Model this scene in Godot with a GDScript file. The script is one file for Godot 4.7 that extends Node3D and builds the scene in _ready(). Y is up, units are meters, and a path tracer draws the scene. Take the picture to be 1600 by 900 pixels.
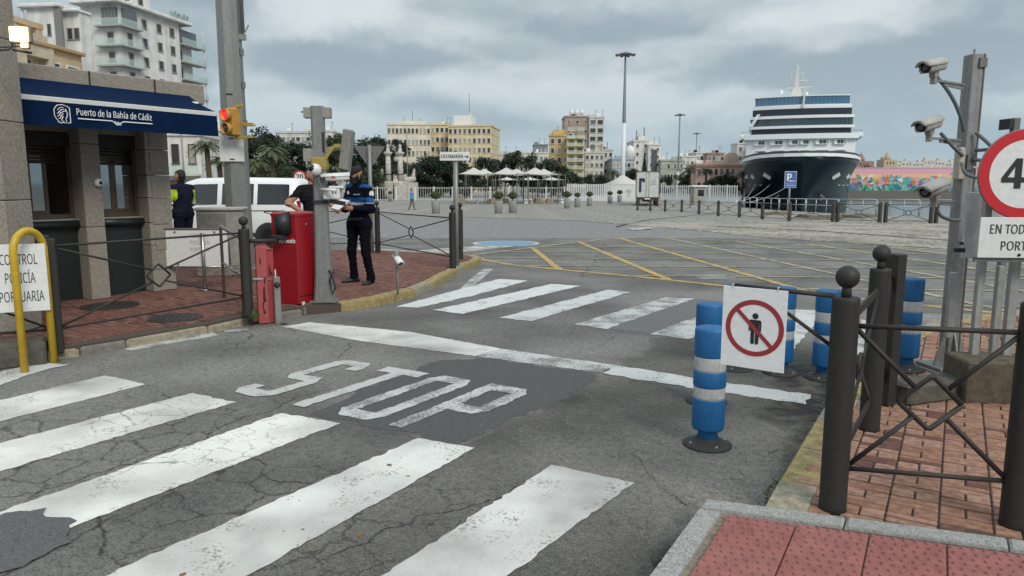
extends Node3D

var R := RandomNumberGenerator.new()
var K := 0.12            # pavement height above the road
var mats := {}
var texs := {}
var used := {}

# ------------------------------------------------------------------ mesh builder
class MB:
	var st := SurfaceTool.new()
	var uv2 := Rect2(0, 0, 1, 1)
	func _init(smooth := false):
		st.begin(Mesh.PRIMITIVE_TRIANGLES)
		st.set_smooth_group(0 if smooth else -1)
	func tri(a: Vector3, b: Vector3, c: Vector3):
		st.add_vertex(a); st.add_vertex(b); st.add_vertex(c)
	func quad(a: Vector3, b: Vector3, c: Vector3, d: Vector3):
		tri(a, b, c); tri(a, c, d)
	func box(c: Vector3, s: Vector3, b := Basis()) -> MB:
		var v := []
		for i in 8:
			v.append(c + b * (s * 0.5 * Vector3(1 if i & 1 else -1, 1 if i & 2 else -1, 1 if i & 4 else -1)))
		for q in [[0, 1, 3, 2], [5, 4, 6, 7], [4, 0, 2, 6], [1, 5, 7, 3], [2, 3, 7, 6], [4, 5, 1, 0]]:
			quad(v[q[0]], v[q[3]], v[q[2]], v[q[1]])
		return self
	func span(a: Vector3, b: Vector3) -> MB:            # box between two corners
		return box((a + b) * 0.5, (b - a).abs())
	func loft(rings: Array, cap0 := true, cap1 := true) -> MB:    # rings of equal length, closed loops
		var n: int = rings[0].size()
		for k in rings.size() - 1:
			for i in n:
				var j := (i + 1) % n
				quad(rings[k][i], rings[k + 1][i], rings[k + 1][j], rings[k][j])
		if cap0: fan(rings[0], true)
		if cap1: fan(rings[-1], false)
		return self
	func fan(r: Array, flip: bool):
		var c := Vector3()
		for p in r: c += p
		c /= r.size()
		for i in r.size():
			var j := (i + 1) % r.size()
			if flip: tri(c, r[i], r[j])
			else: tri(c, r[j], r[i])
	func chbox(c: Vector3, s: Vector3, ch := 0.01, b := Basis()) -> MB:   # box with chamfered edges
		var rings := []
		var h := s * 0.5
		for lv in [[-h.y, ch], [-h.y + ch, 0.0], [h.y - ch, 0.0], [h.y, ch]]:
			var x: float = h.x - lv[1]
			var z: float = h.z - lv[1]
			var k := ch * 0.7
			var ring := []
			for p in [[-x + k, -z], [x - k, -z], [x, -z + k], [x, z - k], [x - k, z], [-x + k, z], [-x, z - k], [-x, -z + k]]:
				ring.append(c + b * Vector3(p[0], lv[0], p[1]))
			rings.append(ring)
		return loft(rings)
	func tube(pts: Array, r, n := 8, cap := true) -> MB:
		var rings := []
		var prev := Vector3.ZERO
		for i in pts.size():
			var t: Vector3
			if i == 0: t = pts[1] - pts[0]
			elif i == pts.size() - 1: t = pts[i] - pts[i - 1]
			else: t = (pts[i + 1] - pts[i]).normalized() + (pts[i] - pts[i - 1]).normalized()
			t = t.normalized()
			var u := prev
			if i == 0:
				u = t.cross(Vector3.UP if absf(t.y) < 0.9 else Vector3.RIGHT).normalized()
			else:
				u = (u - t * u.dot(t)).normalized()
			prev = u
			var w := t.cross(u)
			var rr: float = r[i] if r is Array else r
			var ring := []
			for k in n:
				var a := TAU * k / n
				ring.append(pts[i] + (u * cos(a) + w * sin(a)) * rr)
			rings.append(ring)
		return loft(rings, cap, cap)
	func bar(a: Vector3, b: Vector3, w: float, h: float, up := Vector3.UP) -> MB:   # rectangular bar
		var t := (b - a).normalized()
		if absf(t.dot(up)) > 0.98: up = Vector3.RIGHT
		var u := t.cross(up).normalized()
		var v := u.cross(t).normalized()
		return box((a + b) * 0.5, Vector3(w, h, a.distance_to(b)), Basis(u, v, -t))
	func lathe(prof: Array, n := 16, xf := Transform3D()) -> MB:   # Vector2(radius, height)
		var rings := []
		for p in prof:
			var ring := []
			for k in n:
				var a := TAU * k / n
				ring.append(xf * Vector3(cos(a) * p.x, p.y, -sin(a) * p.x))
			rings.append(ring)
		return loft(rings, prof[0].x > 0.0001, prof[-1].x > 0.0001)
	func ball(c: Vector3, r: float, n := 12, sq := 1.0) -> MB:
		var prof := []
		for i in n / 2 + 1:
			var a := PI * i / (n / 2) - PI / 2
			prof.append(Vector2(maxf(cos(a) * r, 0.0), sin(a) * r * sq))
		return lathe(prof, n, Transform3D(Basis(), c))
	func prism(poly: Array, y0: float, y1: float, xf := Transform3D()) -> MB:   # polygon in x,z raised from y0 to y1
		var pk := PackedVector2Array(poly)
		var ix := Geometry2D.triangulate_polygon(pk)
		for i in range(0, ix.size(), 3):
			var a := pk[ix[i]]; var b := pk[ix[i + 1]]; var c := pk[ix[i + 2]]
			tri(xf * Vector3(a.x, y1, a.y), xf * Vector3(c.x, y1, c.y), xf * Vector3(b.x, y1, b.y))
			tri(xf * Vector3(a.x, y0, a.y), xf * Vector3(b.x, y0, b.y), xf * Vector3(c.x, y0, c.y))
		for i in pk.size():
			var a := pk[i]; var b := pk[(i + 1) % pk.size()]
			quad(xf * Vector3(a.x, y0, a.y), xf * Vector3(a.x, y1, a.y), xf * Vector3(b.x, y1, b.y), xf * Vector3(b.x, y0, b.y))
		return self
	func flat(poly: Array, y: float) -> MB:              # sheet
		var pk := PackedVector2Array(poly)
		var ix := Geometry2D.triangulate_polygon(pk)
		for i in range(0, ix.size(), 3):
			for k in [0, 2, 1]:
				st.set_uv(pk[ix[i + k]])
				st.set_uv2((pk[ix[i + k]] - uv2.position) / uv2.size)
				st.add_vertex(Vector3(pk[ix[i + k]].x, y, pk[ix[i + k]].y))
		return self
	func done() -> ArrayMesh:
		st.generate_normals()
		return st.commit()

func mb(smooth := false) -> MB: return MB.new(smooth)

# ------------------------------------------------------------------ nodes
func numbered(called: String) -> String:
	if not used.has(called):
		used[called] = 0
		return called
	used[called] += 1
	return "%s_%03d" % [called, used[called]]
func thing(called: String, label: String, cat: String, at := Vector3.ZERO, yaw := 0.0, group := "") -> Node3D:
	var o := Node3D.new()
	o.name = numbered(called)
	add_child(o)
	o.position = at
	o.rotation.y = yaw
	tag(o, label, cat, group)
	return o
func tag(o: Node, label: String, cat: String, group := ""):
	o.set_meta("label", label)
	o.set_meta("category", cat)
	if group: o.set_meta("group", group)
func part(parent: Node, called: String, m, mat: Material, at := Vector3.ZERO, yaw := 0.0) -> MeshInstance3D:
	var o := MeshInstance3D.new()
	o.mesh = m.done() if m is MB else m
	o.material_override = mat
	o.name = called if parent != self else numbered(called)
	parent.add_child(o, true)
	o.position = at
	o.rotation.y = yaw
	return o
func struct(called: String, m, mat: Material, label := "") -> MeshInstance3D:
	var o := part(self, called, m, mat)
	o.set_meta("kind", "structure")
	if label: o.set_meta("label", label)
	return o
func dup(o: Node3D, at: Vector3, yaw: float, label: String) -> Node3D:
	var c: Node3D = o.duplicate()
	var base := String(o.name)
	c.name = numbered(base)
	add_child(c)
	c.position = at
	c.rotation.y = yaw
	c.set_meta("label", label)
	return c
func text(parent: Node, words: String, size: float, mat: Material, at: Vector3, turn := Vector3.ZERO, bold := false, called := "lettering", width := 0.0, center := true) -> MeshInstance3D:
	var t := TextMesh.new()
	var f := SystemFont.new()
	f.font_names = PackedStringArray(["Droid Sans"])
	f.font_weight = 700 if bold else 400
	t.font = f
	t.text = words
	t.font_size = 64
	t.pixel_size = size / 46.0          # size is the height of a capital letter
	t.depth = 0.002
	t.curve_step = 2.0
	t.horizontal_alignment = HORIZONTAL_ALIGNMENT_CENTER if center else HORIZONTAL_ALIGNMENT_LEFT
	var o := part(parent, called, t, mat, at)
	o.rotation = turn
	if width > 0.0: o.scale.x = width / maxf(t.get_aabb().size.x, 0.001)
	return o
# yaw that turns local +z towards the direction d
func face(d: Vector3) -> float: return atan2(d.x, d.z)
func face_to(a: Vector3, b: Vector3) -> float: return face(b - a)

# ------------------------------------------------------------------ textures and materials
func C(r: float, g: float, b: float) -> Color: return Color(r, g, b).linear_to_srgb()
func noise(kind: int, freq: float, oct: int, sd: int) -> FastNoiseLite:
	var n := FastNoiseLite.new()
	n.noise_type = kind
	n.frequency = freq
	n.fractal_octaves = oct
	n.seed = sd
	return n
func grey(n: FastNoiseLite, w: int, h: int, seamless := true) -> PackedByteArray:
	var im := n.get_seamless_image(w, h) if seamless else n.get_image(w, h)
	im.convert(Image.FORMAT_L8)
	return im.get_data()
func as_tex(w: int, h: int, d: PackedByteArray, fmt := Image.FORMAT_RGB8) -> ImageTexture:
	return ImageTexture.create_from_image(Image.create_from_data(w, h, false, fmt, d))
# grey textures whose values multiply the colour: lo..1
func grain(kind: String) -> ImageTexture:
	if texs.has(kind): return texs[kind]
	var w := 256
	var a: PackedByteArray
	var b: PackedByteArray
	var lo := 0.7
	var k := 0.5
	match kind:
		"speck":
			w = 512
			a = grey(noise(FastNoiseLite.TYPE_VALUE, 0.3, 2, 3), w, w); b = grey(noise(FastNoiseLite.TYPE_SIMPLEX, 0.02, 4, 4), w, w); lo = 0.3; k = 0.8
		"mottle":
			a = grey(noise(FastNoiseLite.TYPE_SIMPLEX, 0.015, 5, 5), w, w); b = grey(noise(FastNoiseLite.TYPE_VALUE, 0.3, 2, 6), w, w); lo = 0.72; k = 0.7
		"stone":
			w = 512
			a = grey(noise(FastNoiseLite.TYPE_VALUE, 0.35, 3, 7), w, w); b = grey(noise(FastNoiseLite.TYPE_SIMPLEX, 0.012, 4, 8), w, w); lo = 0.35; k = 0.55
		"fine":
			a = grey(noise(FastNoiseLite.TYPE_SIMPLEX, 0.03, 4, 9), w, w); b = grey(noise(FastNoiseLite.TYPE_VALUE, 0.5, 2, 10), w, w); lo = 0.86; k = 0.6
		"streak":
			var n := noise(FastNoiseLite.TYPE_SIMPLEX, 0.03, 4, 11)
			var d0 := PackedByteArray(); d0.resize(w * w)
			for y in w:
				for x in w:
					d0[y * w + x] = int(127 + 100 * n.get_noise_3d(cos(TAU * x / w) * 90.0, sin(TAU * x / w) * 90.0, sin(TAU * y / w) * 8.0))
			a = d0; b = grey(noise(FastNoiseLite.TYPE_SIMPLEX, 0.03, 4, 12), w, w); lo = 0.62; k = 0.65
	var d := PackedByteArray()
	d.resize(w * w)
	for i in w * w:
		var v := (a[i] * k + b[i] * (1.0 - k)) / 255.0
		d[i] = int(255.0 * pow(clampf(lo + (1.0 - lo) * (0.5 + (v - 0.5) * 1.7), 0.0, 1.0), 0.4545))
	texs[kind] = as_tex(w, w, d, Image.FORMAT_L8)
	return texs[kind]
func mat(called: String, col := Color.WHITE, rough := 0.8, metal := 0.0, tex := "", per := 1.0, bump := 0.0) -> StandardMaterial3D:
	if mats.has(called): return mats[called]
	var m := StandardMaterial3D.new()
	m.resource_name = called
	m.albedo_color = col
	m.roughness = rough
	m.metallic = metal
	if tex:
		m.albedo_texture = grain(tex)
		m.uv1_triplanar = true
		m.uv1_world_triplanar = true
		m.uv1_scale = Vector3.ONE * per
		if bump > 0.0:
			m.heightmap_enabled = true
			m.heightmap_texture = grain(tex)
			m.heightmap_scale = bump
	mats[called] = m
	return m
func glass(called: String, col: Color, rough := 0.06) -> StandardMaterial3D:
	var m := mat(called, col, rough)
	m.metallic_specular = 0.6
	return m

func _ready():
	R.seed = 7
	var cam := Camera3D.new()
	cam.name = "camera"
	cam.fov = 43.498
	cam.position = Vector3(0, 1.62, 0)
	cam.rotation.x = deg_to_rad(-8.173)
	cam.near = 0.05
	cam.far = 3000.0
	add_child(cam)
	cam.current = true
	var e := Environment.new()
	e.background_mode = Environment.BG_SKY
	e.tonemap_mode = Environment.TONE_MAPPER_LINEAR
	e.tonemap_exposure = 1.3
	e.sdfgi_enabled = true
	e.ssao_enabled = true
	e.ssil_enabled = true
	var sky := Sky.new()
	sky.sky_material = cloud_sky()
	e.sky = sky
	var we := WorldEnvironment.new()
	we.name = "world_environment"
	we.environment = e
	add_child(we)
	var sun := DirectionalLight3D.new()
	sun.name = "sun"
	sun.light_energy = 0.5
	sun.light_angular_distance = 22.0
	sun.light_color = Color(1.0, 0.97, 0.92)
	sun.shadow_enabled = true
	sun.rotation = Vector3(deg_to_rad(-38), deg_to_rad(30), 0)
	add_child(sun)
	make_ground()
	make_markings()
	make_pavements()
	make_booth()
	make_left_street_things()
	make_people()
	make_van()
	make_right_side()
	make_plaza_things()
	make_port_things()
	make_ship()
	make_far_bank()
	make_city()
	make_trees()

func cloud_sky() -> PanoramaSkyMaterial:
	var w := 1536
	var h := 768
	var n := noise(FastNoiseLite.TYPE_SIMPLEX, 0.75, 6, 21)
	n.domain_warp_enabled = true
	n.domain_warp_amplitude = 0.5
	n.domain_warp_frequency = 0.5
	var n2 := noise(FastNoiseLite.TYPE_SIMPLEX, 0.16, 3, 5)
	var d := PackedFloat32Array()
	d.resize(w * h * 3)
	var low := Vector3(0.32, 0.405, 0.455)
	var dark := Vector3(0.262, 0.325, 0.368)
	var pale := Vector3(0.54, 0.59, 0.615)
	for y in h:
		var el := PI * (0.5 - (y + 0.5) / h)
		for x in w:
			var i := (y * w + x) * 3
			var c := low * 0.55
			if el > -0.02:
				var az := TAU * (x + 0.5) / w
				var s := maxf(sin(el), 0.0)
				var k := cos(el) / (s + 0.22)
				var px := sin(az) * k
				var pz := cos(az) * k
				var v := n.get_noise_2d(px * 1.1, pz * 1.1) * 0.95 + n2.get_noise_2d(px, pz) * 0.55
				v = clampf(0.48 + v * 1.15, 0.0, 1.0)
				v = v * v * (3.0 - 2.0 * v)
				c = dark.lerp(pale, v)
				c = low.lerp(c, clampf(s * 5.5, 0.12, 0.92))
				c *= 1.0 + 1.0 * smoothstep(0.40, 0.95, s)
			d[i] = c.x; d[i + 1] = c.y; d[i + 2] = c.z
	var m := PanoramaSkyMaterial.new()
	m.panorama = ImageTexture.create_from_image(Image.create_from_data(w, h, false, Image.FORMAT_RGBF, d.to_byte_array()))
	return m

# ------------------------------------------------------------------ ground
func gy(d: float) -> float:          # the port plaza falls gently towards the quay
	if d < 25.0: return 0.0
	if d < 60.0: return -0.0157 * (d - 25.0)
	if d < 80.0: return -0.55 - 0.0075 * (d - 60.0)
	return -0.7
# a sheet that follows the slope: the polygon is cut at the breaks of the slope
func slope_sheet(poly: Array, off: float, uv2 := Rect2(0, 0, 1, 1)) -> MB:
	var b := mb()
	var z := [60.0, -25.0, -60.0, -80.0, -2500.0]
	for k in 4:
		var band := PackedVector2Array([Vector2(-3000, z[k]), Vector2(3000, z[k]), Vector2(3000, z[k + 1]), Vector2(-3000, z[k + 1])])
		for p in Geometry2D.intersect_polygons(PackedVector2Array(poly), band):
			var ix := Geometry2D.triangulate_polygon(p)
			for i in range(0, ix.size(), 3):
				for q in [0, 2, 1]:
					var v := p[ix[i + q]]
					b.st.set_uv(v)
					b.st.set_uv2((v - uv2.position) / uv2.size)
					b.st.add_vertex(Vector3(v.x, gy(-v.y) + off, v.y))
	return b
# wear, stains and cracks of the carriageway inside the rectangle r, w pixels wide
func road_wear(r: Rect2, w: int) -> ImageTexture:
	var h := int(w * r.size.y / r.size.x)
	var step := r.size.x / w
	var fine := noise(FastNoiseLite.TYPE_SIMPLEX, 0.5, 5, 31)
	var n := noise(FastNoiseLite.TYPE_CELLULAR, 3.4, 1, 32)
	n.cellular_return_type = FastNoiseLite.RETURN_DISTANCE2_SUB
	n.domain_warp_enabled = true
	n.domain_warp_amplitude = 0.16
	n.domain_warp_frequency = 2.2
	var big := noise(FastNoiseLite.TYPE_SIMPLEX, 0.18, 4, 33)
	var d := PackedByteArray()
	d.resize(w * h * 3)
	for y in h:
		var z := r.position.y + step * y
		for x in w:
			var X := r.position.x + step * x
			var i := (y * w + x) * 3
			var e := big.get_noise_2d(X, z)
			var v := 0.76 + fine.get_noise_2d(X, z) * 0.32 + e * 0.22
			var brown := 0.0
			var across := X * 0.85 + z * 0.53
			# the strip by the blue posts was laid in a browner, darker mix
			if z > -7.4 + e * 0.4:
				var strip := smoothstep(-2.66, -2.56, across + 0.2 * fine.get_noise_2d(X * 2.0, z * 2.0))
				v -= 0.19 * strip
				brown = 0.45 * strip
			# paler strips where wheels have polished the stone
			v += sin((across + e * 0.5) * 3.4) * 0.03
			# crack net where the surface has broken up
			var area := clampf(1.35 - Vector2((X + 1.75) * 0.8, z + 3.7).length() * 0.85 + e * 1.4, 0.0, 1.0)
			area = maxf(area, clampf(0.8 - Vector2(X - 3.4, z + 12.0).length() * 0.6 + e, 0.0, 0.6))
			area = maxf(area, clampf(e * 2.6 - 0.8, 0.0, 0.5))
			if area > 0.05:
				var c := n.get_noise_2d(X, z) + 1.0
				var t := 0.085 * area + 0.006
				if c < t: v *= lerpf(0.3, 0.9, c / t)
			# gritty brown dirt along the right-hand kerb, its edge ragged
			var kd := across + 1.12 - 0.6 * e
			if kd > 0.0 and z > -6.4 and X < 3.2 and X > 0.6:
				brown = clampf(0.45 + kd * 9.0, 0.0, 1.0)
				v -= (0.2 + 0.34 * fine.get_noise_2d(X * 9.0, z * 9.0)) * clampf(kd * 9.0, 0.0, 1.0)
			# grey film of dried washing water round the blue posts, with a pale rim
			var f := Vector2(X - 1.35, (z + 4.9) * 0.55).length() + e * 0.5 + fine.get_noise_2d(X * 1.6, z * 1.6) * 0.42
			if kd < 0.05:
				if f < 0.6: v += 0.07
				elif f < 0.63: v += 0.13
			v = pow(clampf(v, 0.1, 1.0), 0.4545)
			d[i] = int(255 * v)
			d[i + 1] = int(255 * v * (0.992 - 0.03 * brown))
			d[i + 2] = int(255 * v * (0.98 - 0.07 * brown))
	# long cracks and joints
	for line in road_cracks():
		var p: Array = line[1]
		for k in p.size() - 1:
			var m := int(p[k].distance_to(p[k + 1]) / (step * 0.5))
			for q in m:
				var v: Vector2 = p[k].lerp(p[k + 1], float(q) / m)
				v += Vector2(fine.get_noise_2d(v.x * 3.0, v.y * 3.0), fine.get_noise_2d(v.y * 3.0 + 99.0, v.x * 3.0)) * 0.09
				var x := int((v.x - r.position.x) / step)
				var y := int((v.y - r.position.y) / step)
				var wd: int = line[0] + (1 if fine.get_noise_2d(v.x * 8.0, v.y * 8.0) > 0.1 else 0)
				for dx in wd:
					if x + dx < 0 or x + dx >= w or y < 0 or y >= h: continue
					var i := (y * w + x + dx) * 3
					for c in 3: d[i + c] = maxi(62, int(d[i + c] * 0.8))
	return as_tex(w, h, d)
func road_cracks() -> Array:
	return [
		[2, [Vector2(-2.688, -3.597), Vector2(-2.399, -3.848), Vector2(-1.995, -4.407), Vector2(-1.973, -4.675), Vector2(-1.515, -5.524)]], [1, [Vector2(-3.503, -6.005), Vector2(-2.116, -5.066), Vector2(-1.957, -4.977)]], [1, [Vector2(-1.973, -4.675), Vector2(-2.116, -5.066)]],
		[2, [Vector2(-1.748, -4.294), Vector2(-1.376, -3.894), Vector2(-1.023, -3.719), Vector2(-0.767, -3.41)]], [2, [Vector2(-2.086, -2.815), Vector2(-2.016, -3.146), Vector2(-1.918, -3.41)]], [2, [Vector2(-2.229, -3.558), Vector2(-1.872, -3.208), Vector2(-1.828, -2.972), Vector2(-1.524, -2.815)]],
		[1, [Vector2(-2.352, -7.318), Vector2(-1.623, -7.474), Vector2(-0.637, -7.024), Vector2(0.602, -6.624)]], [1, [Vector2(-2.208, -7.168), Vector2(-2.542, -8.362)]], [2, [Vector2(-1.685, -6.624), Vector2(-1.623, -7.637)]],
		[1, [Vector2(-1.296, -9), Vector2(0, -8.245), Vector2(1.623, -7.806), Vector2(2.286, -6.624)]], [1, [Vector2(0.772, -8.565), Vector2(2.404, -10.304), Vector2(3.446, -9.583)]], [1, [Vector2(0.764, -7.024), Vector2(1.105, -7.637), Vector2(1.285, -7.474)]],
		[1, [Vector2(1.185, -12.63), Vector2(1.611, -14.453), Vector2(2.579, -20.04)]], [1, [Vector2(4.065, -11.647), Vector2(5.763, -12.902), Vector2(9.06, -16.42)]], [1, [Vector2(-0.465, -5.066), Vector2(0.759, -5.943), Vector2(1.564, -6.624)]],
		[1, [Vector2(0.889, -20.04), Vector2(1.913, -23.989), Vector2(5.665, -35.634)]], [2, [Vector2(-0.844, -2.972), Vector2(-0.604, -3.208), Vector2(-0.32, -3.41), Vector2(0.104, -3.719)]], [1, [Vector2(-1.334, -3.146), Vector2(-1.191, -3.34), Vector2(-0.767, -3.41)]], [1, [Vector2(0.794, -4.294), Vector2(0.815, -3.637), Vector2(0.848, -3.483)]],
	]
const NEAR := Rect2(-5, -9, 10, 7)
const FAR := Rect2(-7, -22, 17, 13)
func corners(r: Rect2) -> Array: return [r.position, Vector2(r.end.x, r.position.y), r.end, Vector2(r.position.x, r.end.y)]
func worn(m: StandardMaterial3D, t: Texture2D):
	m.detail_enabled = true
	m.detail_blend_mode = BaseMaterial3D.BLEND_MODE_MUL
	m.detail_uv_layer = BaseMaterial3D.DETAIL_UV_2
	m.detail_albedo = t
	texs[m.resource_name] = t
func make_ground():
	var asphalt := mat("asphalt", C(0.3, 0.294, 0.28), 0.88, 0.0, "speck", 1.1, 0.5)
	var far_road: StandardMaterial3D = asphalt.duplicate()
	worn(asphalt, road_wear(NEAR, 1536))
	worn(far_road, road_wear(FAR, 1000))
	var plain := mat("asphalt_far", C(0.31, 0.305, 0.293), 0.9, 0.0, "speck", 0.28, 0.3)
	# the carriageway by the gate, in two sheets
	struct("road", slope_sheet(corners(NEAR), 0.0, NEAR), asphalt)
	struct("road", slope_sheet(corners(FAR), 0.0, FAR), far_road)
	# the rest of the ground: one sheet out to the horizon with the dock basin left open
	var basin := PackedVector2Array(basin_outline())
	var b := mb()
	var rest := [PackedVector2Array([Vector2(-1500, 60), Vector2(-7, 60), Vector2(-7, -2200), Vector2(-1500, -2200)]),
		PackedVector2Array([Vector2(-7, 60), Vector2(10, 60), Vector2(10, -2), Vector2(-7, -2)]), PackedVector2Array([Vector2(-7, -2), Vector2(-5, -2), Vector2(-5, -9), Vector2(-7, -9)]), PackedVector2Array([Vector2(5, -2), Vector2(10, -2), Vector2(10, -9), Vector2(5, -9)]),
		PackedVector2Array([Vector2(-7, -22), Vector2(10, -22), Vector2(10, -2200), Vector2(-7, -2200)]),
		PackedVector2Array([Vector2(10, 60), Vector2(1500, 60), Vector2(1500, -150), Vector2(10, -150)]),
		PackedVector2Array([Vector2(10, -150), Vector2(1500, -150), Vector2(1500, -2200), Vector2(10, -2200)])]
	for r in rest:
		for p in Geometry2D.clip_polygons(r, basin):
			b.st.append_from(slope_sheet(Array(p), 0.0).done(), 0, Transform3D())
	var g := struct("ground", b, plain)
	# quay walls round the basin
	var qw := mb()
	for i in basin.size():
		var p := basin[i]; var q := basin[(i + 1) % basin.size()]
		var n := 6
		for k in n:
			var u := p.lerp(q, float(k) / n); var v := p.lerp(q, float(k + 1) / n)
			qw.quad(Vector3(u.x, gy(-u.y), u.y), Vector3(v.x, gy(-v.y), v.y), Vector3(v.x, -6, v.y), Vector3(u.x, -6, u.y))
	struct("quay_wall", qw, mat("old_stone", C(0.2, 0.19, 0.165), 0.9, 0.0, "stone", 0.5, 2.0))
	var wm := mat("water", C(0.16, 0.24, 0.26), 0.15)
	var wn := noise(FastNoiseLite.TYPE_SIMPLEX, 0.02, 4, 77)
	wm.heightmap_enabled = true
	wm.heightmap_texture = as_tex(256, 256, grey(wn, 256, 256), Image.FORMAT_L8)
	wm.heightmap_scale = 12.0
	wm.uv1_triplanar = true
	wm.uv1_world_triplanar = true
	wm.uv1_scale = Vector3.ONE * 0.12
	struct("water", mb().flat(basin_outline(), -4.3), wm)
	# cobbled plaza
	var cob := cobble_material()
	var edge := [Vector2(12.012, -16.878), Vector2(7.793, -21.97), Vector2(3.175, -35.928), Vector2(-8.543, -48.393)]
	var poly := [Vector2(40, 8), edge[0], edge[1], edge[2], edge[3], Vector2(-40, -52), Vector2(-60, -110), Vector2(20, -110)] + plaza_quay()
	struct("plaza", slope_sheet(poly, 0.012), cob)
	make_setts(poly)
	# dark drain strip along the plaza edge
	var dr := [Vector2(13.36, -18.798), Vector2(10.13, -25.419), Vector2(8.086, -28.555)]
	var strip := []
	for p in dr: strip.append(p)
	for k in [2, 1, 0]: strip.append(dr[k] + Vector2(0.12, -0.28))
	struct("drain_strip", slope_sheet(strip, 0.035), mat("drain", C(0.1, 0.1, 0.098), 0.85, 0.0, "speck", 2.0))
	var rail := [Vector2(4.043, -28.555), Vector2(6.509, -35.928), Vector2(14.683, -51.995)]
	for k in 2:
		struct("crane_rail", slope_sheet([rail[k], rail[k + 1], rail[k + 1] + Vector2(0.12, 0.05), rail[k] + Vector2(0.12, 0.05)], 0.03), mats["drain"])
func plaza_quay() -> Array:
	return [Vector2(25.782, -88.698), Vector2(22.383, -71.933), Vector2(22.564, -50.129), Vector2(27.522, -38.94)] + [Vector2(70, -30)]
func basin_outline() -> Array:
	var q := plaza_quay()
	return [Vector2(105, -330), Vector2(130, -330), Vector2(130, -262), Vector2(620, -262), Vector2(620, -20), Vector2(70, -30.3), q[3] + Vector2(0.2, -0.3), q[2] + Vector2(0.2, -0.3), q[1] + Vector2(0.2, -0.3)]
func cobble_material() -> StandardMaterial3D:
	# setts too far off to be told apart: colour and relief only
	var m := mat("far_setts", C(0.64, 0.6, 0.53), 0.85)
	var w := 512
	var d := PackedByteArray(); d.resize(w * w)
	var r := RandomNumberGenerator.new(); r.seed = 3
	d.fill(60)
	for j in 32:
		for i in 16:
			var v := r.randi_range(130, 235)
			var o := 16 * (j % 2)
			for y in range(j * 16 + 2, j * 16 + 15):
				for x in range(i * 32 + 2, i * 32 + 31):
					d[y * w + (x + o) % w] = clampi(v + r.randi_range(-18, 18), 0, 255)
	m.albedo_texture = as_tex(w, w, d, Image.FORMAT_L8)
	m.uv1_triplanar = true
	m.uv1_world_triplanar = true
	m.uv1_scale = Vector3.ONE * 0.3
	return m
func make_setts(poly: Array):
	# the setts near enough to tell apart
	var m := mb()
	m.chbox(Vector3(0, -0.02, 0), Vector3(0.125, 0.08, 0.2), 0.014)
	var mesh := m.done()
	mesh.surface_set_material(0, vertex_tinted("sett", C(0.45, 0.43, 0.395), 0.8))
	var mm := MultiMesh.new()
	mm.transform_format = MultiMesh.TRANSFORM_3D
	mm.use_colors = true
	mm.mesh = mesh
	var at := []
	var pk := PackedVector2Array(poly)
	var ux := Vector2(0.78, 0.62)
	var uz := Vector2(-0.62, 0.78)
	for j in range(-190, 40):
		for i in range(-120, 330):
			var p := Vector2(9, -22) + ux * (i * 0.139 + (0.07 if j % 2 else 0.0)) + uz * (j * 0.215)
			if p.y > -15.0 or p.y < -33.0 or absf(p.x) > -p.y * 0.74 + 0.5: continue
			if not Geometry2D.is_point_in_polygon(p, pk): continue
			at.append(p)
	mm.instance_count = at.size()
	var n := noise(FastNoiseLite.TYPE_SIMPLEX, 0.25, 3, 9)
	for k in at.size():
		var p: Vector2 = at[k]
		var b := Basis(Vector3.UP, -ux.angle() + R.randf_range(-0.05, 0.05)) * Basis(Vector3.RIGHT, R.randf_range(-0.03, 0.03))
		mm.set_instance_transform(k, Transform3D(b, Vector3(p.x, gy(-p.y) + 0.008 + R.randf_range(-0.006, 0.006), p.y)))
		var v := 0.62 + 0.22 * n.get_noise_2d(p.x, p.y) + R.randf_range(-0.16, 0.16)
		mm.set_instance_color(k, Color(v, v * 0.96, v * 0.88))
	var o := MultiMeshInstance3D.new()
	o.name = "setts"
	o.multimesh = mm
	o.set_meta("kind", "stuff")
	o.set_meta("label", "pale stone setts paving the plaza beyond the road")
	add_child(o)
func vertex_tinted(called: String, col := Color.WHITE, rough := 0.8) -> StandardMaterial3D:
	var m := mat(called, col, rough)
	m.vertex_color_use_as_albedo = true
	return m

# ------------------------------------------------------------------ painted markings
func paint(called: String, col: Vector3, wear: float, crack: float, sd: int) -> StandardMaterial3D:
	# road paint: speckled where it has worn through to the asphalt, split by cracks
	if mats.has(called): return mats[called]
	var w := 768
	var a := grey(noise(FastNoiseLite.TYPE_SIMPLEX, 0.006, 4, sd), w, w)
	var b := grey(noise(FastNoiseLite.TYPE_VALUE, 0.3, 3, sd + 1), w, w)
	var d := PackedByteArray(); d.resize(w * w * 3)
	var road := Vector3(0.17, 0.165, 0.155)
	for i in w * w:
		var big := a[i] / 255.0
		var t := clampf((b[i] / 255.0 - 0.5) * 2.4 + 0.42 + (wear - 0.5) * 2.4 + (big - 0.5) * 1.8, 0.0, 1.0)
		var k := col * (0.76 + 0.16 * big + 0.16 * b[i] / 255.0)
		k = k.lerp(road, t)
		var s := Color(k.x, k.y, k.z).linear_to_srgb()
		d[i * 3] = int(s.r * 255); d[i * 3 + 1] = int(s.g * 255); d[i * 3 + 2] = int(s.b * 255)
	var m := mat(called, Color.WHITE, 0.7)
	m.albedo_texture = as_tex(w, w, d)
	m.uv1_triplanar = true
	m.uv1_world_triplanar = true
	m.uv1_scale = Vector3.ONE * 0.42
	if crack > 0.0: worn(m, texs["asphalt"])
	return m
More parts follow.
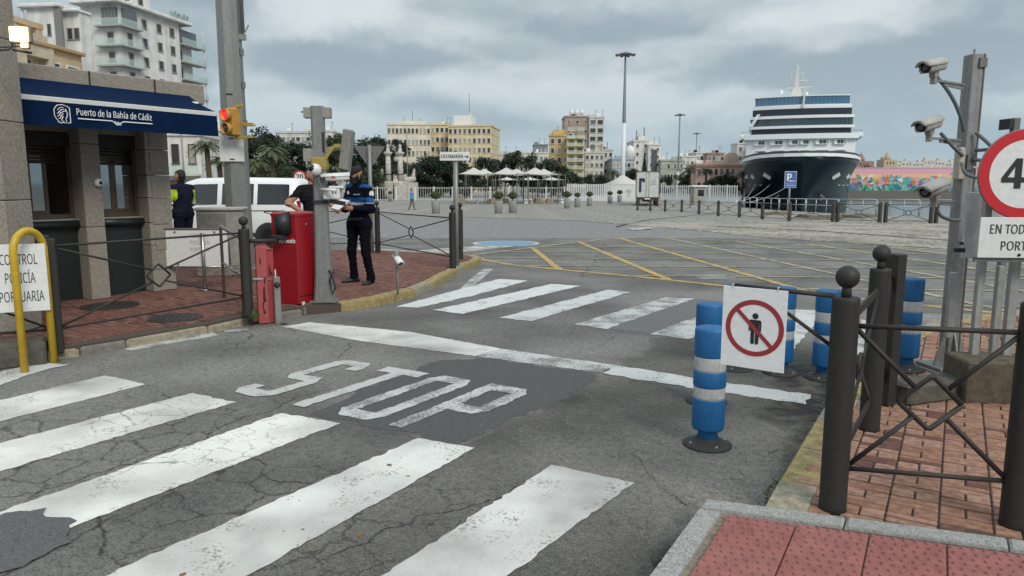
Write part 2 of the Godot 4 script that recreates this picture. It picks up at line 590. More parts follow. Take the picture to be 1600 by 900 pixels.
func ragged(poly: Array, amp := 0.012, seed_ := 1) -> Array:      # paint edges are never straight
	var n := noise(FastNoiseLite.TYPE_SIMPLEX, 1.4, 3, seed_)
	var out := []
	var fq := 9.0 if amp < 0.015 else 2.6
	for i in poly.size():
		var p: Vector2 = poly[i]; var q: Vector2 = poly[(i + 1) % poly.size()]
		var m := maxi(1, int(p.distance_to(q) / 0.045))
		for k in m:
			var v := p.lerp(q, float(k) / m)
			out.append(v + Vector2(n.get_noise_2d(v.x * fq, v.y * fq), n.get_noise_2d(v.y * fq + 50.0, v.x * fq)) * amp * 1.3)
	return out
func marking(called: String, poly: Array, m: Material, y := 0.004, amp := 0.012) -> MeshInstance3D:
	var b := mb()
	b.uv2 = NEAR
	return part(get_node("road"), called, b.flat(ragged(poly, amp), y), m)
func make_markings():
	var fresh := paint("white_paint", Vector3(0.83, 0.83, 0.81), 0.13, 1.0, 41)
	var clean := paint("plain_white_paint", Vector3(0.66, 0.665, 0.65), 0.2, 0.0, 44)
	var mid := paint("worn_white_paint", Vector3(0.6, 0.6, 0.585), 0.3, 0.0, 51)
	var old := paint("faded_white_paint", Vector3(0.58, 0.58, 0.56), 0.5, 0.0, 61)
	var grey_p := paint("grey_white_paint", Vector3(0.52, 0.52, 0.5), 0.25, 0.0, 66)
	var yel := paint("yellow_paint", Vector3(0.55, 0.36, 0.09), 0.36, 0.0, 71)
	var pale_yel := paint("pale_yellow_paint", Vector3(0.5, 0.42, 0.22), 0.5, 0.0, 76)
	var blue := paint("blue_paint", Vector3(0.16, 0.33, 0.47), 0.3, 0.0, 81)
	# dark asphalt repairs
	var tar := mat("tar", C(0.112, 0.111, 0.11), 0.85, 0.0, "speck", 2.2, 0.3)
	marking("tar_patch", [Vector2(-1.455, -4.948), Vector2(-1.212, -5.524), Vector2(-0.657, -6.574), Vector2(-0.241, -6.624), Vector2(0.771, -6.047), Vector2(0.337, -5.253), Vector2(-0.382, -4.35), Vector2(-0.767, -4.624)], tar, 0.002, 0.05)
	marking("tar_patch", [Vector2(-2.646, -3.273), Vector2(-2.365, -3.41), Vector2(-2.146, -3.286), Vector2(-2.009, -3.086), Vector2(-2.083, -2.891), Vector2(-2.227, -2.718)], mat("tar_grey", C(0.15, 0.15, 0.152), 0.85, 0.0, "speck", 2.2, 0.3), 0.009, 0.04)
	marking("tar_patch", [Vector2(0.673, -8.284), Vector2(2.432, -10.425), Vector2(3.187, -9.583), Vector2(1.909, -7.538)], mat("tar_old", C(0.2, 0.197, 0.19), 0.85, 0.0, "speck", 2.0, 0.3), 0.002, 0.02)
	# zebra crossing by the camera
	var z := [ [Vector2(-4.179, -4.728), Vector2(-3.476, -6.005), Vector2(-2.991, -5.726), Vector2(-3.813, -4.294)], [Vector2(-3.515, -3.94), Vector2(-2.502, -5.471), Vector2(-2.073, -5.237), Vector2(-3.168, -3.528)], [Vector2(-2.609, -3.306), Vector2(-1.646, -4.977), Vector2(-1.173, -4.754), Vector2(-2.148, -3.158)], [Vector2(-1.865, -2.564), Vector2(-0.598, -4.465), Vector2(-0.238, -4.283), Vector2(-1.185, -2.672)], [Vector2(-0.744, -2.502), Vector2(0.231, -4.016), Vector2(0.666, -3.761), Vector2(-0.23, -2.522)] ]
	for p in z: marking("zebra_stripe", p, fresh)
	# stop line, its far end worn
	marking("stop_line", [Vector2(-2.627, -8.131), Vector2(-2.394, -8.402), Vector2(-1.761, -8.131), Vector2(-1.134, -7.841), Vector2(-0.676, -7.474), Vector2(-0.115, -7.024), Vector2(-0.353, -6.701), Vector2(-0.888, -6.996), Vector2(-1.603, -7.38)], fresh)
	marking("stop_line", [Vector2(-0.115, -7.024), Vector2(0.925, -6.358), Vector2(0.777, -6.09), Vector2(-0.353, -6.701)], old)
	marking("stop_line", [Vector2(0.925, -6.358), Vector2(1.7, -5.823), Vector2(2.341, -5.419), Vector2(2.185, -5.205), Vector2(1.525, -5.559), Vector2(0.777, -6.09)], mid, 0.004, 0.03)
	# zebra crossing beyond the stop line
	var far := [[[Vector2(-1.56, -9.481), Vector2(-1.047, -10.611), Vector2(-0.221, -12.369), Vector2(0.271, -12.119), Vector2(-0.52, -10.548), Vector2(-1.23, -9.431)], clean], [[Vector2(-1.022, -9.235), Vector2(0.65, -11.723), Vector2(1.101, -11.497), Vector2(-0.629, -8.955)], clean], [[Vector2(-0.157, -8.691), Vector2(1.488, -11.071), Vector2(1.792, -10.803), Vector2(0.229, -8.483)], mid], [[Vector2(0.732, -8.284), Vector2(2.219, -10.304), Vector2(2.615, -10.187), Vector2(1.053, -7.983)], old], [[Vector2(1.504, -7.738), Vector2(3.08, -9.794), Vector2(3.446, -9.583), Vector2(1.852, -7.442)], old], [[Vector2(2.273, -7.168), Vector2(3.632, -9.283), Vector2(4.067, -9.187), Vector2(2.791, -6.996)], mid], [[Vector2(3.189, -6.624), Vector2(4.207, -8.565), Vector2(4.567, -8.442), Vector2(3.61, -6.624)], old]]
	for p in far: marking("zebra_stripe", p[0], p[1], 0.005, 0.02)
	marking("edge_line", [Vector2(-0.847, -10.738), Vector2(-0.682, -12.719), Vector2(-0.533, -13.897), Vector2(-0.36, -13.897), Vector2(-0.527, -12.284), Vector2(-0.701, -10.869)], old)
	# the word on the lane, letters stretched along it
	stop_word(grey_p, old)
	# yellow box junction
	var box: Array = [Vector2(-0.958, -16.57), Vector2(-0.55, -15.44), Vector2(0, -14.569), Vector2(0.861, -13.79), Vector2(2.257, -12.63), Vector2(3.397, -11.497), Vector2(4.609, -10.486), Vector2(6.356, -8.821), Vector2(7.439, -7.474), Vector2(12.921, -12.037), Vector2(12.123, -17.036), Vector2(6.91, -20.49), Vector2(4.141, -22.238), Vector2(2.664, -21.454), Vector2(1.408, -19.822), Vector2(0.243, -18.233)]
	var pk := PackedVector2Array(box)
	for i in box.size():
		var p: Vector2 = box[i]; var q: Vector2 = box[(i + 1) % box.size()]
		var s := (q - p).normalized().orthogonal() * 0.07
		marking("box_border", [p - s, q - s, q + s, p + s], pale_yel if i > 7 else yel, 0.006, 0.02)
	for k in 9:
		var a := Vector2(0.2 + k * 1.5, -22.5 + 0.12 * k)
		var b := a + Vector2(1.05 + 0.35 * k * 0.6, 13.0)
		var s := Vector2(0.07, 0)
		for p in Geometry2D.intersect_polygons(PackedVector2Array([a - s, a + s, b + s, b - s]), pk):
			marking("box_hatch", Array(p), yel if k < 3 else pale_yel, 0.008, 0.02)
	for k in 8:
		var zz := -20.6 + k * 1.5
		for p in Geometry2D.intersect_polygons(PackedVector2Array([Vector2(-3, zz), Vector2(18, zz + 1.2), Vector2(18, zz + 1.3), Vector2(-3, zz + 0.1)]), pk):
			marking("box_hatch", Array(p), pale_yel, 0.010, 0.02)
	# round blue marking with a white rim
	var ring := []
	var disc := []
	for k in 32:
		var a := TAU * k / 32
		ring.append(Vector2(-0.16 + cos(a) * 0.93, -19.95 + sin(a) * 0.93))
		disc.append(Vector2(-0.16 + cos(a) * 0.82, -19.95 + sin(a) * 0.82))
	marking("round_marking_rim", ring, mid, 0.005)
	marking("round_marking", disc, blue, 0.009)
	# white lines of the road beyond the pavement
	for p in [[Vector2(-4.008, -18.798), Vector2(-1.667, -17.036), Vector2(-0.885, -16.57), Vector2(-0.89, -16.127), Vector2(-1.607, -16.42), Vector2(-3.813, -17.875)], [Vector2(-2.518, -17.701), Vector2(-0.852, -19.195), Vector2(0.345, -19.399), Vector2(-1.515, -17.036)], [Vector2(4.269, -26.797), Vector2(5.207, -28.026), Vector2(5.266, -26.797), Vector2(4.319, -25.671)]]: marking("lane_line", p, old, 0.004, 0.03)
	# broken pothole filled pale
	marking("pothole", [Vector2(3.147, -12.81), Vector2(3.741, -13.089), Vector2(3.864, -12.719), Vector2(4.036, -12.542), Vector2(3.295, -12.284)], mat("pothole", C(0.35, 0.35, 0.35), 0.9, 0.0, "stone", 1.5), 0.004, 0.08)
	# painted edge by the concrete block on the far side
	marking("edge_line", [Vector2(-4.473, -5.559), Vector2(-4.464, -6.047), Vector2(-4.341, -6.452), Vector2(-4.016, -6.381), Vector2(-4.092, -6.155), Vector2(-4.274, -5.302)], mid, 0.005, 0.03)
	for p in [[Vector2(-3.915, -7.081), Vector2(-3.33, -7.841), Vector2(-3.155, -7.67), Vector2(-3.762, -6.913)], [Vector2(-3.216, -7.912), Vector2(-3.032, -8.093), Vector2(-2.943, -7.947), Vector2(-3.105, -7.772)]]: marking("edge_line", p, old, 0.004, 0.03)
func stop_word(m: Material, worn: Material):
	# letter outlines in lane axes: u across the lane, v along it
	var o := Vector2(-2.25, -5.541)
	var u: Vector2 = (Vector2(-0.851, -4.714) - o) / 3.0
	var v: Vector2 = Vector2(-1.577, -6.574) - o
	var letters := [
		[[[0.02, 0.2], [0.02, 0.08], [0.16, 0.0], [0.64, 0.0], [0.8, 0.08], [0.8, 0.44], [0.66, 0.53], [0.26, 0.53], [0.26, 0.88], [0.56, 0.88], [0.56, 0.78], [0.8, 0.78], [0.8, 0.9], [0.66, 1.0], [0.16, 1.0], [0.02, 0.92], [0.02, 0.5], [0.16, 0.41], [0.56, 0.41], [0.56, 0.12], [0.26, 0.12], [0.26, 0.2]]],
		[[[0.34, 0.0], [0.58, 0.0], [0.58, 0.87], [0.9, 0.87], [0.9, 1.0], [0.02, 1.0], [0.02, 0.87], [0.34, 0.87]]],
		[[[0.02, 0.1], [0.16, 0.0], [0.66, 0.0], [0.8, 0.1], [0.8, 0.5], [0.58, 0.5], [0.58, 0.13], [0.24, 0.13], [0.24, 0.5], [0.02, 0.5]], [[0.02, 0.5], [0.24, 0.5], [0.24, 0.87], [0.58, 0.87], [0.58, 0.5], [0.8, 0.5], [0.8, 0.9], [0.66, 1.0], [0.16, 1.0], [0.02, 0.9]]],
		[[[0.02, 0.0], [0.24, 0.0], [0.24, 0.4], [0.66, 0.4], [0.8, 0.5], [0.8, 0.7], [0.58, 0.7], [0.58, 0.53], [0.24, 0.53], [0.24, 0.7], [0.02, 0.7]], [[0.02, 0.7], [0.24, 0.7], [0.24, 0.87], [0.58, 0.87], [0.58, 0.7], [0.8, 0.7], [0.8, 0.9], [0.66, 1.0], [0.02, 1.0]]],
	]
	for k in 4:
		for pc in letters[k]:
			var poly := []
			for p in pc: poly.append(o + u * (k + p[0] * 0.95) + v * p[1])
			marking("stop_letter", poly, m if k < 2 else worn, 0.006, 0.012)

# ------------------------------------------------------------------ pavements
func left_pavement() -> Array:
	return [Vector2(-12, -3.4), Vector2(-4.75, -6.15), Vector2(-4.12, -6.72), Vector2(-3.86, -7.05), Vector2(-3.35, -7.78), Vector2(-3.02, -8.45), Vector2(-2.62, -8.86), Vector2(-2.2, -9.12), Vector2(-1.78, -9.62), Vector2(-1.42, -10.4), Vector2(-1.24, -11.2), Vector2(-1.08, -12.4), Vector2(-0.92, -13.5), Vector2(-0.7, -14.5), Vector2(-0.66, -15.0), Vector2(-0.85, -15.5), Vector2(-3.1, -16.7), Vector2(-12, -17.3)]
func right_pavement() -> Array:
	return [Vector2(1.2, -3.2), Vector2(1.39, -3.52), Vector2(1.99, -4.5), Vector2(2.72, -5.68), Vector2(3.42, -6.62), Vector2(4.62, -7.78), Vector2(6.2, -8.6), Vector2(9, -9.2), Vector2(12, -9.0), Vector2(12, -1.0), Vector2(5.0, -1.9), Vector2(2.3, -2.5), Vector2(1.6, -2.8)]
func kerb_line(owner_: Node, pts: Array, from: int, to: int, top: float, width: float, list: Array):
	# kerb stones along a polyline, each its own piece; list gives the material of each run
	var idx := 0
	for k in range(from, to):
		var p: Vector2 = pts[k]; var q: Vector2 = pts[k + 1]
		var n := maxi(1, roundi(p.distance_to(q) / 0.62))
		for i in n:
			var a := p.lerp(q, (i + 0.008) / n); var b := p.lerp(q, (i + 0.992) / n)
			var dir := (b - a).normalized()
			var inn := Vector2(dir.y, -dir.x) * width      # towards the pavement, on the left of travel
			inn = -inn if list[0] == "left" else inn
			var m := mb()
			var t := top + R.randf_range(-0.006, 0.004)
			var lean := -inn * 0.12
			var ring0 := [Vector3(a.x + lean.x, -0.1, a.y + lean.y), Vector3(b.x + lean.x, -0.1, b.y + lean.y), Vector3(b.x + inn.x, -0.1, b.y + inn.y), Vector3(a.x + inn.x, -0.1, a.y + inn.y)]
			var c := 0.018
			var ring1 := []; var ring2 := []
			for r in ring0: ring1.append(Vector3(r.x, t - c, r.z))
			var mid: Vector3 = (ring1[0] + ring1[1] + ring1[2] + ring1[3]) / 4.0
			for r in ring1: ring2.append(Vector3(r.x, t, r.z) + (mid - r) * Vector3(1, 0, 1) * 0.09)
			m.loft([ring0, ring1, ring2])
			var ms: Array = list[1]
			part(owner_, "kerb_stone", m, ms[idx % ms.size()])
			idx += 1
func brick_field(owner_: Node, poly: Array, o: Vector2, ax: Vector2, most: int, tints: Array, y: float, gap: Array, label: String):
	# bricks: columns along the road, pairs of half bricks between two long ones; the 300 that show largest are single pieces
	var az := Vector2(-ax.y, ax.x)
	var W := 0.21
	var cells := []
	var pk := PackedVector2Array(poly)
	var rows := [[0.0, 0.105, 2], [0.105, 0.0525, 1], [0.1575, 0.0525, 1]]
	for i in range(-60, 60):
		for j in range(-80, 80):
			for r in rows:
				for h in r[2]:
					var w: float = W / r[2]
					var c: Vector2 = o + ax * (i * W + w * (h + 0.5)) + az * (j * 0.21 + r[0] + r[1] * 0.5 + (0.105 if i % 2 else 0.0))
					if -c.y < 2.2 or absf(c.x) > -c.y * 0.78 + 0.3: continue
					var ok := Geometry2D.is_point_in_polygon(c, pk)
					for g in gap:
						if Geometry2D.is_point_in_polygon(c, g): ok = false
					if ok: cells.append([-c.y, c, w, r[1]])
	cells.sort_custom(func(a, b): return a[0] < b[0])
	var meshes := {}
	var yaw := -ax.angle()
	var n := noise(FastNoiseLite.TYPE_SIMPLEX, 1.1, 2, 15)
	var rest := SurfaceTool.new()
	var by_tint := {}
	for k in cells.size():
		var c: Vector2 = cells[k][1]
		var key := "%.2f_%.3f" % [cells[k][2], cells[k][3]]
		if not meshes.has(key):
			meshes[key] = mb().chbox(Vector3(0, -0.03, 0), Vector3(cells[k][2] - 0.009, 0.06, cells[k][3] - 0.013), 0.004).done()
		var v := n.get_noise_2d(c.x, c.y) + R.randf_range(-0.3, 0.3)
		var ti := 0
		if R.randf() < 0.07 + clampf(v * 0.6, 0, 0.16): ti = 3
		else: ti = clampi(int((v + 0.5) * 3.0), 0, 2)
		if ti == 3 and v < -0.1: ti = 1
		var xf := Transform3D(Basis(Vector3.UP, yaw) * Basis(Vector3.RIGHT, R.randf_range(-0.012, 0.012)) * Basis(Vector3.BACK, R.randf_range(-0.012, 0.012)), Vector3(c.x, y + R.randf_range(-0.003, 0.003), c.y))
		if k < most:
			var b := part(owner_, "brick", meshes[key], tints[ti])
			b.transform = xf
		else:
			if not by_tint.has(ti):
				by_tint[ti] = SurfaceTool.new()
				by_tint[ti].begin(Mesh.PRIMITIVE_TRIANGLES)
			by_tint[ti].append_from(meshes[key], 0, xf)
	var all := ArrayMesh.new()
	for ti in by_tint:
		by_tint[ti].commit(all)
		all.surface_set_material(all.get_surface_count() - 1, tints[ti])
	var o2 := MeshInstance3D.new()
	o2.name = "bricks"
	o2.mesh = all
	o2.set_meta("kind", "stuff")
	o2.set_meta("label", label)
	owner_.add_child(o2, true)
func make_pavements():
	var bed := mat("mortar_bed", C(0.115, 0.09, 0.075), 0.95, 0.0, "speck", 3.0)
	var red := [mat("brick_red", C(0.25, 0.105, 0.078), 0.85, 0.0, "stone", 2.3), mat("brick_rust", C(0.205, 0.087, 0.066), 0.85, 0.0, "stone", 2.0), mat("brick_rose", C(0.275, 0.128, 0.097), 0.85, 0.0, "stone", 2.6), mat("brick_brown", C(0.15, 0.062, 0.05), 0.85, 0.0, "stone", 2.2)]
	var pk := [mat("brick_salmon", C(0.43, 0.235, 0.16), 0.85, 0.0, "stone", 2.3, 0.3), mat("brick_orange", C(0.385, 0.2, 0.13), 0.85, 0.0, "stone", 2.0, 0.3), mat("brick_buff", C(0.46, 0.265, 0.19), 0.85, 0.0, "stone", 2.6, 0.3), mat("brick_plum", C(0.2, 0.085, 0.068), 0.85, 0.0, "stone", 2.2, 0.3)]
	var lp := left_pavement()
	var o := struct("pavement", mb().prism(lp, -0.05, K - 0.012), bed, "reddish brick pavement of the control booth")
	brick_field(o, inset(lp, 0.13), Vector2(-3.2, -8), Vector2(0.85, 0.53), 300, red, K, [], "small red bricks of the booth pavement")
	var yk := mat("kerb_yellow", C(0.44, 0.345, 0.15), 0.8, 0.0, "stone", 1.6, 0.6)
	var ck := mat("kerb_cream", C(0.43, 0.38, 0.28), 0.85, 0.0, "stone", 1.6, 0.6)
	var gk := mat("kerb_grey", C(0.27, 0.25, 0.22), 0.85, 0.0, "stone", 1.6, 0.6)
	kerb_line(o, lp, 1, 6, K - 0.035, 0.14, ["right", [ck, gk, ck, ck, gk]])
	kerb_line(o, lp, 7, 16, K + 0.004, 0.15, ["right", [yk, yk, ck, yk]])
	var rp := right_pavement()
	var o2 := struct("pavement", mb().prism(rp, -0.05, K - 0.012), bed, "salmon brick pavement behind the granite kerb")
	var ta: Vector2 = Vector2(0.931, -3.287)
	var tb: Vector2 = (Vector2(2.173, -2.879) - ta).normalized()
	var tc: Vector2 = (Vector2(0.551, -2.639) - ta).normalized()
	brick_field(o2, inset(rp, 0.14), Vector2(2.0, -4.0), Vector2(0.852, 0.524), 300, pk, K, [PackedVector2Array([ta - tc * 0.03 - tb, ta - tc * 0.03 + tb * 4.0, ta + tc * 4.0 + tb * 4.0, ta + tc * 4.0 - tb])], "small salmon bricks of the corner pavement")
	kerb_line(o2, rp, 0, 8, K + 0.004, 0.17, ["left", [ck, yk, yk, ck, yk, yk]])
	# moss tufts at the foot of the kerb
	var moss := mb()
	for k in 150:
		var t := R.randf()
		var p := Vector2(1.21, -3.25).lerp(Vector2(1.5, -3.74), t) + Vector2(-0.85, -0.53) * pow(R.randf(), 2.0) * 0.07
		var a := R.randf() * TAU
		moss.tri(Vector3(p.x, 0.0, p.y), Vector3(p.x + cos(a) * 0.02, R.randf_range(0.006, 0.02), p.y + sin(a) * 0.02), Vector3(p.x + cos(a + 1.0) * 0.02, 0.004, p.y + sin(a + 1.0) * 0.02))
	var mo := part(self, "moss", moss, mat("moss", C(0.075, 0.13, 0.03), 0.9))
	mo.set_meta("kind", "stuff")
	mo.set_meta("label", "green moss at the foot of the yellow kerb")
	make_litter()
	make_tactile_corner()
func inset(poly: Array, d: float) -> Array:
	var r := Geometry2D.offset_polygon(PackedVector2Array(poly), -d)
	return Array(r[0])
func make_tactile_corner():
	# dropped corner: granite kerb round red tactile tiles
	var granite := mat("granite", C(0.46, 0.455, 0.435), 0.75, 0.0, "speck", 1.8, 0.2)
	var bed: Material = mats["mortar_bed"]
	var A: Vector2 = Vector2(0.931, -3.287)
	var B: Vector2 = Vector2(2.173, -2.879)
	var Cc: Vector2 = Vector2(0.551, -2.639)
	var ux := (B - A).normalized()
	var uz := (Cc - A).normalized()
	var o := struct("tactile_corner", mb().prism([A + (ux + uz) * 0.05, A + ux * 2.6 + uz * 0.05, A + ux * 2.6 + uz * 2.4, A + uz * 2.4 + ux * 0.05], -0.05, K - 0.02), mat("grout", C(0.36, 0.29, 0.22), 0.95, 0.0, "stone", 3.0), "corner of red tactile tiles inside a granite kerb")
	var y := K + 0.006
	var gw := 0.1
	# granite: one row along the far edge and one along the road side
	var cuts := [0.0, 0.02, 0.62, 1.25, 1.9, 2.6]
	for k in range(1, 5):
		var m := mb()
		var a: Vector2 = A + ux * cuts[k]; var b: Vector2 = A + ux * (cuts[k + 1] - 0.007)
		if k == 1: a = A
		slab(m, [a, b, b + uz * gw, a + uz * gw], -0.05, y, 0.008)
		part(o, "granite_kerb_stone", m, granite)
	for k in 3:
		var m := mb()
		var a := A + uz * (gw + 0.007 + k * 0.55); var b := A + uz * (gw + 0.55 + k * 0.55)
		slab(m, [a, a + ux * gw, b + ux * gw, b], -0.05, y - 0.004, 0.008)
		part(o, "granite_kerb_stone", m, granite)
	# tiles with rows of little domes
	var red := [mat("tile_red", C(0.31, 0.115, 0.102), 0.8, 0.0, "mottle", 2.0, 0.2), mat("tile_rose", C(0.325, 0.125, 0.112), 0.8, 0.0, "mottle", 1.7, 0.2)]
	var S := 0.29
	for j in 4:
		for i in 8:
			var p := A + ux * (gw + 0.035 + i * (S + 0.005)) + uz * (gw + 0.035 + j * (S + 0.005))
			var m := mb()
			slab(m, [p, p + ux * S, p + (ux + uz) * S, p + uz * S], K - 0.05, y - 0.006, 0.004)
			for a in 7:
				for b in 6:
					var q := p + ux * S * (a + 0.35 + 0.3 * (b % 2)) / 7.0 + uz * S * (b + 0.5) / 6.0
					dome(m, Vector3(q.x, y - 0.006, q.y), 0.0135, 0.008)
			part(o, "tactile_tile", m, red[(i + j) % 2])
func slab(m: MB, q: Array, y0: float, y1: float, c: float):
	var mid: Vector2 = (q[0] + q[1] + q[2] + q[3]) / 4.0
	var r0 := []; var r1 := []; var r2 := []
	for p in q:
		r0.append(Vector3(p.x, y0, p.y)); r1.append(Vector3(p.x, y1 - c, p.y))
		var i: Vector2 = p + (mid - p).normalized() * c * 1.4
		r2.append(Vector3(i.x, y1, i.y))
	m.loft([r0, r1, r2])
func dome(m: MB, c: Vector3, r: float, h: float):
	var r0 := []; var r1 := []
	for k in 7:
		var a := TAU * k / 7
		r0.append(c + Vector3(cos(a) * r, 0, sin(a) * r))
		r1.append(c + Vector3(cos(a) * r * 0.62, h, sin(a) * r * 0.62))
	m.loft([r0, r1], false, true)

func make_litter():
	# grit, small stones and dry leaves that gather along the kerbs and in the gutter
	var lines := [[Vector2(1.2, -3.3), Vector2(2.75, -5.9), 0.34, 900], [Vector2(2.75, -5.9), Vector2(4.5, -7.8), 0.2, 200], [Vector2(-4.05, -6.85), Vector2(-2.2, -9.2), 0.12, 420], [Vector2(-2.2, -9.15), Vector2(-1.1, -12.4), 0.1, 300], [Vector2(0.45, -2.6), Vector2(0.95, -3.35), 0.2, 260], [Vector2(-2.0, -2.6), Vector2(3.0, -8.0), 2.4, 260]]
	for kind in 2:
		var b := mb()
		for l in lines:
			var dir: Vector2 = (l[1] - l[0]).normalized()
			for k in (l[3] if kind == 0 else l[3] / 14):
				var p: Vector2 = l[0].lerp(l[1], R.randf()) + Vector2(dir.y, -dir.x) * (R.randf() - 0.25) * -l[2] * R.randf()
				var a := R.randf() * TAU
				var s := R.randf_range(0.003, 0.009) if kind == 0 else R.randf_range(0.012, 0.028)
				var c := Vector3(p.x, 0.003, p.y)
				var u := Vector3(cos(a), 0, sin(a)) * s; var v := Vector3(-sin(a), 0, cos(a)) * s * 0.7
				var t := c + Vector3(0, s * (0.8 if kind == 0 else 0.35), 0)
				for q in [[u, v], [v, -u], [-u, -v], [-v, u]]: b.tri(c + q[0], t, c + q[1])
		var o := part(self, ["grit", "dry_leaves"][kind], b, [mat("grit", C(0.2, 0.18, 0.155), 0.9), mat("dry_leaf", C(0.17, 0.11, 0.05), 0.9)][kind])
		o.set_meta("kind", "stuff")
		o.set_meta("label", ["grey grit lying along the kerbs and gutter", "brown dry leaf bits lying along the kerbs"][kind])

# ------------------------------------------------------------------ control booth
func stone_stack(o: Node, c: Vector3, w: float, dp: float, y0: float, y1: float, course: float, m: Array):
	var y := y0
	var k := 0
	while y < y1 - 0.05:
		var h := minf(course * (1.0 if k % 2 == 0 else 1.12), y1 - y)
		part(o, "stone_block", mb().chbox(Vector3(c.x + R.randf_range(-0.003, 0.003), y + h * 0.5, c.z + R.randf_range(-0.003, 0.003)), Vector3(w, h - 0.006, dp), 0.006), m[k % m.size()])
		y += h
		k += 1
func make_booth():
	var st := [mat("booth_granite", C(0.4, 0.36, 0.305), 0.85, 0.0, "speck", 1.5, 0.3), mat("booth_granite_b", C(0.36, 0.325, 0.28), 0.85, 0.0, "speck", 1.3, 0.3)]
	var dark := mat("booth_dark", C(0.02, 0.02, 0.02), 0.7, 0.0, "mottle", 2.0)
	var green := mat("booth_panel", C(0.012, 0.02, 0.02), 0.45, 0.0, "mottle", 1.2)
	var bronze := mat("bronze_frame", C(0.1, 0.075, 0.05), 0.45, 0.4, "fine", 2.0)
	var o := thing("control_booth", "granite control booth with bronze windows under a blue awning", "booth", Vector3(-4.899, K, -10.379), face(Vector3(0.839, 0, 0.545)))
	# walls: back shell, wall above the windows and parapet; the inside stays dark through real walls
	var wall := mb()
	wall.span(Vector3(-4.2, 2.16, -0.34), Vector3(-0.02, 2.62, -0.12))
	wall.span(Vector3(-4.2, 0, -3.0), Vector3(-0.04, 2.6, -2.85))
	wall.span(Vector3(-0.19, 0, -2.85), Vector3(-0.04, 2.6, -0.24))
	wall.span(Vector3(-4.2, 0, -2.85), Vector3(-4.05, 2.6, -0.24))
	part(o, "wall", wall, st[1])
	part(o, "inner_ceiling", mb().span(Vector3(-4.04, 2.58, -2.84), Vector3(-0.2, 2.61, -0.36)), dark)
	part(o, "roof", mb().chbox(Vector3(-1.9, 2.76, -1.38), Vector3(4.7, 0.27, 3.4), 0.012), st[0])
	for x in [-2.05, -1.15, -0.3]: part(o, "roof_joint", mb().span(Vector3(x, 2.66, 0.318), Vector3(x + 0.02, 2.89, 0.327)), dark)
	stone_stack(o, Vector3(-0.17, 0, -0.12), 0.34, 0.36, 0, 2.6, 0.31, st)
	var relief := mb()
	for k in 5: relief.chbox(Vector3(-0.17, 0.72 + k * 0.36, 0.064), Vector3(0.22, 0.27, 0.012), 0.005)
	part(o, "stone_relief", relief, st[1])
	stone_stack(o, Vector3(-1.085, 0, -0.1), 0.24, 0.36, 0, 2.6, 0.95, st)
	stone_stack(o, Vector3(-2.42, 0, -0.1), 0.36, 0.36, 0, 2.6, 0.8, st)
	# two window bays
	for bay in [[-0.965, -0.34], [-2.24, -1.205]]:
		var a: float = bay[0]; var b: float = bay[1]
		part(o, "lower_panel", mb().span(Vector3(a, 0, -0.25), Vector3(b, 0.95, -0.15)), green)
		var sill := part(o, "window_sill", mb(true).tube([Vector3(a + 0.01, 0.99, -0.1), Vector3(b - 0.01, 0.99, -0.1)], 0.055, 10), green)
		part(sill, "sill_plate", mb().span(Vector3(a, 1.035, -0.3), Vector3(b, 1.06, -0.09)), mat("alu", C(0.4, 0.4, 0.39), 0.4, 0.7))
		var sh := part(o, "roller_shutter", mb().span(Vector3(a, 1.98, -0.25), Vector3(b, 2.16, -0.17)), dark)
		for k in 5:
			part(sh, "shutter_slat", mb(true).tube([Vector3(a + 0.04, 1.96 - k * 0.045, -0.22), Vector3(b - 0.04, 1.96 - k * 0.045, -0.22)], [0.024, 0.024], 6), mat("slat", C(0.05, 0.045, 0.04), 0.5, 0.2))
		var w := part(o, "window_frame", mb().span(Vector3(a, 1.06, -0.26), Vector3(a + 0.05, 1.98, -0.18)).span(Vector3(b - 0.05, 1.06, -0.26), Vector3(b, 1.98, -0.18)).span(Vector3(a, 1.06, -0.255), Vector3(b, 1.12, -0.185)), bronze)
		var n := 4 if b - a > 0.9 else 2
		for k in n:
			if k == 3: continue            # this sash is slid open
			var x0 := a + 0.05 + (b - a - 0.1) * k / n
			var x1 := a + 0.05 + (b - a - 0.1) * (k + 1) / n
			var s := part(o, "sash", mb().span(Vector3(x0, 1.12, -0.24 - 0.02 * (k % 2)), Vector3(x0 + 0.045, 1.86, -0.215 - 0.02 * (k % 2))).span(Vector3(x1 - 0.045, 1.12, -0.24 - 0.02 * (k % 2)), Vector3(x1, 1.86, -0.215 - 0.02 * (k % 2))).span(Vector3(x0, 1.12, -0.238 - 0.02 * (k % 2)), Vector3(x1, 1.17, -0.217 - 0.02 * (k % 2))), bronze)
			var g := mat("booth_glass", C(0.3, 0.33, 0.34), 0.03, 0.85)
			part(s, "pane", mb().span(Vector3(x0 + 0.045, 1.17, -0.231 - 0.02 * (k % 2)), Vector3(x1 - 0.045, 1.86, -0.226 - 0.02 * (k % 2))), g)
	# a pale curtain behind the glass
	var cur := mb(true)
	for k in 24:
		var x := -2.15 + k * 0.02
		var x2 := x + 0.02
		cur.quad(Vector3(x, 1.1, -0.6 + 0.02 * sin(k * 1.3)), Vector3(x, 1.95, -0.6 + 0.02 * sin(k * 1.3)), Vector3(x2, 1.95, -0.6 + 0.02 * sin(k * 1.3 + 1.3)), Vector3(x2, 1.1, -0.6 + 0.02 * sin(k * 1.3 + 1.3)))
	part(o, "curtain", cur, mat("curtain", C(0.5, 0.5, 0.48), 0.9))
	# awning
	var canvas := mat("awning_blue", C(0.0038, 0.0165, 0.056), 0.75, 0.0, "mottle", 1.0)
	canvas.metallic_specular = 0.15
	var aw := part(o, "awning", awning_top(), canvas)
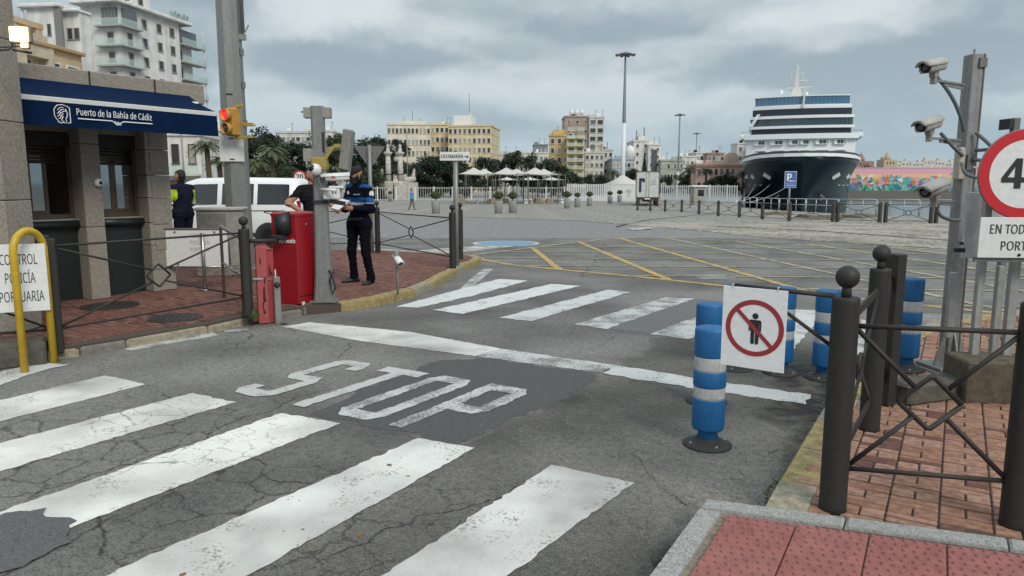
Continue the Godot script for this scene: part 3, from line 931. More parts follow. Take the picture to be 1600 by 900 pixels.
	var white := mat("awning_white", C(0.6, 0.6, 0.58), 0.7, 0.0, "fine", 2.0)
	part(aw, "awning_bar", mb().chbox(Vector3(-1.9, 2.44, 0.915), Vector3(4.25, 0.06, 0.035), 0.008), white)
	var val := mb(true)
	var N := 60
	for k in N:
		var x0 := -4.0 + 4.2 * k / N; var x1 := -4.0 + 4.2 * (k + 1) / N
		var w0 := 0.006 * sin(x0 * 9.0); var w1 := 0.006 * sin(x1 * 9.0)
		val.quad(Vector3(x0, 2.145, 0.935 + w0 * 1.6), Vector3(x0, 2.415, 0.93), Vector3(x1, 2.415, 0.93), Vector3(x1, 2.145, 0.935 + w1 * 1.6))
	part(aw, "valance", val, canvas)
	var wt := mat("print_white", C(0.78, 0.79, 0.8), 0.7)
	text(aw, "Puerto de la Bahía de Cádiz", 0.075, wt, Vector3(-1.19, 2.325, 0.945), Vector3.ZERO, false, "lettering", 0.9)
	var line := mb()
	line.bar(Vector3(-1.63, 2.25, 0.946), Vector3(-1.24, 2.25, 0.946), 0.004, 0.011).bar(Vector3(-1.1, 2.25, 0.946), Vector3(-0.735, 2.25, 0.946), 0.004, 0.011)
	for k in 3: line.bar(Vector3(-1.24 + k * 0.035, 2.253 - 0.006 * k, 0.946), Vector3(-1.18 + k * 0.025, 2.205, 0.946), 0.004, 0.01)
	line.bar(Vector3(-1.18, 2.205, 0.946), Vector3(-1.1, 2.25, 0.946), 0.004, 0.01)
	part(aw, "underline", line, wt)
	part(aw, "emblem", emblem(Vector3(-1.79, 2.285, 0.946)), wt)
	# folding arms below the canvas
	for x in [-0.35, -1.9, -3.4]: part(aw, "awning_arm", mb(true).tube([Vector3(x, 2.4, -0.1), Vector3(x + 0.12, 2.38, 0.45), Vector3(x, 2.42, 0.9)], 0.018, 6), mats["alu"])
	# small dome camera on the middle pillar
	var dc := thing("dome_camera", "white dome camera on the middle pillar of the booth", "camera", o.transform * Vector3(-1.02, 1.52, 0.085), o.rotation.y)
	var dm := Transform3D(Basis(Vector3.RIGHT, PI / 2), Vector3(0, 0, 0))
	part(dc, "housing", mb(true).lathe([Vector2(0.0, 0.0), Vector2(0.055, 0.0), Vector2(0.058, 0.02), Vector2(0.05, 0.05), Vector2(0.03, 0.068)], 20, dm), mat("white_plastic", C(0.66, 0.66, 0.65), 0.4))
	part(dc, "dome", mb(true).ball(Vector3(0.006, 0, 0.052), 0.03, 14), mat("black_glass", C(0.01, 0.01, 0.012), 0.1))
	# near pillar of the gate house, running out of the picture
	var p := thing("gate_pillar", "tall granite gate pillar at the edge carrying the lit floodlight", "pillar", Vector3(-5.0, K, -7.16))
	var y := 0.0
	for h in [0.62, 0.72, 0.78, 0.8, 0.9, 0.7]:
		part(p, "stone_block", mb().chbox(Vector3(-0.45, y + h * 0.5, -0.2), Vector3(0.9, h - 0.006, 0.4), 0.008), st[int(y) % 2])
		y += h
	# floodlights
	var f := thing("floodlight", "lit floodlight with a warm glow on the tall granite pillar", "floodlight", Vector3(-4.535, 2.988, -6.9), 0.25)
	var body := mat("lamp_body", C(0.22, 0.2, 0.16), 0.6, 0.3)
	part(f, "housing", mb().chbox(Vector3(0, 0, -0.05), Vector3(0.18, 0.155, 0.08), 0.015), body)
	var glow := mat("lamp_glow", C(0.9, 0.75, 0.45), 0.4)
	glow.emission_enabled = true
	glow.emission = Color(1.0, 0.9, 0.6)
	glow.emission_energy_multiplier = 0.85
	part(f, "lamp_glass", mb().chbox(Vector3(0, 0, -0.006), Vector3(0.155, 0.13, 0.012), 0.005), glow)
	part(f, "bracket", mb(true).tube([Vector3(-0.075, 0.01, -0.07), Vector3(-0.09, -0.1, -0.08), Vector3(-0.12, -0.13, -0.08), Vector3(-0.3, -0.13, -0.2)], 0.009, 6), mat("black_iron", C(0.03, 0.028, 0.026), 0.6, 0.3, "fine", 3.0))
	part(f, "bracket", mb(true).tube([Vector3(-0.09, -0.13, -0.08), Vector3(0.06, -0.15, -0.1)], 0.012, 6), mats["black_iron"])
	var l := OmniLight3D.new()
	l.name = "floodlight_lamp"
	l.position = Vector3(0, 0, 0.05)
	l.light_energy = 0.25
	l.light_color = Color(1.0, 0.84, 0.55)
	l.light_size = 0.07
	l.omni_range = 12.0
	l.omni_attenuation = 2.0
	l.shadow_enabled = true
	f.add_child(l)
	var f2 := thing("small_lamp", "small glowing lamp just below the floodlight", "lamp", Vector3(-4.492, 2.886, -6.9), 0.25)
	part(f2, "lamp_glass", mb().chbox(Vector3(0, 0, 0), Vector3(0.06, 0.045, 0.02), 0.006), glow)
	part(f2, "housing", mb().chbox(Vector3(0, 0, -0.03), Vector3(0.075, 0.055, 0.035), 0.008), body)
	part(f2, "bracket", mb(true).tube([Vector3(0, 0.01, -0.04), Vector3(-0.05, 0.0, -0.06), Vector3(-0.35, 0.0, -0.2)], 0.006, 6), mats["black_iron"])
	# pale lamp on the roof corner
	var rl := thing("roof_lamp", "pale rounded lamp on the corner of the booth roof", "lamp", o.transform * Vector3(0.16, 2.56, 0.5), o.rotation.y)
	part(rl, "housing", mb(true).lathe([Vector2(0.0, 0.07), Vector2(0.05, 0.065), Vector2(0.08, 0.03), Vector2(0.085, 0.0), Vector2(0.06, -0.01)], 14), mats["white_plastic"])
	part(rl, "bracket", mb().bar(Vector3(0, 0.02, -0.05), Vector3(0, 0.05, -0.22), 0.03, 0.02), mats["alu"])
func awning_top() -> MB:
	var m := mb(true)
	var N := 40
	for k in N:
		var x0 := -4.0 + 4.2 * k / N; var x1 := -4.0 + 4.2 * (k + 1) / N
		for j in 6:
			var q := []
			for c in [[x0, j], [x0, j + 1], [x1, j + 1], [x1, j]]:
				var t: float = c[1] / 6.0
				q.append(Vector3(c[0], lerpf(2.72, 2.47, t) - 0.02 * sin(PI * t) + 0.004 * sin(c[0] * 5.0) * t, lerpf(0.33, 0.92, t)))
			m.quad(q[0], q[1], q[2], q[3])
	return m
func emblem(c: Vector3) -> MB:
	# round emblem: a profile with waves of hair inside a rounded outline
	var m := mb(true)
	var lines := [
		[[0.05, 0.09], [0.0, 0.105], [-0.055, 0.095], [-0.09, 0.05], [-0.09, -0.02], [-0.07, -0.06], [-0.045, -0.085]],
		[[0.05, 0.09], [0.075, 0.075], [0.078, -0.03], [0.078, -0.09], [0.05, -0.1]],
		[[0.03, 0.06], [0.045, 0.02], [0.055, 0.005], [0.042, -0.005], [0.046, -0.03], [0.03, -0.04], [0.032, -0.075], [0.05, -0.1]],
		[[0.01, 0.075], [-0.03, 0.07], [-0.055, 0.04]], [[0.015, 0.055], [-0.02, 0.045], [-0.045, 0.015], [-0.06, 0.0]], [[0.01, 0.03], [-0.02, 0.015], [-0.04, -0.015], [-0.06, -0.03]],
		[[0.005, 0.005], [-0.015, -0.01], [-0.03, -0.045], [-0.05, -0.055]], [[0.0, -0.02], [-0.01, -0.05], [-0.02, -0.07], [0.01, -0.08]],
		[[-0.06, -0.085], [-0.03, -0.1], [0.0, -0.09], [0.03, -0.1]], [[0.01, 0.035], [0.03, 0.035]],
	]
	for l in lines:
		var pts := []
		for p in l: pts.append(c + Vector3(p[0], p[1], 0.0))
		m.tube(pts, 0.0052, 5)
	return m

# ------------------------------------------------------------------ street furniture
func iron() -> StandardMaterial3D: return mat("post_iron", C(0.034, 0.031, 0.029), 0.6, 0.25, "mottle", 5.0, 0.15)
func galv() -> StandardMaterial3D: return mat("galvanised", C(0.3, 0.305, 0.3), 0.5, 0.45, "streak", 1.4)
func galv_dark() -> StandardMaterial3D: return mat("galvanised_dark", C(0.2, 0.2, 0.19), 0.6, 0.3, "streak", 1.4)
func white_sheet() -> StandardMaterial3D: return mat("white_sheet", C(0.72, 0.73, 0.73), 0.45, 0.0, "fine", 2.0)
func black() -> StandardMaterial3D: return mat("black_print", C(0.015, 0.015, 0.017), 0.6)
func ball_post(at: Vector3, label: String, group: String, ball := true, r := 0.061, h := 1.0) -> Node3D:
	var o := thing("iron_post", label, "post", at, R.randf_range(-0.2, 0.2), group)
	part(o, "shaft", mb(true).lathe([Vector2(r * 1.06, -0.02), Vector2(r, 0.02), Vector2(r * 0.985, h - 0.02), Vector2(r * 0.985, h - 0.006), Vector2(r * 0.93, h)], 24), iron())
	if ball:
		part(o, "neck", mb(true).lathe([Vector2(r * 0.38, h - 0.005), Vector2(r * 0.34, h + 0.06)], 12), iron())
		part(o, "ball", mb(true).ball(Vector3(0, h + 0.09, 0), r * 0.86, 20), iron())
	return o
func rail_panel(a: Vector3, b: Vector3, top0: float, top1: float, bot: float, label: String, group: String, d := 0.12, r := 0.011) -> Node3D:
	# two rods, four diagonals that meet a diamond in the middle
	var o := thing("railing_panel", label, "railing", a, atan2(-(b.z - a.z), b.x - a.x), group)
	var L := Vector2(b.x - a.x, b.z - a.z).length()
	var e0 := 0.06; var e1 := L - 0.06
	var dy := b.y - a.y
	var c := Vector3(L * 0.5, (top0 + top1 + bot * 2.0) * 0.25 + dy * 0.5, 0)
	part(o, "top_rod", mb(true).tube([Vector3(e0, top0, 0), Vector3(e1, top1 + dy, 0)], r, 8), iron())
	part(o, "bottom_rod", mb(true).tube([Vector3(e0, bot, 0), Vector3(e1, bot + dy, 0)], r, 8), iron())
	for q in [[Vector3(e0, top0 - 0.02, 0), Vector3(-d * 0.5, d * 0.5, 0)], [Vector3(e0, bot + 0.02, 0), Vector3(-d * 0.5, -d * 0.5, 0)], [Vector3(e1, top1 + dy - 0.02, 0), Vector3(d * 0.5, d * 0.5, 0)], [Vector3(e1, bot + dy + 0.02, 0), Vector3(d * 0.5, -d * 0.5, 0)]]:
		part(o, "diagonal_rod", mb(true).tube([q[0], c + q[1]], r * 0.95, 8), iron())
	part(o, "diamond", mb(true).tube([c + Vector3(d, 0, 0), c + Vector3(d * 0.06, d * 0.94, 0), c + Vector3(-d * 0.06, d * 0.94, 0), c + Vector3(-d, 0.01, 0), c + Vector3(-d, -0.01, 0), c + Vector3(-d * 0.06, -d * 0.94, 0), c + Vector3(d * 0.06, -d * 0.94, 0), c + Vector3(d, -0.005, 0)], r * 1.05, 8), iron())
	return o
func round_sign(o: Node, c: Vector3, r: float, words: String, size: float, turn := 0.0):
	var b := Basis(Vector3.UP, turn) * Basis(Vector3.RIGHT, PI / 2)
	part(o, "sign_back", mb(true).lathe([Vector2(0.0, -0.012), Vector2(r, -0.012), Vector2(r, 0.0), Vector2(0.0, 0.0)], 40, Transform3D(b, c)), galv())
	var red := mat("sign_red", C(0.5, 0.016, 0.025), 0.35, 0.0, "fine", 3.0)
	var ring := mb()
	for k in 48:
		var a := TAU * k / 48; var a2 := TAU * (k + 1) / 48
		var x := b * Vector3(0, 0.003, 0)
		ring.quad(c + x + b * Vector3(cos(a), 0, sin(a)) * r * 0.985, c + x + b * Vector3(cos(a2), 0, sin(a2)) * r * 0.985, c + x + b * Vector3(cos(a2), 0, sin(a2)) * r * 0.76, c + x + b * Vector3(cos(a), 0, sin(a)) * r * 0.76)
	part(o, "red_ring", ring, red)
	part(o, "sign_face", mb().lathe([Vector2(0.0, 0.0015), Vector2(r * 0.77, 0.0015), Vector2(r * 0.77, 0.002), Vector2(0.0, 0.002)], 40, Transform3D(b, c)), white_sheet())
	text(o, words, size, black(), c + Basis(Vector3.UP, turn) * Vector3(0, 0, 0.005), Vector3(0, turn, 0), true, "numeral")
func bullet_camera(called: String, label: String, at: Vector3, yaw: float, pitch: float, s: float, m: Material) -> Node3D:
	# long housing with a sun hood, glass front and a short foot
	var o := thing(called, label, "camera", at, yaw, "")
	var b := Basis(Vector3.RIGHT, pitch)
	var body := mb(true)
	var hood := mb(true)
	var rings := []
	for z in [-0.19, -0.185, 0.15]:
		var k := 0.9 if z < -0.188 else 1.0
		var ring := []
		for p in [[-0.055, -0.03], [-0.04, -0.052], [0.04, -0.052], [0.055, -0.03], [0.055, 0.03], [0.035, 0.05], [-0.035, 0.05], [-0.055, 0.03]]:
			ring.append(b * (Vector3(p[0] * k, p[1] * k, z) * s))
		rings.append(ring)
	body.loft(rings)
	part(o, "housing", body, m)
	rings = []
	for z in [-0.2, 0.21]:
		var ring := []
		for k in 11:
			var a := PI * k / 10
			ring.append(b * (Vector3(cos(a) * 0.066, 0.004 + sin(a) * 0.056, z) * s))
		for k in 11:
			var a := PI * (10 - k) / 10
			ring.append(b * (Vector3(cos(a) * 0.061, 0.004 + sin(a) * 0.051, z) * s))
		rings.append(ring)
	part(o, "sun_hood", hood.loft(rings), m)
	part(o, "front_glass", mb(true).lathe([Vector2(0, 0.004), Vector2(0.043, 0.004), Vector2(0.046, 0.0)], 20, Transform3D(b * Basis(Vector3.RIGHT, PI / 2), b * (Vector3(0, -0.002, 0.15) * s)).scaled_local(Vector3.ONE * s)), mat("black_glass", C(0.01, 0.01, 0.012), 0.1))
	part(o, "lens", mb(true).lathe([Vector2(0.018, 0.0), Vector2(0.024, 0.012), Vector2(0.016, 0.012), Vector2(0.012, 0.004)], 16, Transform3D(b * Basis(Vector3.RIGHT, PI / 2), b * (Vector3(0, -0.002, 0.153) * s)).scaled_local(Vector3.ONE * s)), mat("lens_grey", C(0.12, 0.12, 0.13), 0.3))
	part(o, "foot", mb().box(b * (Vector3(0, -0.07, -0.04) * s), Vector3(0.05, 0.05, 0.09) * s, b).box(Vector3(0, -0.115, -0.05) * s, Vector3(0.042, 0.07, 0.05) * s), mat("camera_foot", C(0.3, 0.29, 0.26), 0.6, 0.0, "mottle", 4.0))
	return o
func make_left_street_things():
	var G1 := "iron ball posts of the booth railing"
	var p88 := Vector3(-4.24, K - 0.05, -6.58)
	var sq := thing("square_post", "square black railing post beside the yellow hoop", "post", p88, 0.5)
	part(sq, "shaft", mb().chbox(Vector3(0, 0.53, 0), Vector3(0.115, 1.06, 0.115), 0.006), iron())
	part(sq, "cap", mb().chbox(Vector3(-0.01, 1.075, 0), Vector3(0.05, 0.03, 0.05), 0.004), iron())
	var p388 := Vector3(-3.04, K, -8.19)
	ball_post(p388, "ball-topped iron post next to the broken red post", G1)
	rail_panel(p88, p388, 0.99, 0.955, 0.22, "iron railing with a diamond, along the kerb before the booth", "booth railings", 0.12)
	rail_panel(Vector3(-5.35, K, -5.75), p88, 0.99, 0.99, 0.22, "iron railing behind the white lettered sign and yellow hoop", "booth railings", 0.12)
	# white lettered sign on the railing
	var cs := thing("lettered_sign", "white sign reading CONTROL POLICÍA PORTUARIA behind the yellow hoop", "sign", Vector3(-4.34, 0.8, -6.32), 0.42)
	part(cs, "sheet", mb().chbox(Vector3(0, 0, 0), Vector3(0.41, 0.6, 0.006), 0.002), white_sheet())
	var y := 0.165
	for l in [["CONTROL", 0.28], ["POLICÍA", 0.225], ["PORTUARIA", 0.335]]:
		text(cs, l[0], 0.092, black(), Vector3(-0.002, y, 0.0045), Vector3.ZERO, false, "lettering", l[1])
		y -= 0.165
	# yellow hoop
	var hoop := thing("yellow_hoop", "yellow steel hoop guarding the pavement corner", "hoop", Vector3(-4.215, 0, -6.28), PI / 2 - 0.1)
	var pts := [Vector3(-0.175, 0, 0)]
	for k in 13:
		var a := PI - PI * k / 12
		pts.append(Vector3(cos(a) * 0.175, 1.045 + sin(a) * 0.175, 0))
	pts.append(Vector3(0.175, 0, 0))
	part(hoop, "tube", mb(true).tube(pts, 0.032, 14), mat("hoop_yellow", C(0.56, 0.36, 0.02), 0.4, 0.0, "mottle", 3.0))
	var blk := thing("concrete_block", "mossy concrete block at the foot of the yellow hoop", "block", Vector3(-4.62, 0, -6.34), 0.5)
	part(blk, "block", mb().chbox(Vector3(0, 0.1, 0), Vector3(0.75, 0.24, 0.3), 0.03), mat("mossy_concrete", C(0.13, 0.12, 0.095), 0.95, 0.0, "stone", 1.5, 1.0))
	# manhole covers in the pavement
	for q in [[Vector3(-5.009, 0.12, -8.874), 0.3, "round iron cover in the brick pavement before the booth door"], [Vector3(-3.807, 0.12, -8.047), 0.26, "worn iron cover in the bricks near the kerb"]]:
		var mh := thing("manhole_cover", q[2], "manhole cover", q[0] + Vector3(0, 0.004, 0), 0.3)
		part(mh, "lid", mb().lathe([Vector2(q[1] * 1.12, -0.01), Vector2(q[1] * 1.12, 0.004), Vector2(q[1] * 1.02, 0.004), Vector2(q[1], 0.001), Vector2(0, 0.001)], 28), mat("cast_iron", C(0.05, 0.045, 0.042), 0.6, 0.3, "mottle", 4.0, 0.3))
		var rib := mb()
		for k in range(-3, 4): rib.box(Vector3(k * q[1] * 0.25, 0.004, 0), Vector3(0.018, 0.006, q[1] * 1.6 * sqrt(1.0 - pow(k * 0.25, 2))))
		part(mh, "rib", rib, mats["cast_iron"])
	# lighting mast with signal
	var mast := thing("steel_mast", "tall octagonal grey steel mast beside the booth", "mast", Vector3(-4.86, K, -12.9), 0.2)
	part(mast, "shaft", mb().lathe([Vector2(0.225, 0), Vector2(0.195, 5.0), Vector2(0.17, 9.0)], 10), galv())
	part(mast, "base_plate", mb().chbox(Vector3(0, 0.015, 0), Vector3(0.6, 0.03, 0.6), 0.005), galv())
	part(mast, "conduit", mb(true).tube([Vector3(0.235, 3.95, 0.06), Vector3(0.225, 9.0, 0.06)], 0.032, 8), galv())
	part(mast, "conduit_foot", mb().box(Vector3(0.22, 4.0, 0.06), Vector3(0.12, 0.09, 0.08)).bar(Vector3(0.24, 4.02, 0.1), Vector3(0.34, 4.2, 0.1), 0.02, 0.02), galv())
	for yy in [2.55, 3.2, 3.75]: part(mast, "cable_clip", mb().box(Vector3(0.208, yy, 0.08), Vector3(0.05, 0.11, 0.05)), galv_dark())
	part(mast, "slot", mb().box(Vector3(-0.02, 3.03, 0.2), Vector3(0.11, 0.02, 0.02)), black())
	var pl := part(mast, "white_plate", mb().chbox(Vector3(-0.02, 2.11, 0.235), Vector3(0.4, 0.44, 0.008), 0.003), white_sheet())
	part(pl, "strap", mb().box(Vector3(-0.02, 2.285, 0.242), Vector3(0.08, 0.018, 0.006)).box(Vector3(-0.02, 1.93, 0.242), Vector3(0.08, 0.018, 0.006)), black())
	var sg := thing("traffic_signal", "yellow two-lamp signal with its red lamp lit on the mast", "traffic light", Vector3(-4.72, 2.66, -12.48), -0.5)
	sg.scale = Vector3.ONE * 0.9
	var sy := mat("signal_yellow", C(0.5, 0.27, 0.05), 0.45, 0.0, "mottle", 3.0)
	part(sg, "housing", mb().chbox(Vector3(0, 0, 0), Vector3(0.22, 0.52, 0.2), 0.03), sy)
	for k in 2:
		var yy := 0.125 - 0.25 * k
		part(sg, "visor", mb(true).lathe([Vector2(0.105, 0.0), Vector2(0.108, 0.11), Vector2(0.098, 0.11), Vector2(0.096, 0.0)], 20, Transform3D(Basis(Vector3.RIGHT, PI / 2), Vector3(0, yy, 0.09))), sy)
		var lm: StandardMaterial3D
		if k == 0:
			lm = mat("red_lamp", C(0.6, 0.03, 0.04), 0.4)
			lm.emission_enabled = true
			lm.emission = Color(1.0, 0.12, 0.16)
			lm.emission_energy_multiplier = 1.1
		else: lm = mat("dark_lamp", C(0.05, 0.06, 0.05), 0.3, 0.0, "mottle", 12.0)
		part(sg, "lamp", mb(true).ball(Vector3(0, yy, 0.1), 0.092, 16, 1.0), lm).scale.z = 1.0
	var rl := OmniLight3D.new()
	rl.name = "red_lamp_light"
	rl.position = Vector3(0, 0.125, 0.21)
	rl.light_energy = 0.02
	rl.light_size = 0.09
	rl.light_color = Color(1.0, 0.1, 0.12)
	rl.shadow_enabled = true
	sg.add_child(rl)
	var yb := mat("yellow_bracket", C(0.5, 0.36, 0.06), 0.6, 0.0, "mottle", 3.0)
	part(sg, "bracket", mb().bar(Vector3(0.05, -0.02, -0.08), Vector3(0.42, -0.06, -0.1), 0.05, 0.07).bar(Vector3(0.0, -0.29, -0.05), Vector3(0.38, -0.27, -0.1), 0.05, 0.05).bar(Vector3(0.0, 0.27, -0.05), Vector3(0.2, 0.31, -0.06), 0.05, 0.05), yb)
	make_camera_column()
	make_barrier()
	# bullet camera on a short stake at the kerb
	var sc := bullet_camera("kerb_camera", "white camera on a short stake by the yellow kerb", Vector3(-1.548, 0.6, -9.76), 0.45, 0.28, 0.75, mat("white_plastic", C(0.66, 0.66, 0.65), 0.4))
	part(sc, "stake", mb(true).tube([Vector3(0, -0.48, -0.04), Vector3(0, 0.06, -0.06)], 0.019, 8), galv())
	part(sc, "junction_box", mb().chbox(Vector3(-0.005, 0.075, -0.06), Vector3(0.07, 0.07, 0.05), 0.008), galv())
	# grey service cabinet
	var cab := thing("service_cabinet", "grey service cabinet behind the information panel", "cabinet", Vector3(-4.82, K, -12.05), 0.18)
	var cg := mat("cabinet_grey", C(0.33, 0.33, 0.3), 0.6, 0.0, "mottle", 1.5)
	part(cab, "body", mb().chbox(Vector3(0, 0.62, 0), Vector3(0.72, 0.92, 0.42), 0.012), cg)
	part(cab, "roof", mb().chbox(Vector3(0, 1.1, 0.01), Vector3(0.76, 0.05, 0.48), 0.012), mat("cabinet_light", C(0.45, 0.45, 0.42), 0.6, 0.0, "mottle", 1.5))
	part(cab, "plinth", mb().chbox(Vector3(0, 0.08, 0), Vector3(0.78, 0.16, 0.46), 0.01), mat("concrete", C(0.3, 0.28, 0.25), 0.9, 0.0, "stone", 1.5, 0.5))
	part(cab, "door", mb().chbox(Vector3(-0.12, 0.62, 0.212), Vector3(0.44, 0.82, 0.008), 0.003), mat("cabinet_door", C(0.2, 0.2, 0.185), 0.6, 0.0, "mottle", 1.5))
	part(cab, "lock", mb(true).ball(Vector3(0.3, 0.5, 0.215), 0.02, 8), black())
	# information panel on steel legs
	var ip := thing("information_panel", "white panel on steel legs with faded lettering by the booth", "sign", Vector3(-4.5, K, -10.25), 0.02)
	part(ip, "sheet", mb().chbox(Vector3(0, 0.6, 0), Vector3(0.92, 0.52, 0.012), 0.004), white_sheet())
	var steel := mat("stainless", C(0.45, 0.44, 0.42), 0.3, 0.8, "streak", 2.0)
	part(ip, "frame", mb(true).tube([Vector3(-0.46, 0.87, 0.0), Vector3(0.42, 0.87, 0), Vector3(0.47, 0.83, 0), Vector3(0.47, 0.36, 0)], 0.016, 8).tube([Vector3(-0.46, 0.335, 0), Vector3(0.47, 0.335, 0)], 0.012, 8), steel)
	part(ip, "leg", mb(true).tube([Vector3(-0.5, 0, 0), Vector3(-0.5, 0.9, 0)], 0.035, 10), steel)
	part(ip, "leg", mb(true).tube([Vector3(0.12, -0.0, 0.05), Vector3(0.12, 0.82, 0.05)], 0.025, 10).box(Vector3(0.12, 0.01, 0.05), Vector3(0.14, 0.02, 0.12)), steel)
	for q in [[-0.28, 0.83], [0.28, 0.83], [-0.26, 0.37]]: part(ip, "bolt", mb(true).ball(Vector3(q[0], q[1], 0.01), 0.016, 8), galv_dark())
	var fade := mat("faded_print", C(0.3, 0.3, 0.3), 0.6)
	y = 0.78
	for l in ["CONTROL", "POLICÍA", "PORTUARIA"]:
		text(ip, l, 0.055, fade, Vector3(0.06, y, 0.0075), Vector3.ZERO, false, "lettering", 0.27)
		y -= 0.1
	# steel handrail between the panel and the ball post
	var hr := thing("handrail", "steel tube handrail between the panel and the ball post", "handrail", Vector3(-3.85, K, -9.55))
	var e := p388 - hr.position + Vector3(-0.02, -K + 0.12, -0.05)
	part(hr, "rail", mb(true).tube([Vector3(0, 0, 0), Vector3(0, 0.92, 0), Vector3(0.02, 0.96, 0.04), Vector3(e.x, 0.86, e.z)], 0.02, 10), steel)
	part(hr, "lower_rail", mb(true).tube([Vector3(0, 0.47, 0), Vector3(e.x, 0.42, e.z)], 0.017, 10), steel)
	var hr2 := thing("swing_bar", "dark iron bar from the ball post towards the red barrier cabinet", "bar", p388)
	part(hr2, "bar", mb(true).tube([Vector3(0.06, 0.86, -0.02), Vector3(0.3, 0.85, -0.2)], 0.024, 10), iron())
	part(hr2, "lower_bar", mb(true).tube([Vector3(0.06, 0.42, -0.02), Vector3(0.26, 0.4, -0.2)], 0.018, 10), galv())
	# railings and signs at the back of the pavement
	var G2 := "iron ball posts at the back of the pavement"
	var q590 := Vector3(-2.98, K, -16.0); var q708 := Vector3(-1.07, K, -12.98); var q718 := Vector3(-1.05, K, -14.6)
	ball_post(q590, "ball-topped iron post behind the officer, beside the sign pole", G2)
	ball_post(q708, "ball-topped iron post in front of the catamaran sign", G2)
	ball_post(q718, "ball-topped iron post just behind the catamaran sign", G2)
	rail_panel(q590, q708, 0.9, 0.9, 0.2, "iron railing panel between officer and catamaran sign", "railings at the back of the pavement", 0.12, 0.011)
	rail_panel(q708, q718, 0.9, 0.9, 0.2, "iron railing panel seen edge-on behind the catamaran sign", "railings at the back of the pavement", 0.12, 0.011)
	rail_panel(Vector3(-5.6, K, -16.2), q590, 0.9, 0.9, 0.2, "iron railing panel seen behind the officer and red cabinet", "railings at the back of the pavement", 0.12, 0.011)
	var ys := thing("yield_sign", "grey back of a triangular sign on a pole behind the officer", "sign", Vector3(-3.08, K, -15.85), 0.1)
	part(ys, "pole", mb(true).tube([Vector3(0, 0, 0), Vector3(0, 2.34, 0)], 0.042, 12), galv())
	part(ys, "sign_back", mb().prism([Vector2(-0.33, -0.02), Vector2(0.33, -0.02), Vector2(0.3, 0.04), Vector2(0.05, 0.4), Vector2(0.01, 0.42), Vector2(-0.05, 0.4), Vector2(-0.3, 0.04)], -0.01, 0.0, Transform3D(Basis(Vector3.RIGHT, PI / 2), Vector3(0, 2.3, -0.05))), galv_dark())
	part(ys, "clamp", mb().box(Vector3(0, 2.2, -0.03), Vector3(0.12, 0.03, 0.05)).box(Vector3(0, 2.02, -0.03), Vector3(0.12, 0.03, 0.05)), galv())
	var ct := thing("direction_sign", "white direction sign reading CATAMARÁN with an arrow", "sign", Vector3(-1.03, K, -13.35), 0.0)
	part(ct, "pole", mb(true).tube([Vector3(0, 0, 0), Vector3(0, 2.05, 0)], 0.045, 12), galv())
	part(ct, "pole_cap", mb(true).lathe([Vector2(0.045, 2.05), Vector2(0.04, 2.09), Vector2(0.0, 2.1)], 12), iron())
	part(ct, "sign_plate", mb().chbox(Vector3(-0.01, 2.0, 0.055), Vector3(0.54, 0.155, 0.025), 0.006), white_sheet())
	text(ct, "CATAMARÁN", 0.06, black(), Vector3(-0.06, 2.0, 0.069), Vector3.ZERO, true, "lettering", 0.4)
	part(ct, "arrow", mb().box(Vector3(0.19, 1.995, 0.069), Vector3(0.05, 0.014, 0.003)).prism([Vector2(0, -0.028), Vector2(0.04, 0), Vector2(0, 0.028)], 0, 0.003, Transform3D(Basis(Vector3.RIGHT, PI / 2), Vector3(0.208, 1.995, 0.0675))), black())
	var s20 := thing("speed_sign", "round red-rimmed sign reading 20 beyond the van", "sign", Vector3(-9.876, gy(34), -34), 0.0)
	round_sign(s20, Vector3(0, 2.1, 0.03), 0.3, "20", 0.24)
	part(s20, "pole", mb(true).tube([Vector3(0, -0.1, -0.03), Vector3(0, 2.3, -0.03)], 0.035, 8), galv())
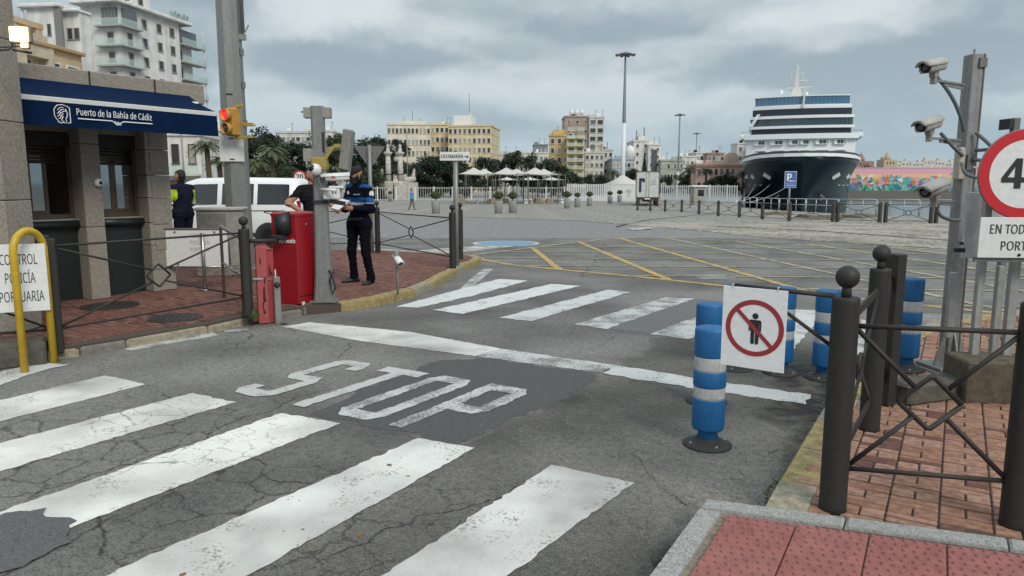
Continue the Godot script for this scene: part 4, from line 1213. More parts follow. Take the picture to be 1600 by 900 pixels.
func make_camera_column():
	var o := thing("camera_column", "battered grey steel column with a T plate between cabinet and officer", "column", Vector3(-2.42, K, -9.21), 0.05)
	part(o, "shaft", mb().loft([sq_ring(0.13, 0.0, 0.1), sq_ring(0.1, 0.35, 0.09), sq_ring(0.082, 1.0, 0.08), sq_ring(0.075, 2.46, 0.075)]), galv())
	part(o, "base_plate", mb().chbox(Vector3(0, 0.012, 0), Vector3(0.34, 0.024, 0.3), 0.004), galv_dark())
	part(o, "cross_plate", mb().chbox(Vector3(0.0, 2.38, 0.0), Vector3(0.33, 0.13, 0.12), 0.006), mat("pale_steel", C(0.34, 0.33, 0.3), 0.6, 0.2, "streak", 2.0))
	part(o, "pin", mb(true).tube([Vector3(-0.165, 2.39, 0.02), Vector3(-0.2, 2.39, 0.02)], 0.01, 6), galv_dark())
	part(o, "side_plate", mb().chbox(Vector3(-0.1, 1.86, 0.06), Vector3(0.17, 0.16, 0.03), 0.006), mats["pale_steel"])
	part(o, "rust_strip", mb().box(Vector3(0.07, 2.02, 0.07), Vector3(0.03, 0.24, 0.02)), mat("rusty", C(0.06, 0.045, 0.035), 0.9, 0.0, "stone", 3.0))
	var yt := mat("yellow_wrap", C(0.36, 0.27, 0.06), 0.8, 0.0, "mottle", 5.0)
	part(o, "yellow_wrap", mb().loft([sq_ring(0.092, 1.68, 0.09), sq_ring(0.1, 1.72, 0.1), sq_ring(0.095, 1.82, 0.095), sq_ring(0.088, 1.835, 0.085)]), yt)
	part(o, "strap", mb().bar(Vector3(0.07, 1.8, 0.07), Vector3(0.2, 1.97, 0.08), 0.015, 0.04).bar(Vector3(0.2, 1.97, 0.08), Vector3(0.27, 1.98, 0.06), 0.015, 0.045), yt)
	part(o, "arm", mb().bar(Vector3(0.08, 1.92, 0.02), Vector3(0.34, 1.98, 0.02), 0.04, 0.06), mats["pale_steel"])
	# leaning panel back held on the arm
	var tp := thing("tilted_panel", "grey panel leaning outwards from the arm of the column", "panel", Vector3(-2.07, 2.05, -9.17), -0.35)
	var tb := Basis(Vector3.BACK, -0.17)
	part(tp, "panel", mb().chbox(Vector3.ZERO, Vector3(0.14, 0.5, 0.05), 0.01, tb), mats["pale_steel"])
	part(tp, "edge", mb().chbox(tb * Vector3(0.078, -0.03, 0.0), Vector3(0.014, 0.52, 0.06), 0.004, tb), galv())
	part(tp, "rivet", mb(true).ball(tb * Vector3(0.0, 0.1, 0.026), 0.008, 6).ball(tb * Vector3(0.0, -0.12, 0.026), 0.008, 6).ball(tb * Vector3(-0.03, -0.02, 0.026), 0.008, 6), galv_dark())
	part(tp, "cable", mb(true).tube([tb * Vector3(-0.02, -0.24, 0), Vector3(-0.1, -0.34, 0), Vector3(-0.2, -0.42, 0.02), Vector3(-0.3, -0.44, 0.02)], 0.008, 6), black())
	# white dome camera
	var dc := thing("dome_camera", "white globe camera on the column below the yellow wrap", "camera", Vector3(-2.425, 1.8, -9.02), -0.35)
	var wp := mat("white_plastic", C(0.66, 0.66, 0.65), 0.4)
	part(dc, "housing", mb(true).ball(Vector3(0, 0, 0), 0.075, 20), wp)
	part(dc, "dome", mb(true).ball(Vector3(-0.01, 0.012, 0.035), 0.05, 16), mat("black_glass", C(0.01, 0.01, 0.012), 0.1))
	part(dc, "arm", mb(true).tube([Vector3(0.0, -0.06, -0.03), Vector3(0.02, -0.16, -0.04), Vector3(0.07, -0.24, -0.04), Vector3(0.26, -0.25, 0.0)], 0.016, 8), mat("cable_grey", C(0.1, 0.1, 0.1), 0.6))
	part(dc, "bracket", mb(true).tube([Vector3(0.06, -0.245, -0.02), Vector3(0.3, -0.25, 0.02)], 0.02, 8), wp)
	# white reader camera facing the lane
	var rc := bullet_camera("plate_camera", "white boxy camera on the column in front of the officer", Vector3(-2.2, 1.71, -9.12), -1.35, 0.06, 0.86, wp)
	part(rc, "red_label", mb().box(Vector3(0.058, 0.0, 0.03), Vector3(0.004, 0.02, 0.05)), mat("sign_red", C(0.5, 0.016, 0.025), 0.35))
	var rd := thing("reader_box", "white card reader box strapped to the column", "reader", Vector3(-2.25, 1.5, -9.1), 0.1)
	part(rd, "box", mb().chbox(Vector3(0, 0, 0), Vector3(0.2, 0.13, 0.12), 0.012), wp)
	part(rd, "top_plate", mb().chbox(Vector3(0.06, 0.085, 0), Vector3(0.18, 0.03, 0.12), 0.006), wp)
	part(rd, "button", mb().box(Vector3(0.02, 0.02, 0.062), Vector3(0.02, 0.03, 0.006)).box(Vector3(0.055, 0.02, 0.062), Vector3(0.02, 0.03, 0.006)), galv_dark())
	part(rd, "arm", mb().bar(Vector3(-0.02, -0.09, 0), Vector3(0.16, -0.12, 0.03), 0.05, 0.05), black())
	part(o, "cable_tie", mb().loft([sq_ring(0.1, 1.26, 0.1), sq_ring(0.1, 1.3, 0.1)]), black())
	part(o, "cable", mb(true).tube([Vector3(0.09, 0.42, 0.1), Vector3(0.13, 0.36, 0.13), Vector3(0.17, 0.2, 0.15), Vector3(0.13, 0.12, 0.15), Vector3(0.1, 0.3, 0.13), Vector3(0.16, 0.43, 0.12)], 0.013, 6), black())
func lid_ring(h: float, y: float) -> Array: return [Vector3(-h, y, -h), Vector3(h, y, -h), Vector3(h, y, h), Vector3(-h, y, h)]
func sq_ring(h: float, y: float, d: float) -> Array:
	var c := h * 0.25
	return [Vector3(-h + c, y, -d), Vector3(h - c, y, -d), Vector3(h, y, -d + c), Vector3(h, y, d - c), Vector3(h - c, y, d), Vector3(-h + c, y, d), Vector3(-h, y, d - c), Vector3(-h, y, -d + c)]
func make_barrier():
	var o := thing("barrier_cabinet", "red barrier cabinet with a black boom holder on a concrete plinth", "barrier", Vector3(-2.78, 0.02, -9.2), 1.19)
	var red := mat("barrier_red", C(0.3, 0.004, 0.012), 0.32, 0.0, "fine", 2.0)
	red.clearcoat_enabled = true
	red.clearcoat = 0.4
	var dk := mat("gap_dark", C(0.06, 0.004, 0.006), 0.6)
	part(o, "plinth", mb().chbox(Vector3(0.06, 0.03, 0.03), Vector3(0.6, 0.1, 0.56), 0.012), mats.get("concrete", mat("concrete", C(0.3, 0.28, 0.25), 0.9, 0.0, "stone", 1.5, 0.5)))
	part(o, "body", mb().chbox(Vector3(0, 0.655, 0), Vector3(0.38, 1.11, 0.38), 0.008), red)
	part(o, "lid", mb().loft([lid_ring(0.195, 1.205), lid_ring(0.195, 1.235), lid_ring(0.165, 1.26)]), red)
	var dr := part(o, "door", mb().chbox(Vector3(0.0, 0.69, 0.192), Vector3(0.35, 0.97, 0.006), 0.003), red)
	part(dr, "lock", mb(true).lathe([Vector2(0, 0.008), Vector2(0.016, 0.008), Vector2(0.018, 0.0)], 12, Transform3D(Basis(Vector3.RIGHT, PI / 2), Vector3(0.0, 1.1, 0.196))), galv())
	part(dr, "lower_seam", mb().box(Vector3(0, 0.2, 0.1945), Vector3(0.35, 0.008, 0.003)), dk)
	part(o, "tag", mb().box(Vector3(-0.12, 0.105, 0.2), Vector3(0.045, 0.05, 0.012)).box(Vector3(-0.12, 0.105, 0.207), Vector3(0.018, 0.02, 0.004)), white_sheet())
	text(o, "Aprimatic", 0.05, mats["print_white"], Vector3(-0.192, 0.9, 0.05), Vector3(0, -PI / 2, 0), true, "lettering", 0.25)
	# black holder: a half shell on the side face
	var sh := mb(true)
	var rings := []
	for k in 11:
		var a := PI * (k / 10.0) - 0.1
		var c := Vector3(-0.2 - sin(a) * 0.13, 0, 0.02 + cos(a) * 0.1)
		var c2 := Vector3(-0.2 - sin(a) * 0.11, 0, 0.02 + cos(a) * 0.085)
		var lift := 0.05 * cos(a)
		rings.append([c + Vector3(0.02, 0.98 + lift * 0.4, 0), c + Vector3(-0.02, 1.215 + lift, 0), c2 + Vector3(-0.02, 1.215 + lift, 0), c2 + Vector3(0.02, 0.98 + lift * 0.4, 0)])
	sh.loft(rings)
	part(o, "boom_holder", sh, mat("black_plastic", C(0.02, 0.022, 0.025), 0.5, 0.0, "fine", 3.0))
	part(o, "boom_axle", mb(true).tube([Vector3(-0.15, 1.02, 0.03), Vector3(-0.26, 1.02, 0.03)], 0.05, 12), mats["black_plastic"])
	part(o, "boom_stub", mb().chbox(Vector3(-0.27, 0.95, 0.0), Vector3(0.16, 0.06, 0.14), 0.01), mats["black_plastic"])
	# old red post in front
	var rp := thing("old_red_post", "rust-streaked faded red steel post beside the barrier cabinet", "post", Vector3(-2.88, 0, -8.33), 0.45)
	var fr := mat("faded_red", C(0.42, 0.085, 0.085), 0.75, 0.0, "streak", 2.5)
	part(rp, "shaft", mb().chbox(Vector3(-0.03, 0.46, 0), Vector3(0.12, 0.9, 0.09), 0.008), fr)
	part(rp, "flange", mb().chbox(Vector3(0.06, 0.44, -0.012), Vector3(0.085, 0.86, 0.06), 0.006), mat("faded_red_b", C(0.36, 0.05, 0.055), 0.75, 0.0, "streak", 2.2))
	part(rp, "crumpled_top", mb().loft([[Vector3(-0.09, 0.9, -0.04), Vector3(0.1, 0.87, -0.04), Vector3(0.1, 0.87, 0.04), Vector3(-0.09, 0.9, 0.04)], [Vector3(-0.075, 0.93, -0.03), Vector3(0.02, 0.945, -0.02), Vector3(0.03, 0.91, 0.03), Vector3(-0.07, 0.91, 0.03)]]), fr)
	var rust := mb()
	for q in [[-0.01, 0.36, 0.03, 0.2], [0.0, 0.52, 0.018, 0.1], [-0.025, 0.2, 0.02, 0.16], [0.075, 0.6, 0.05, 0.03], [0.06, 0.66, 0.02, 0.08], [-0.05, 0.75, 0.012, 0.1]]:
		rust.prism(ragged([Vector2(q[0] - q[2] * 0.5, q[1] - q[3] * 0.5), Vector2(q[0] + q[2] * 0.5, q[1] - q[3] * 0.4), Vector2(q[0] + q[2] * 0.3, q[1] + q[3] * 0.5), Vector2(q[0] - q[2] * 0.4, q[1] + q[3] * 0.4)], 0.012, 7), 0.0, 0.002, Transform3D(Basis(Vector3.RIGHT, Vector3.BACK, Vector3.UP), Vector3(0, 0, 0.0455)))
	part(rp, "rust_patch", rust, mat("rust", C(0.07, 0.025, 0.015), 0.95, 0.0, "stone", 5.0))
	var gp := thing("sensor_post", "slim grey post with a black sensor against the old red post", "post", Vector3(-2.73, 0, -8.3), 0.4)
	part(gp, "shaft", mb().chbox(Vector3(0, 0.28, 0), Vector3(0.07, 0.56, 0.06), 0.006), galv())
	part(gp, "sensor", mb(true).ball(Vector3(0, 0.47, 0.035), 0.035, 12), black())
	part(gp, "foot", mb().box(Vector3(0.06, 0.03, 0.02), Vector3(0.08, 0.02, 0.1)), galv_dark())
	part(gp, "strip", mb().box(Vector3(-0.01, 0.6, 0.0), Vector3(0.012, 0.09, 0.012)), white_sheet())
	# loose bricks and weeds at the broken kerb
	var lb := thing("loose_brick", "loose red bricks at the broken kerb by the ball post", "brick", Vector3(-2.98, 0.02, -8.36), 0.8)
	part(lb, "brick", mb().chbox(Vector3(0, 0.04, 0), Vector3(0.2, 0.06, 0.1), 0.006), mats["brick_red"])
	var wd := thing("weed", "small green weed at the foot of the ball post", "plant", Vector3(-2.95, K - 0.02, -8.1))
	var lf := mb()
	for k in 40:
		var a := R.randf() * TAU
		var h := R.randf_range(0.03, 0.1)
		var b := Vector3(cos(a), 0, sin(a)) * R.randf_range(0.0, 0.05)
		var t := b * 2.2 + Vector3(0, h, 0)
		var sd := Vector3(-sin(a), 0, cos(a)) * 0.014
		lf.quad(b, b.lerp(t, 0.6) + sd, t, b.lerp(t, 0.6) - sd)
	part(wd, "leaves", lf, mat("weed_green", C(0.06, 0.1, 0.025), 0.8))

# ------------------------------------------------------------------ people
# bones: [a, b, ra, rb, flatten]; distances to tapered capsules joined by a smooth minimum and meshed as surface nets
func body_mesh(bones: Array, cell: float, k: float, paint_: Callable, into = null) -> SurfaceTool:
	var lo := Vector3.INF; var hi := -Vector3.INF
	for b in bones:
		var r: float = maxf(b[2], b[3]) + k + cell * 2.0
		for p in [b[0], b[1]]:
			lo = lo.min(p - Vector3.ONE * r); hi = hi.max(p + Vector3.ONE * r)
	var nx := int((hi.x - lo.x) / cell) + 2; var ny := int((hi.y - lo.y) / cell) + 2; var nz := int((hi.z - lo.z) / cell) + 2
	var f := PackedFloat32Array(); f.resize(nx * ny * nz); f.fill(1.0)
	for b in bones:
		var A: Vector3 = b[0]; var B: Vector3 = b[1]
		var ra: float = b[2]; var rb: float = b[3]
		var fl: float = b[4] if b.size() > 4 else 1.0       # below 1 the limb is flatter front to back
		var kk: float = b[5] if b.size() > 5 else k
		var r := maxf(ra, rb) + k + cell * 2.0
		var mn := ((A.min(B) - Vector3.ONE * r - lo) / cell).floor(); var mx := ((A.max(B) + Vector3.ONE * r - lo) / cell).ceil()
		var ab := B - A
		ab.z /= fl
		var l2 := maxf(ab.length_squared(), 1e-8)
		for z in range(maxi(int(mn.z), 0), mini(int(mx.z) + 1, nz)):
			for y in range(maxi(int(mn.y), 0), mini(int(mx.y) + 1, ny)):
				for x in range(maxi(int(mn.x), 0), mini(int(mx.x) + 1, nx)):
					var ap := lo + Vector3(x, y, z) * cell - A
					ap.z /= fl
					var t := clampf(ap.dot(ab) / l2, 0.0, 1.0)
					var d := (ap - ab * t).length() - lerpf(ra, rb, t)
					var i := (z * ny + y) * nx + x
					var e := f[i]
					var h := clampf(0.5 + 0.5 * (e - d) / kk, 0.0, 1.0)
					f[i] = lerpf(e, d, h) - kk * h * (1.0 - h)
	var st: SurfaceTool = into
	if st == null:
		st = SurfaceTool.new()
		st.begin(Mesh.PRIMITIVE_TRIANGLES)
		st.set_smooth_group(0)
	var vert := {}
	var fold := noise(FastNoiseLite.TYPE_SIMPLEX, 7.0, 2, 4)
	var amp := 0.012 if cell > 0.012 else 0.0      # folds of cloth
	var off := [0, 1, nx, nx + 1, nx * ny, nx * ny + 1, nx * ny + nx, nx * ny + nx + 1]
	for z in nz - 1:
		for y in ny - 1:
			for x in nx - 1:
				var i := (z * ny + y) * nx + x
				var m := 0
				for c in 8:
					if f[i + off[c]] < 0.0: m |= 1 << c
				if m == 0 or m == 255: continue
				var s := Vector3.ZERO; var n := 0
				for e in [[0, 1], [2, 3], [4, 5], [6, 7], [0, 2], [1, 3], [4, 6], [5, 7], [0, 4], [1, 5], [2, 6], [3, 7]]:
					var a := f[i + off[e[0]]]; var b := f[i + off[e[1]]]
					if (a < 0.0) != (b < 0.0):
						var t := a / (a - b)
						var pa := Vector3(e[0] & 1, (e[0] >> 1) & 1, e[0] >> 2); var pb := Vector3(e[1] & 1, (e[1] >> 1) & 1, e[1] >> 2)
						s += pa.lerp(pb, t); n += 1
				var at := lo + (Vector3(x, y, z) + s / n) * cell
				if amp > 0.0 and at.y < 1.46: at += Vector3(fold.get_noise_3d(at.x, at.y * 2.2, at.z), 0, fold.get_noise_3d(at.x + 9.0, at.y * 2.2, at.z)) * amp
				vert[i] = at
	var dirs := [[1, nx, nx * ny], [nx, nx * ny, 1], [nx * ny, 1, nx]]
	for i in vert:
		for d in dirs:
			var j: int = i + d[0]
			if j >= f.size() or (f[i] < 0.0) == (f[j] < 0.0): continue
			var q := [i, i - d[1], i - d[1] - d[2], i - d[2]]
			if not (vert.has(q[1]) and vert.has(q[2]) and vert.has(q[3])): continue
			if f[i] >= 0.0: q.reverse()
			for t in [[0, 2, 1], [0, 3, 2]]:
				for c in t:
					var v: Vector3 = vert[q[c]]
					st.set_color(paint_.call(v))
					st.add_vertex(v)
	return st
func skinned(parent: Node, called: String, st: SurfaceTool, rough := 0.85) -> MeshInstance3D:
	st.generate_normals()
	var m := vertex_tinted("cloth_and_skin_%d" % int(rough * 100), Color.WHITE, rough)
	m.metallic_specular = 0.2
	return part(parent, called, st.commit(), m)
func hand(w: Vector3, dir: Vector3, palm: Vector3, side: float) -> Array:
	# palm, four bent fingers of unequal length and a thumb from the side of the palm
	var u := dir.cross(palm).normalized() * side
	var b := [[w, w + dir * 0.05, 0.024, 0.028, 1.0, 0.012]]
	for k in 4:
		var o := (k - 1.5) * 0.019
		var L: float = [0.062, 0.074, 0.07, 0.054][k]
		var p0 := w + dir * 0.062 + u * o
		var p1 := p0 + (dir * 0.9 + palm * 0.35).normalized() * L * 0.5
		var p2 := p1 + (dir * 0.4 + palm * 0.9).normalized() * L * 0.5
		b.append([p0 - dir * 0.03, p0, 0.012, 0.0105, 1.0, 0.006])
		b.append([p0, p1, 0.0105, 0.0095, 1.0, 0.004])
		b.append([p1, p2, 0.0095, 0.008, 1.0, 0.004])
	var t0 := w + dir * 0.02 - u * 0.022
	var t1 := t0 + (dir * 0.6 - u * 0.75 + palm * 0.3).normalized() * 0.035
	b.append([t0, t1, 0.013, 0.011, 1.0, 0.006])
	b.append([t1, t1 + (dir * 0.8 + palm * 0.5).normalized() * 0.032, 0.011, 0.009, 1.0, 0.004])
	return b
func head_bones(c: Vector3, look: Basis) -> Array:
	var L := func(x, y, z): return c + look * Vector3(x, y, z)
	return [[L.call(0, 0.045, -0.02), L.call(0, 0.03, 0.015), 0.088, 0.083, 1.0, 0.03], [L.call(0, -0.03, 0.03), L.call(0, -0.07, 0.055), 0.068, 0.042, 1.0, 0.03],
		[L.call(0, 0.005, 0.092), L.call(0, -0.025, 0.112), 0.009, 0.015, 1.0, 0.012], [L.call(-0.024, -0.026, 0.1), L.call(0.024, -0.026, 0.1), 0.007, 0.007, 1.0, 0.008],
		[L.call(-0.02, -0.057, 0.086), L.call(0.02, -0.057, 0.086), 0.009, 0.009, 1.0, 0.008], [L.call(-0.04, 0.028, 0.084), L.call(0.04, 0.028, 0.084), 0.01, 0.01, 1.0, 0.012],
		[L.call(-0.086, 0.02, -0.01), L.call(-0.09, -0.03, -0.004), 0.016, 0.01, 1.0, 0.008], [L.call(0.086, 0.02, -0.01), L.call(0.09, -0.03, -0.004), 0.016, 0.01, 1.0, 0.008]]
func eyes(o: Node, c: Vector3, look: Basis):
	var m := mb(true)
	for s in [-1.0, 1.0]: m.ball(c + look * Vector3(s * 0.032, 0.008, 0.082), 0.012, 8)
	part(o, "eye", m, mat("eye_dark", C(0.03, 0.025, 0.02), 0.2))
func shoe(parent: Node, a: Vector3, yaw: float, m: Material):
	var s := mb(true)
	var rings := []
	for q in [[-0.1, 0.03, 0.05], [-0.085, 0.042, 0.075], [-0.02, 0.04, 0.085], [0.05, 0.046, 0.06], [0.13, 0.048, 0.045], [0.175, 0.03, 0.03], [0.185, 0.012, 0.018]]:
		var ring := []
		for k in 10:
			var an := TAU * k / 10
			ring.append(Vector3(cos(an) * q[1], maxf(0.0, q[2] * 0.5 + sin(an) * q[2] * 0.5), q[0]))
		rings.append(ring)
	s.loft(rings)
	part(parent, "shoe", s, m, a, yaw)
func make_people():
	make_officer()
	make_man_in_black()
	make_vest_person()
	make_walker()
func make_officer():
	var o := thing("person", "person in navy police uniform and cap reading a sheet of paper", "person", Vector3(-2.32, K, -11.0), face(Vector3(-0.62, 0, 0.78)))
	var navy := Color(0.006, 0.0075, 0.014); var blue := Color(0.015, 0.085, 0.27); var silver := Color(0.42, 0.43, 0.42); var skin := Color(0.36, 0.2, 0.13); var trous := Color(0.005, 0.006, 0.01)
	var hl := Vector3(0.125, 0.93, 0); var hr := Vector3(-0.125, 0.93, 0)
	var kl := Vector3(0.16, 0.5, 0.03); var kr := Vector3(-0.15, 0.5, 0.04)
	var al := Vector3(0.2, 0.09, -0.03); var ar := Vector3(-0.18, 0.09, -0.02)
	var sl := Vector3(0.2, 1.42, -0.01); var sr := Vector3(-0.2, 1.42, -0.01)
	var el := Vector3(0.295, 1.13, 0.02); var er := Vector3(-0.29, 1.13, 0.03)
	var wl := Vector3(0.11, 1.15, 0.25); var wr := Vector3(-0.08, 1.16, 0.27)
	var bones := [
		[hl, kl, 0.1, 0.07], [kl, al, 0.068, 0.055], [hr, kr, 0.1, 0.07], [kr, ar, 0.068, 0.055],
		[al + Vector3(0, 0.02, 0), al + Vector3(0, -0.02, 0.02), 0.06, 0.06], [ar + Vector3(0, 0.02, 0), ar + Vector3(0, -0.02, 0.02), 0.06, 0.06],
		[Vector3(-0.08, 0.95, 0), Vector3(0.08, 0.95, 0), 0.135, 0.135, 0.85], [Vector3(0, 0.98, 0), Vector3(0, 1.18, 0.0), 0.165, 0.165, 0.72], [Vector3(-0.09, 1.3, 0), Vector3(0.09, 1.3, 0), 0.145, 0.145, 0.8], [Vector3(-0.13, 1.42, -0.01), Vector3(0.13, 1.42, -0.01), 0.085, 0.085, 0.95],
		[Vector3(0, 1.42, -0.01), Vector3(0, 1.54, 0.01), 0.07, 0.06], [Vector3(-0.14, 0.9, 0), Vector3(0.14, 0.9, 0), 0.1, 0.1, 0.9],
		[sl, el, 0.075, 0.06], [el, wl, 0.058, 0.04], [sr, er, 0.075, 0.06], [er, wr, 0.058, 0.04]]
	var shade := func(v: Vector3) -> Color:
		if v.y < 0.93: return trous
		var arm := absf(v.x) > 0.2 or v.z > 0.17
		if v.z > 0.24: return skin if v.z > 0.25 else navy
		if v.y > 1.5: return navy
		if arm and v.y < 1.22: return navy
		if v.y < 1.19: return navy
		if v.y < 1.225: return silver
		if v.y < 1.31 and v.y > 1.225: return blue
		if v.y > 1.45: return blue if absf(v.x) > 0.09 else navy
		return navy
	var look := Basis(Vector3.UP, -0.35) * Basis(Vector3.RIGHT, 0.38)
	var hc := Vector3(0, 1.635, 0.03)
	var st := body_mesh(bones, 0.0125, 0.03, shade)
	body_mesh(head_bones(hc, look), 0.006, 0.02, func(_v): return skin, st)
	body_mesh(hand(wl, Vector3(-0.5, 0.0, 0.85).normalized(), Vector3(-0.6, 0.5, 0).normalized(), 1.0) + hand(wr, Vector3(0.4, 0.05, 0.9).normalized(), Vector3(0.6, 0.5, 0).normalized(), -1.0), 0.0055, 0.01, func(_v): return skin, st)
	skinned(o, "body", st, 0.85)
	eyes(o, hc, look)
	var cloth := mat("uniform_navy", C(0.01, 0.011, 0.018), 0.85, 0.0, "fine", 8.0)
	var cap = mb(true).lathe([Vector2(0.101, 0.055), Vector2(0.106, 0.075), Vector2(0.104, 0.11), Vector2(0.085, 0.14), Vector2(0.0, 0.155)], 20, Transform3D(look, hc + look * Vector3(0, -0.015, -0.005)))
	part(o, "cap", cap, cloth)
	var pk := mb(true)
	var r0 := []; var r1 := []
	for k in 9:
		var a := PI * k / 8
		r0.append(hc + look * Vector3(cos(a) * 0.085, 0.05, 0.05 + sin(a) * 0.045)); r1.append(hc + look * Vector3(cos(a) * 0.07, 0.035, 0.06 + sin(a) * 0.13))
	for k in 8: pk.quad(r0[k], r1[k], r1[k + 1], r0[k + 1])
	for k in 8: pk.quad(r0[k] + look * Vector3(0, -0.006, 0), r0[k + 1] + look * Vector3(0, -0.006, 0), r1[k + 1] + look * Vector3(0, -0.006, 0), r1[k] + look * Vector3(0, -0.006, 0))
	part(o, "cap_peak", pk, cloth)
	part(o, "face_mask", blob([[hc + look * Vector3(0, -0.03, 0.05), hc + look * Vector3(0, -0.075, 0.065), 0.066, 0.05], [hc + look * Vector3(0, -0.02, 0.1), hc + look * Vector3(0, -0.05, 0.1), 0.026, 0.026], [hc + look * Vector3(-0.06, -0.02, 0.02), hc + look * Vector3(0.06, -0.02, 0.02), 0.034, 0.034]]), mat("mask_black", C(0.012, 0.012, 0.014), 0.8))
	part(o, "hair", blob([[hc + look * Vector3(0, 0.02, -0.05), hc + look * Vector3(0, -0.05, -0.045), 0.068, 0.05]]), mat("hair_dark", C(0.012, 0.01, 0.009), 0.7))
	for s in [0, 1]: shoe(o, [Vector3(0.2, 0, 0.0), Vector3(-0.18, 0, 0.01)][s], [0.3, -0.35][s], mat("shoe_black", C(0.012, 0.012, 0.013), 0.5))
	var bd := part(o, "badge", mb().lathe([Vector2(0, 0.003), Vector2(0.045, 0.003), Vector2(0.045, 0)], 18, Transform3D(Basis(Vector3.FORWARD, PI / 2) * Basis(Vector3.UP, 0.0), Vector3(0.298, 1.36, 0.0))), white_sheet())
	part(o, "badge", mb().lathe([Vector2(0, 0.003), Vector2(0.026, 0.003), Vector2(0.026, 0)], 14, Transform3D(Basis(Vector3.RIGHT, PI / 2), Vector3(-0.1, 1.375, 0.115))), white_sheet())
	text(o, "POLICIA", 0.018, mat("patch_grey", C(0.55, 0.56, 0.57), 0.6), Vector3(0.1, 1.35, 0.121), Vector3(-0.05, 0.12, 0), true, "lettering", 0.13)
	part(o, "belt", ring_belt(), mat("belt_black", C(0.008, 0.008, 0.009), 0.5))
	part(o, "holster", mb().chbox(Vector3(-0.215, 0.86, 0.02), Vector3(0.05, 0.17, 0.09), 0.012), mat("belt_black"))
	var pp := thing("paper_sheet", "white papers held in the hands of the uniformed person", "paper", o.transform * Vector3(0.02, 1.2, 0.37), o.rotation.y)
	var sh := mb(true)
	for j in 2:
		for i in 6:
			var x0 := -0.105 + i * 0.035
			var c0 := 0.012 * sin(i * 0.8 + j); var c1 := 0.012 * sin((i + 1) * 0.8 + j)
			var tl := Basis(Vector3.RIGHT, 0.45 + 0.15 * j)
			sh.quad(tl * Vector3(x0, c0 + j * 0.006, 0.13), tl * Vector3(x0, c0 + j * 0.006, -0.13), tl * Vector3(x0 + 0.035, c1 + j * 0.006, -0.13), tl * Vector3(x0 + 0.035, c1 + j * 0.006, 0.13))
	part(pp, "sheet", sh, mat("paper", C(0.62, 0.62, 0.6), 0.8))
func ring_belt() -> MB:
	var m := mb(true)
	var rings := []
	for q in [[0.955, 0.185], [0.96, 0.19], [1.0, 0.19], [1.005, 0.185]]:
		var r := []
		for k in 24:
			var a := TAU * k / 24
			r.append(Vector3(cos(a) * q[1] * 1.05, q[0], -sin(a) * q[1] * 0.74))
		rings.append(r)
	return m.loft(rings)
func blob(bones: Array, cell := 0.008) -> ArrayMesh:
	var st := body_mesh(bones, cell, 0.02, func(_v): return Color.WHITE)
	st.generate_normals()
	return st.commit()
func make_man_in_black():
	var o := thing("person", "person in black T-shirt with hand on hip behind the red cabinet", "person", Vector3(-3.3, K, -12.0), face(Vector3(0.75, 0, 0.65)))
	var tee := Color(0.012, 0.013, 0.017); var skin := Color(0.4, 0.22, 0.15); var jean := Color(0.03, 0.035, 0.05)
	var sl := Vector3(0.2, 1.42, 0); var sr := Vector3(-0.2, 1.42, 0)
	var el := Vector3(0.33, 1.16, 0.08); var er := Vector3(-0.43, 1.2, -0.03)
	var wl := Vector3(0.26, 1.06, 0.3); var wr := Vector3(-0.2, 1.04, 0.06)
	var bones := [[Vector3(0.1, 0.92, 0), Vector3(0.12, 0.5, 0.02), 0.1, 0.07], [Vector3(0.12, 0.5, 0.02), Vector3(0.13, 0.1, -0.02), 0.068, 0.05], [Vector3(-0.1, 0.92, 0), Vector3(-0.12, 0.5, 0.02), 0.1, 0.07], [Vector3(-0.12, 0.5, 0.02), Vector3(-0.13, 0.1, -0.02), 0.068, 0.05],
		[Vector3(-0.08, 0.95, 0), Vector3(0.08, 0.95, 0), 0.13, 0.13, 0.85], [Vector3(0, 1.0, 0.01), Vector3(0, 1.2, 0.01), 0.16, 0.16, 0.8], [Vector3(-0.09, 1.3, 0), Vector3(0.09, 1.3, 0), 0.14, 0.14, 0.8], [Vector3(-0.13, 1.42, 0), Vector3(0.13, 1.42, 0), 0.08, 0.08, 0.95],
		[Vector3(0, 1.42, 0), Vector3(0, 1.54, 0.01), 0.066, 0.058], [sl, el, 0.07, 0.05], [el, wl, 0.048, 0.034], [sr, er, 0.07, 0.05], [er, wr, 0.048, 0.034]]
	var shade := func(v: Vector3) -> Color:
		if v.y < 0.96 and absf(v.x) < 0.24: return jean
		if v.y > 1.5: return skin
		if v.z > 0.18 and v.x > 0.15: return skin
		if v.x < -0.23 and v.y < 1.285: return skin
		if v.x < -0.185 and v.y < 1.09 and v.z > 0.0: return skin
		if v.x > 0.24 and v.y < 1.24: return skin
		return tee
	var look := Basis(Vector3.UP, 0.1)
	var hc := Vector3(0, 1.625, 0.03)
	var st := body_mesh(bones, 0.0125, 0.03, shade)
	body_mesh(head_bones(hc, look), 0.0065, 0.02, func(_v): return skin, st)
	body_mesh(hand(wr, Vector3(0.5, -0.5, 0.6).normalized(), Vector3(0.7, 0.2, -0.5).normalized(), 1.0) + hand(wl, Vector3(0, 0.0, 1.0), Vector3(-0.8, 0.3, 0).normalized(), 1.0), 0.006, 0.01, func(_v): return skin, st)
	skinned(o, "body", st)
	eyes(o, hc, look)
	part(o, "hair", blob([[hc + Vector3(0, 0.07, -0.03), hc + Vector3(0, 0.065, 0.02), 0.083, 0.07], [hc + Vector3(0, 0.02, -0.05), hc + Vector3(0, -0.03, -0.05), 0.075, 0.06]]), mat("hair_dark"))
	for s in [-1, 1]: shoe(o, Vector3(0.13 * s, 0, 0), 0.15 * s, mat("shoe_black"))
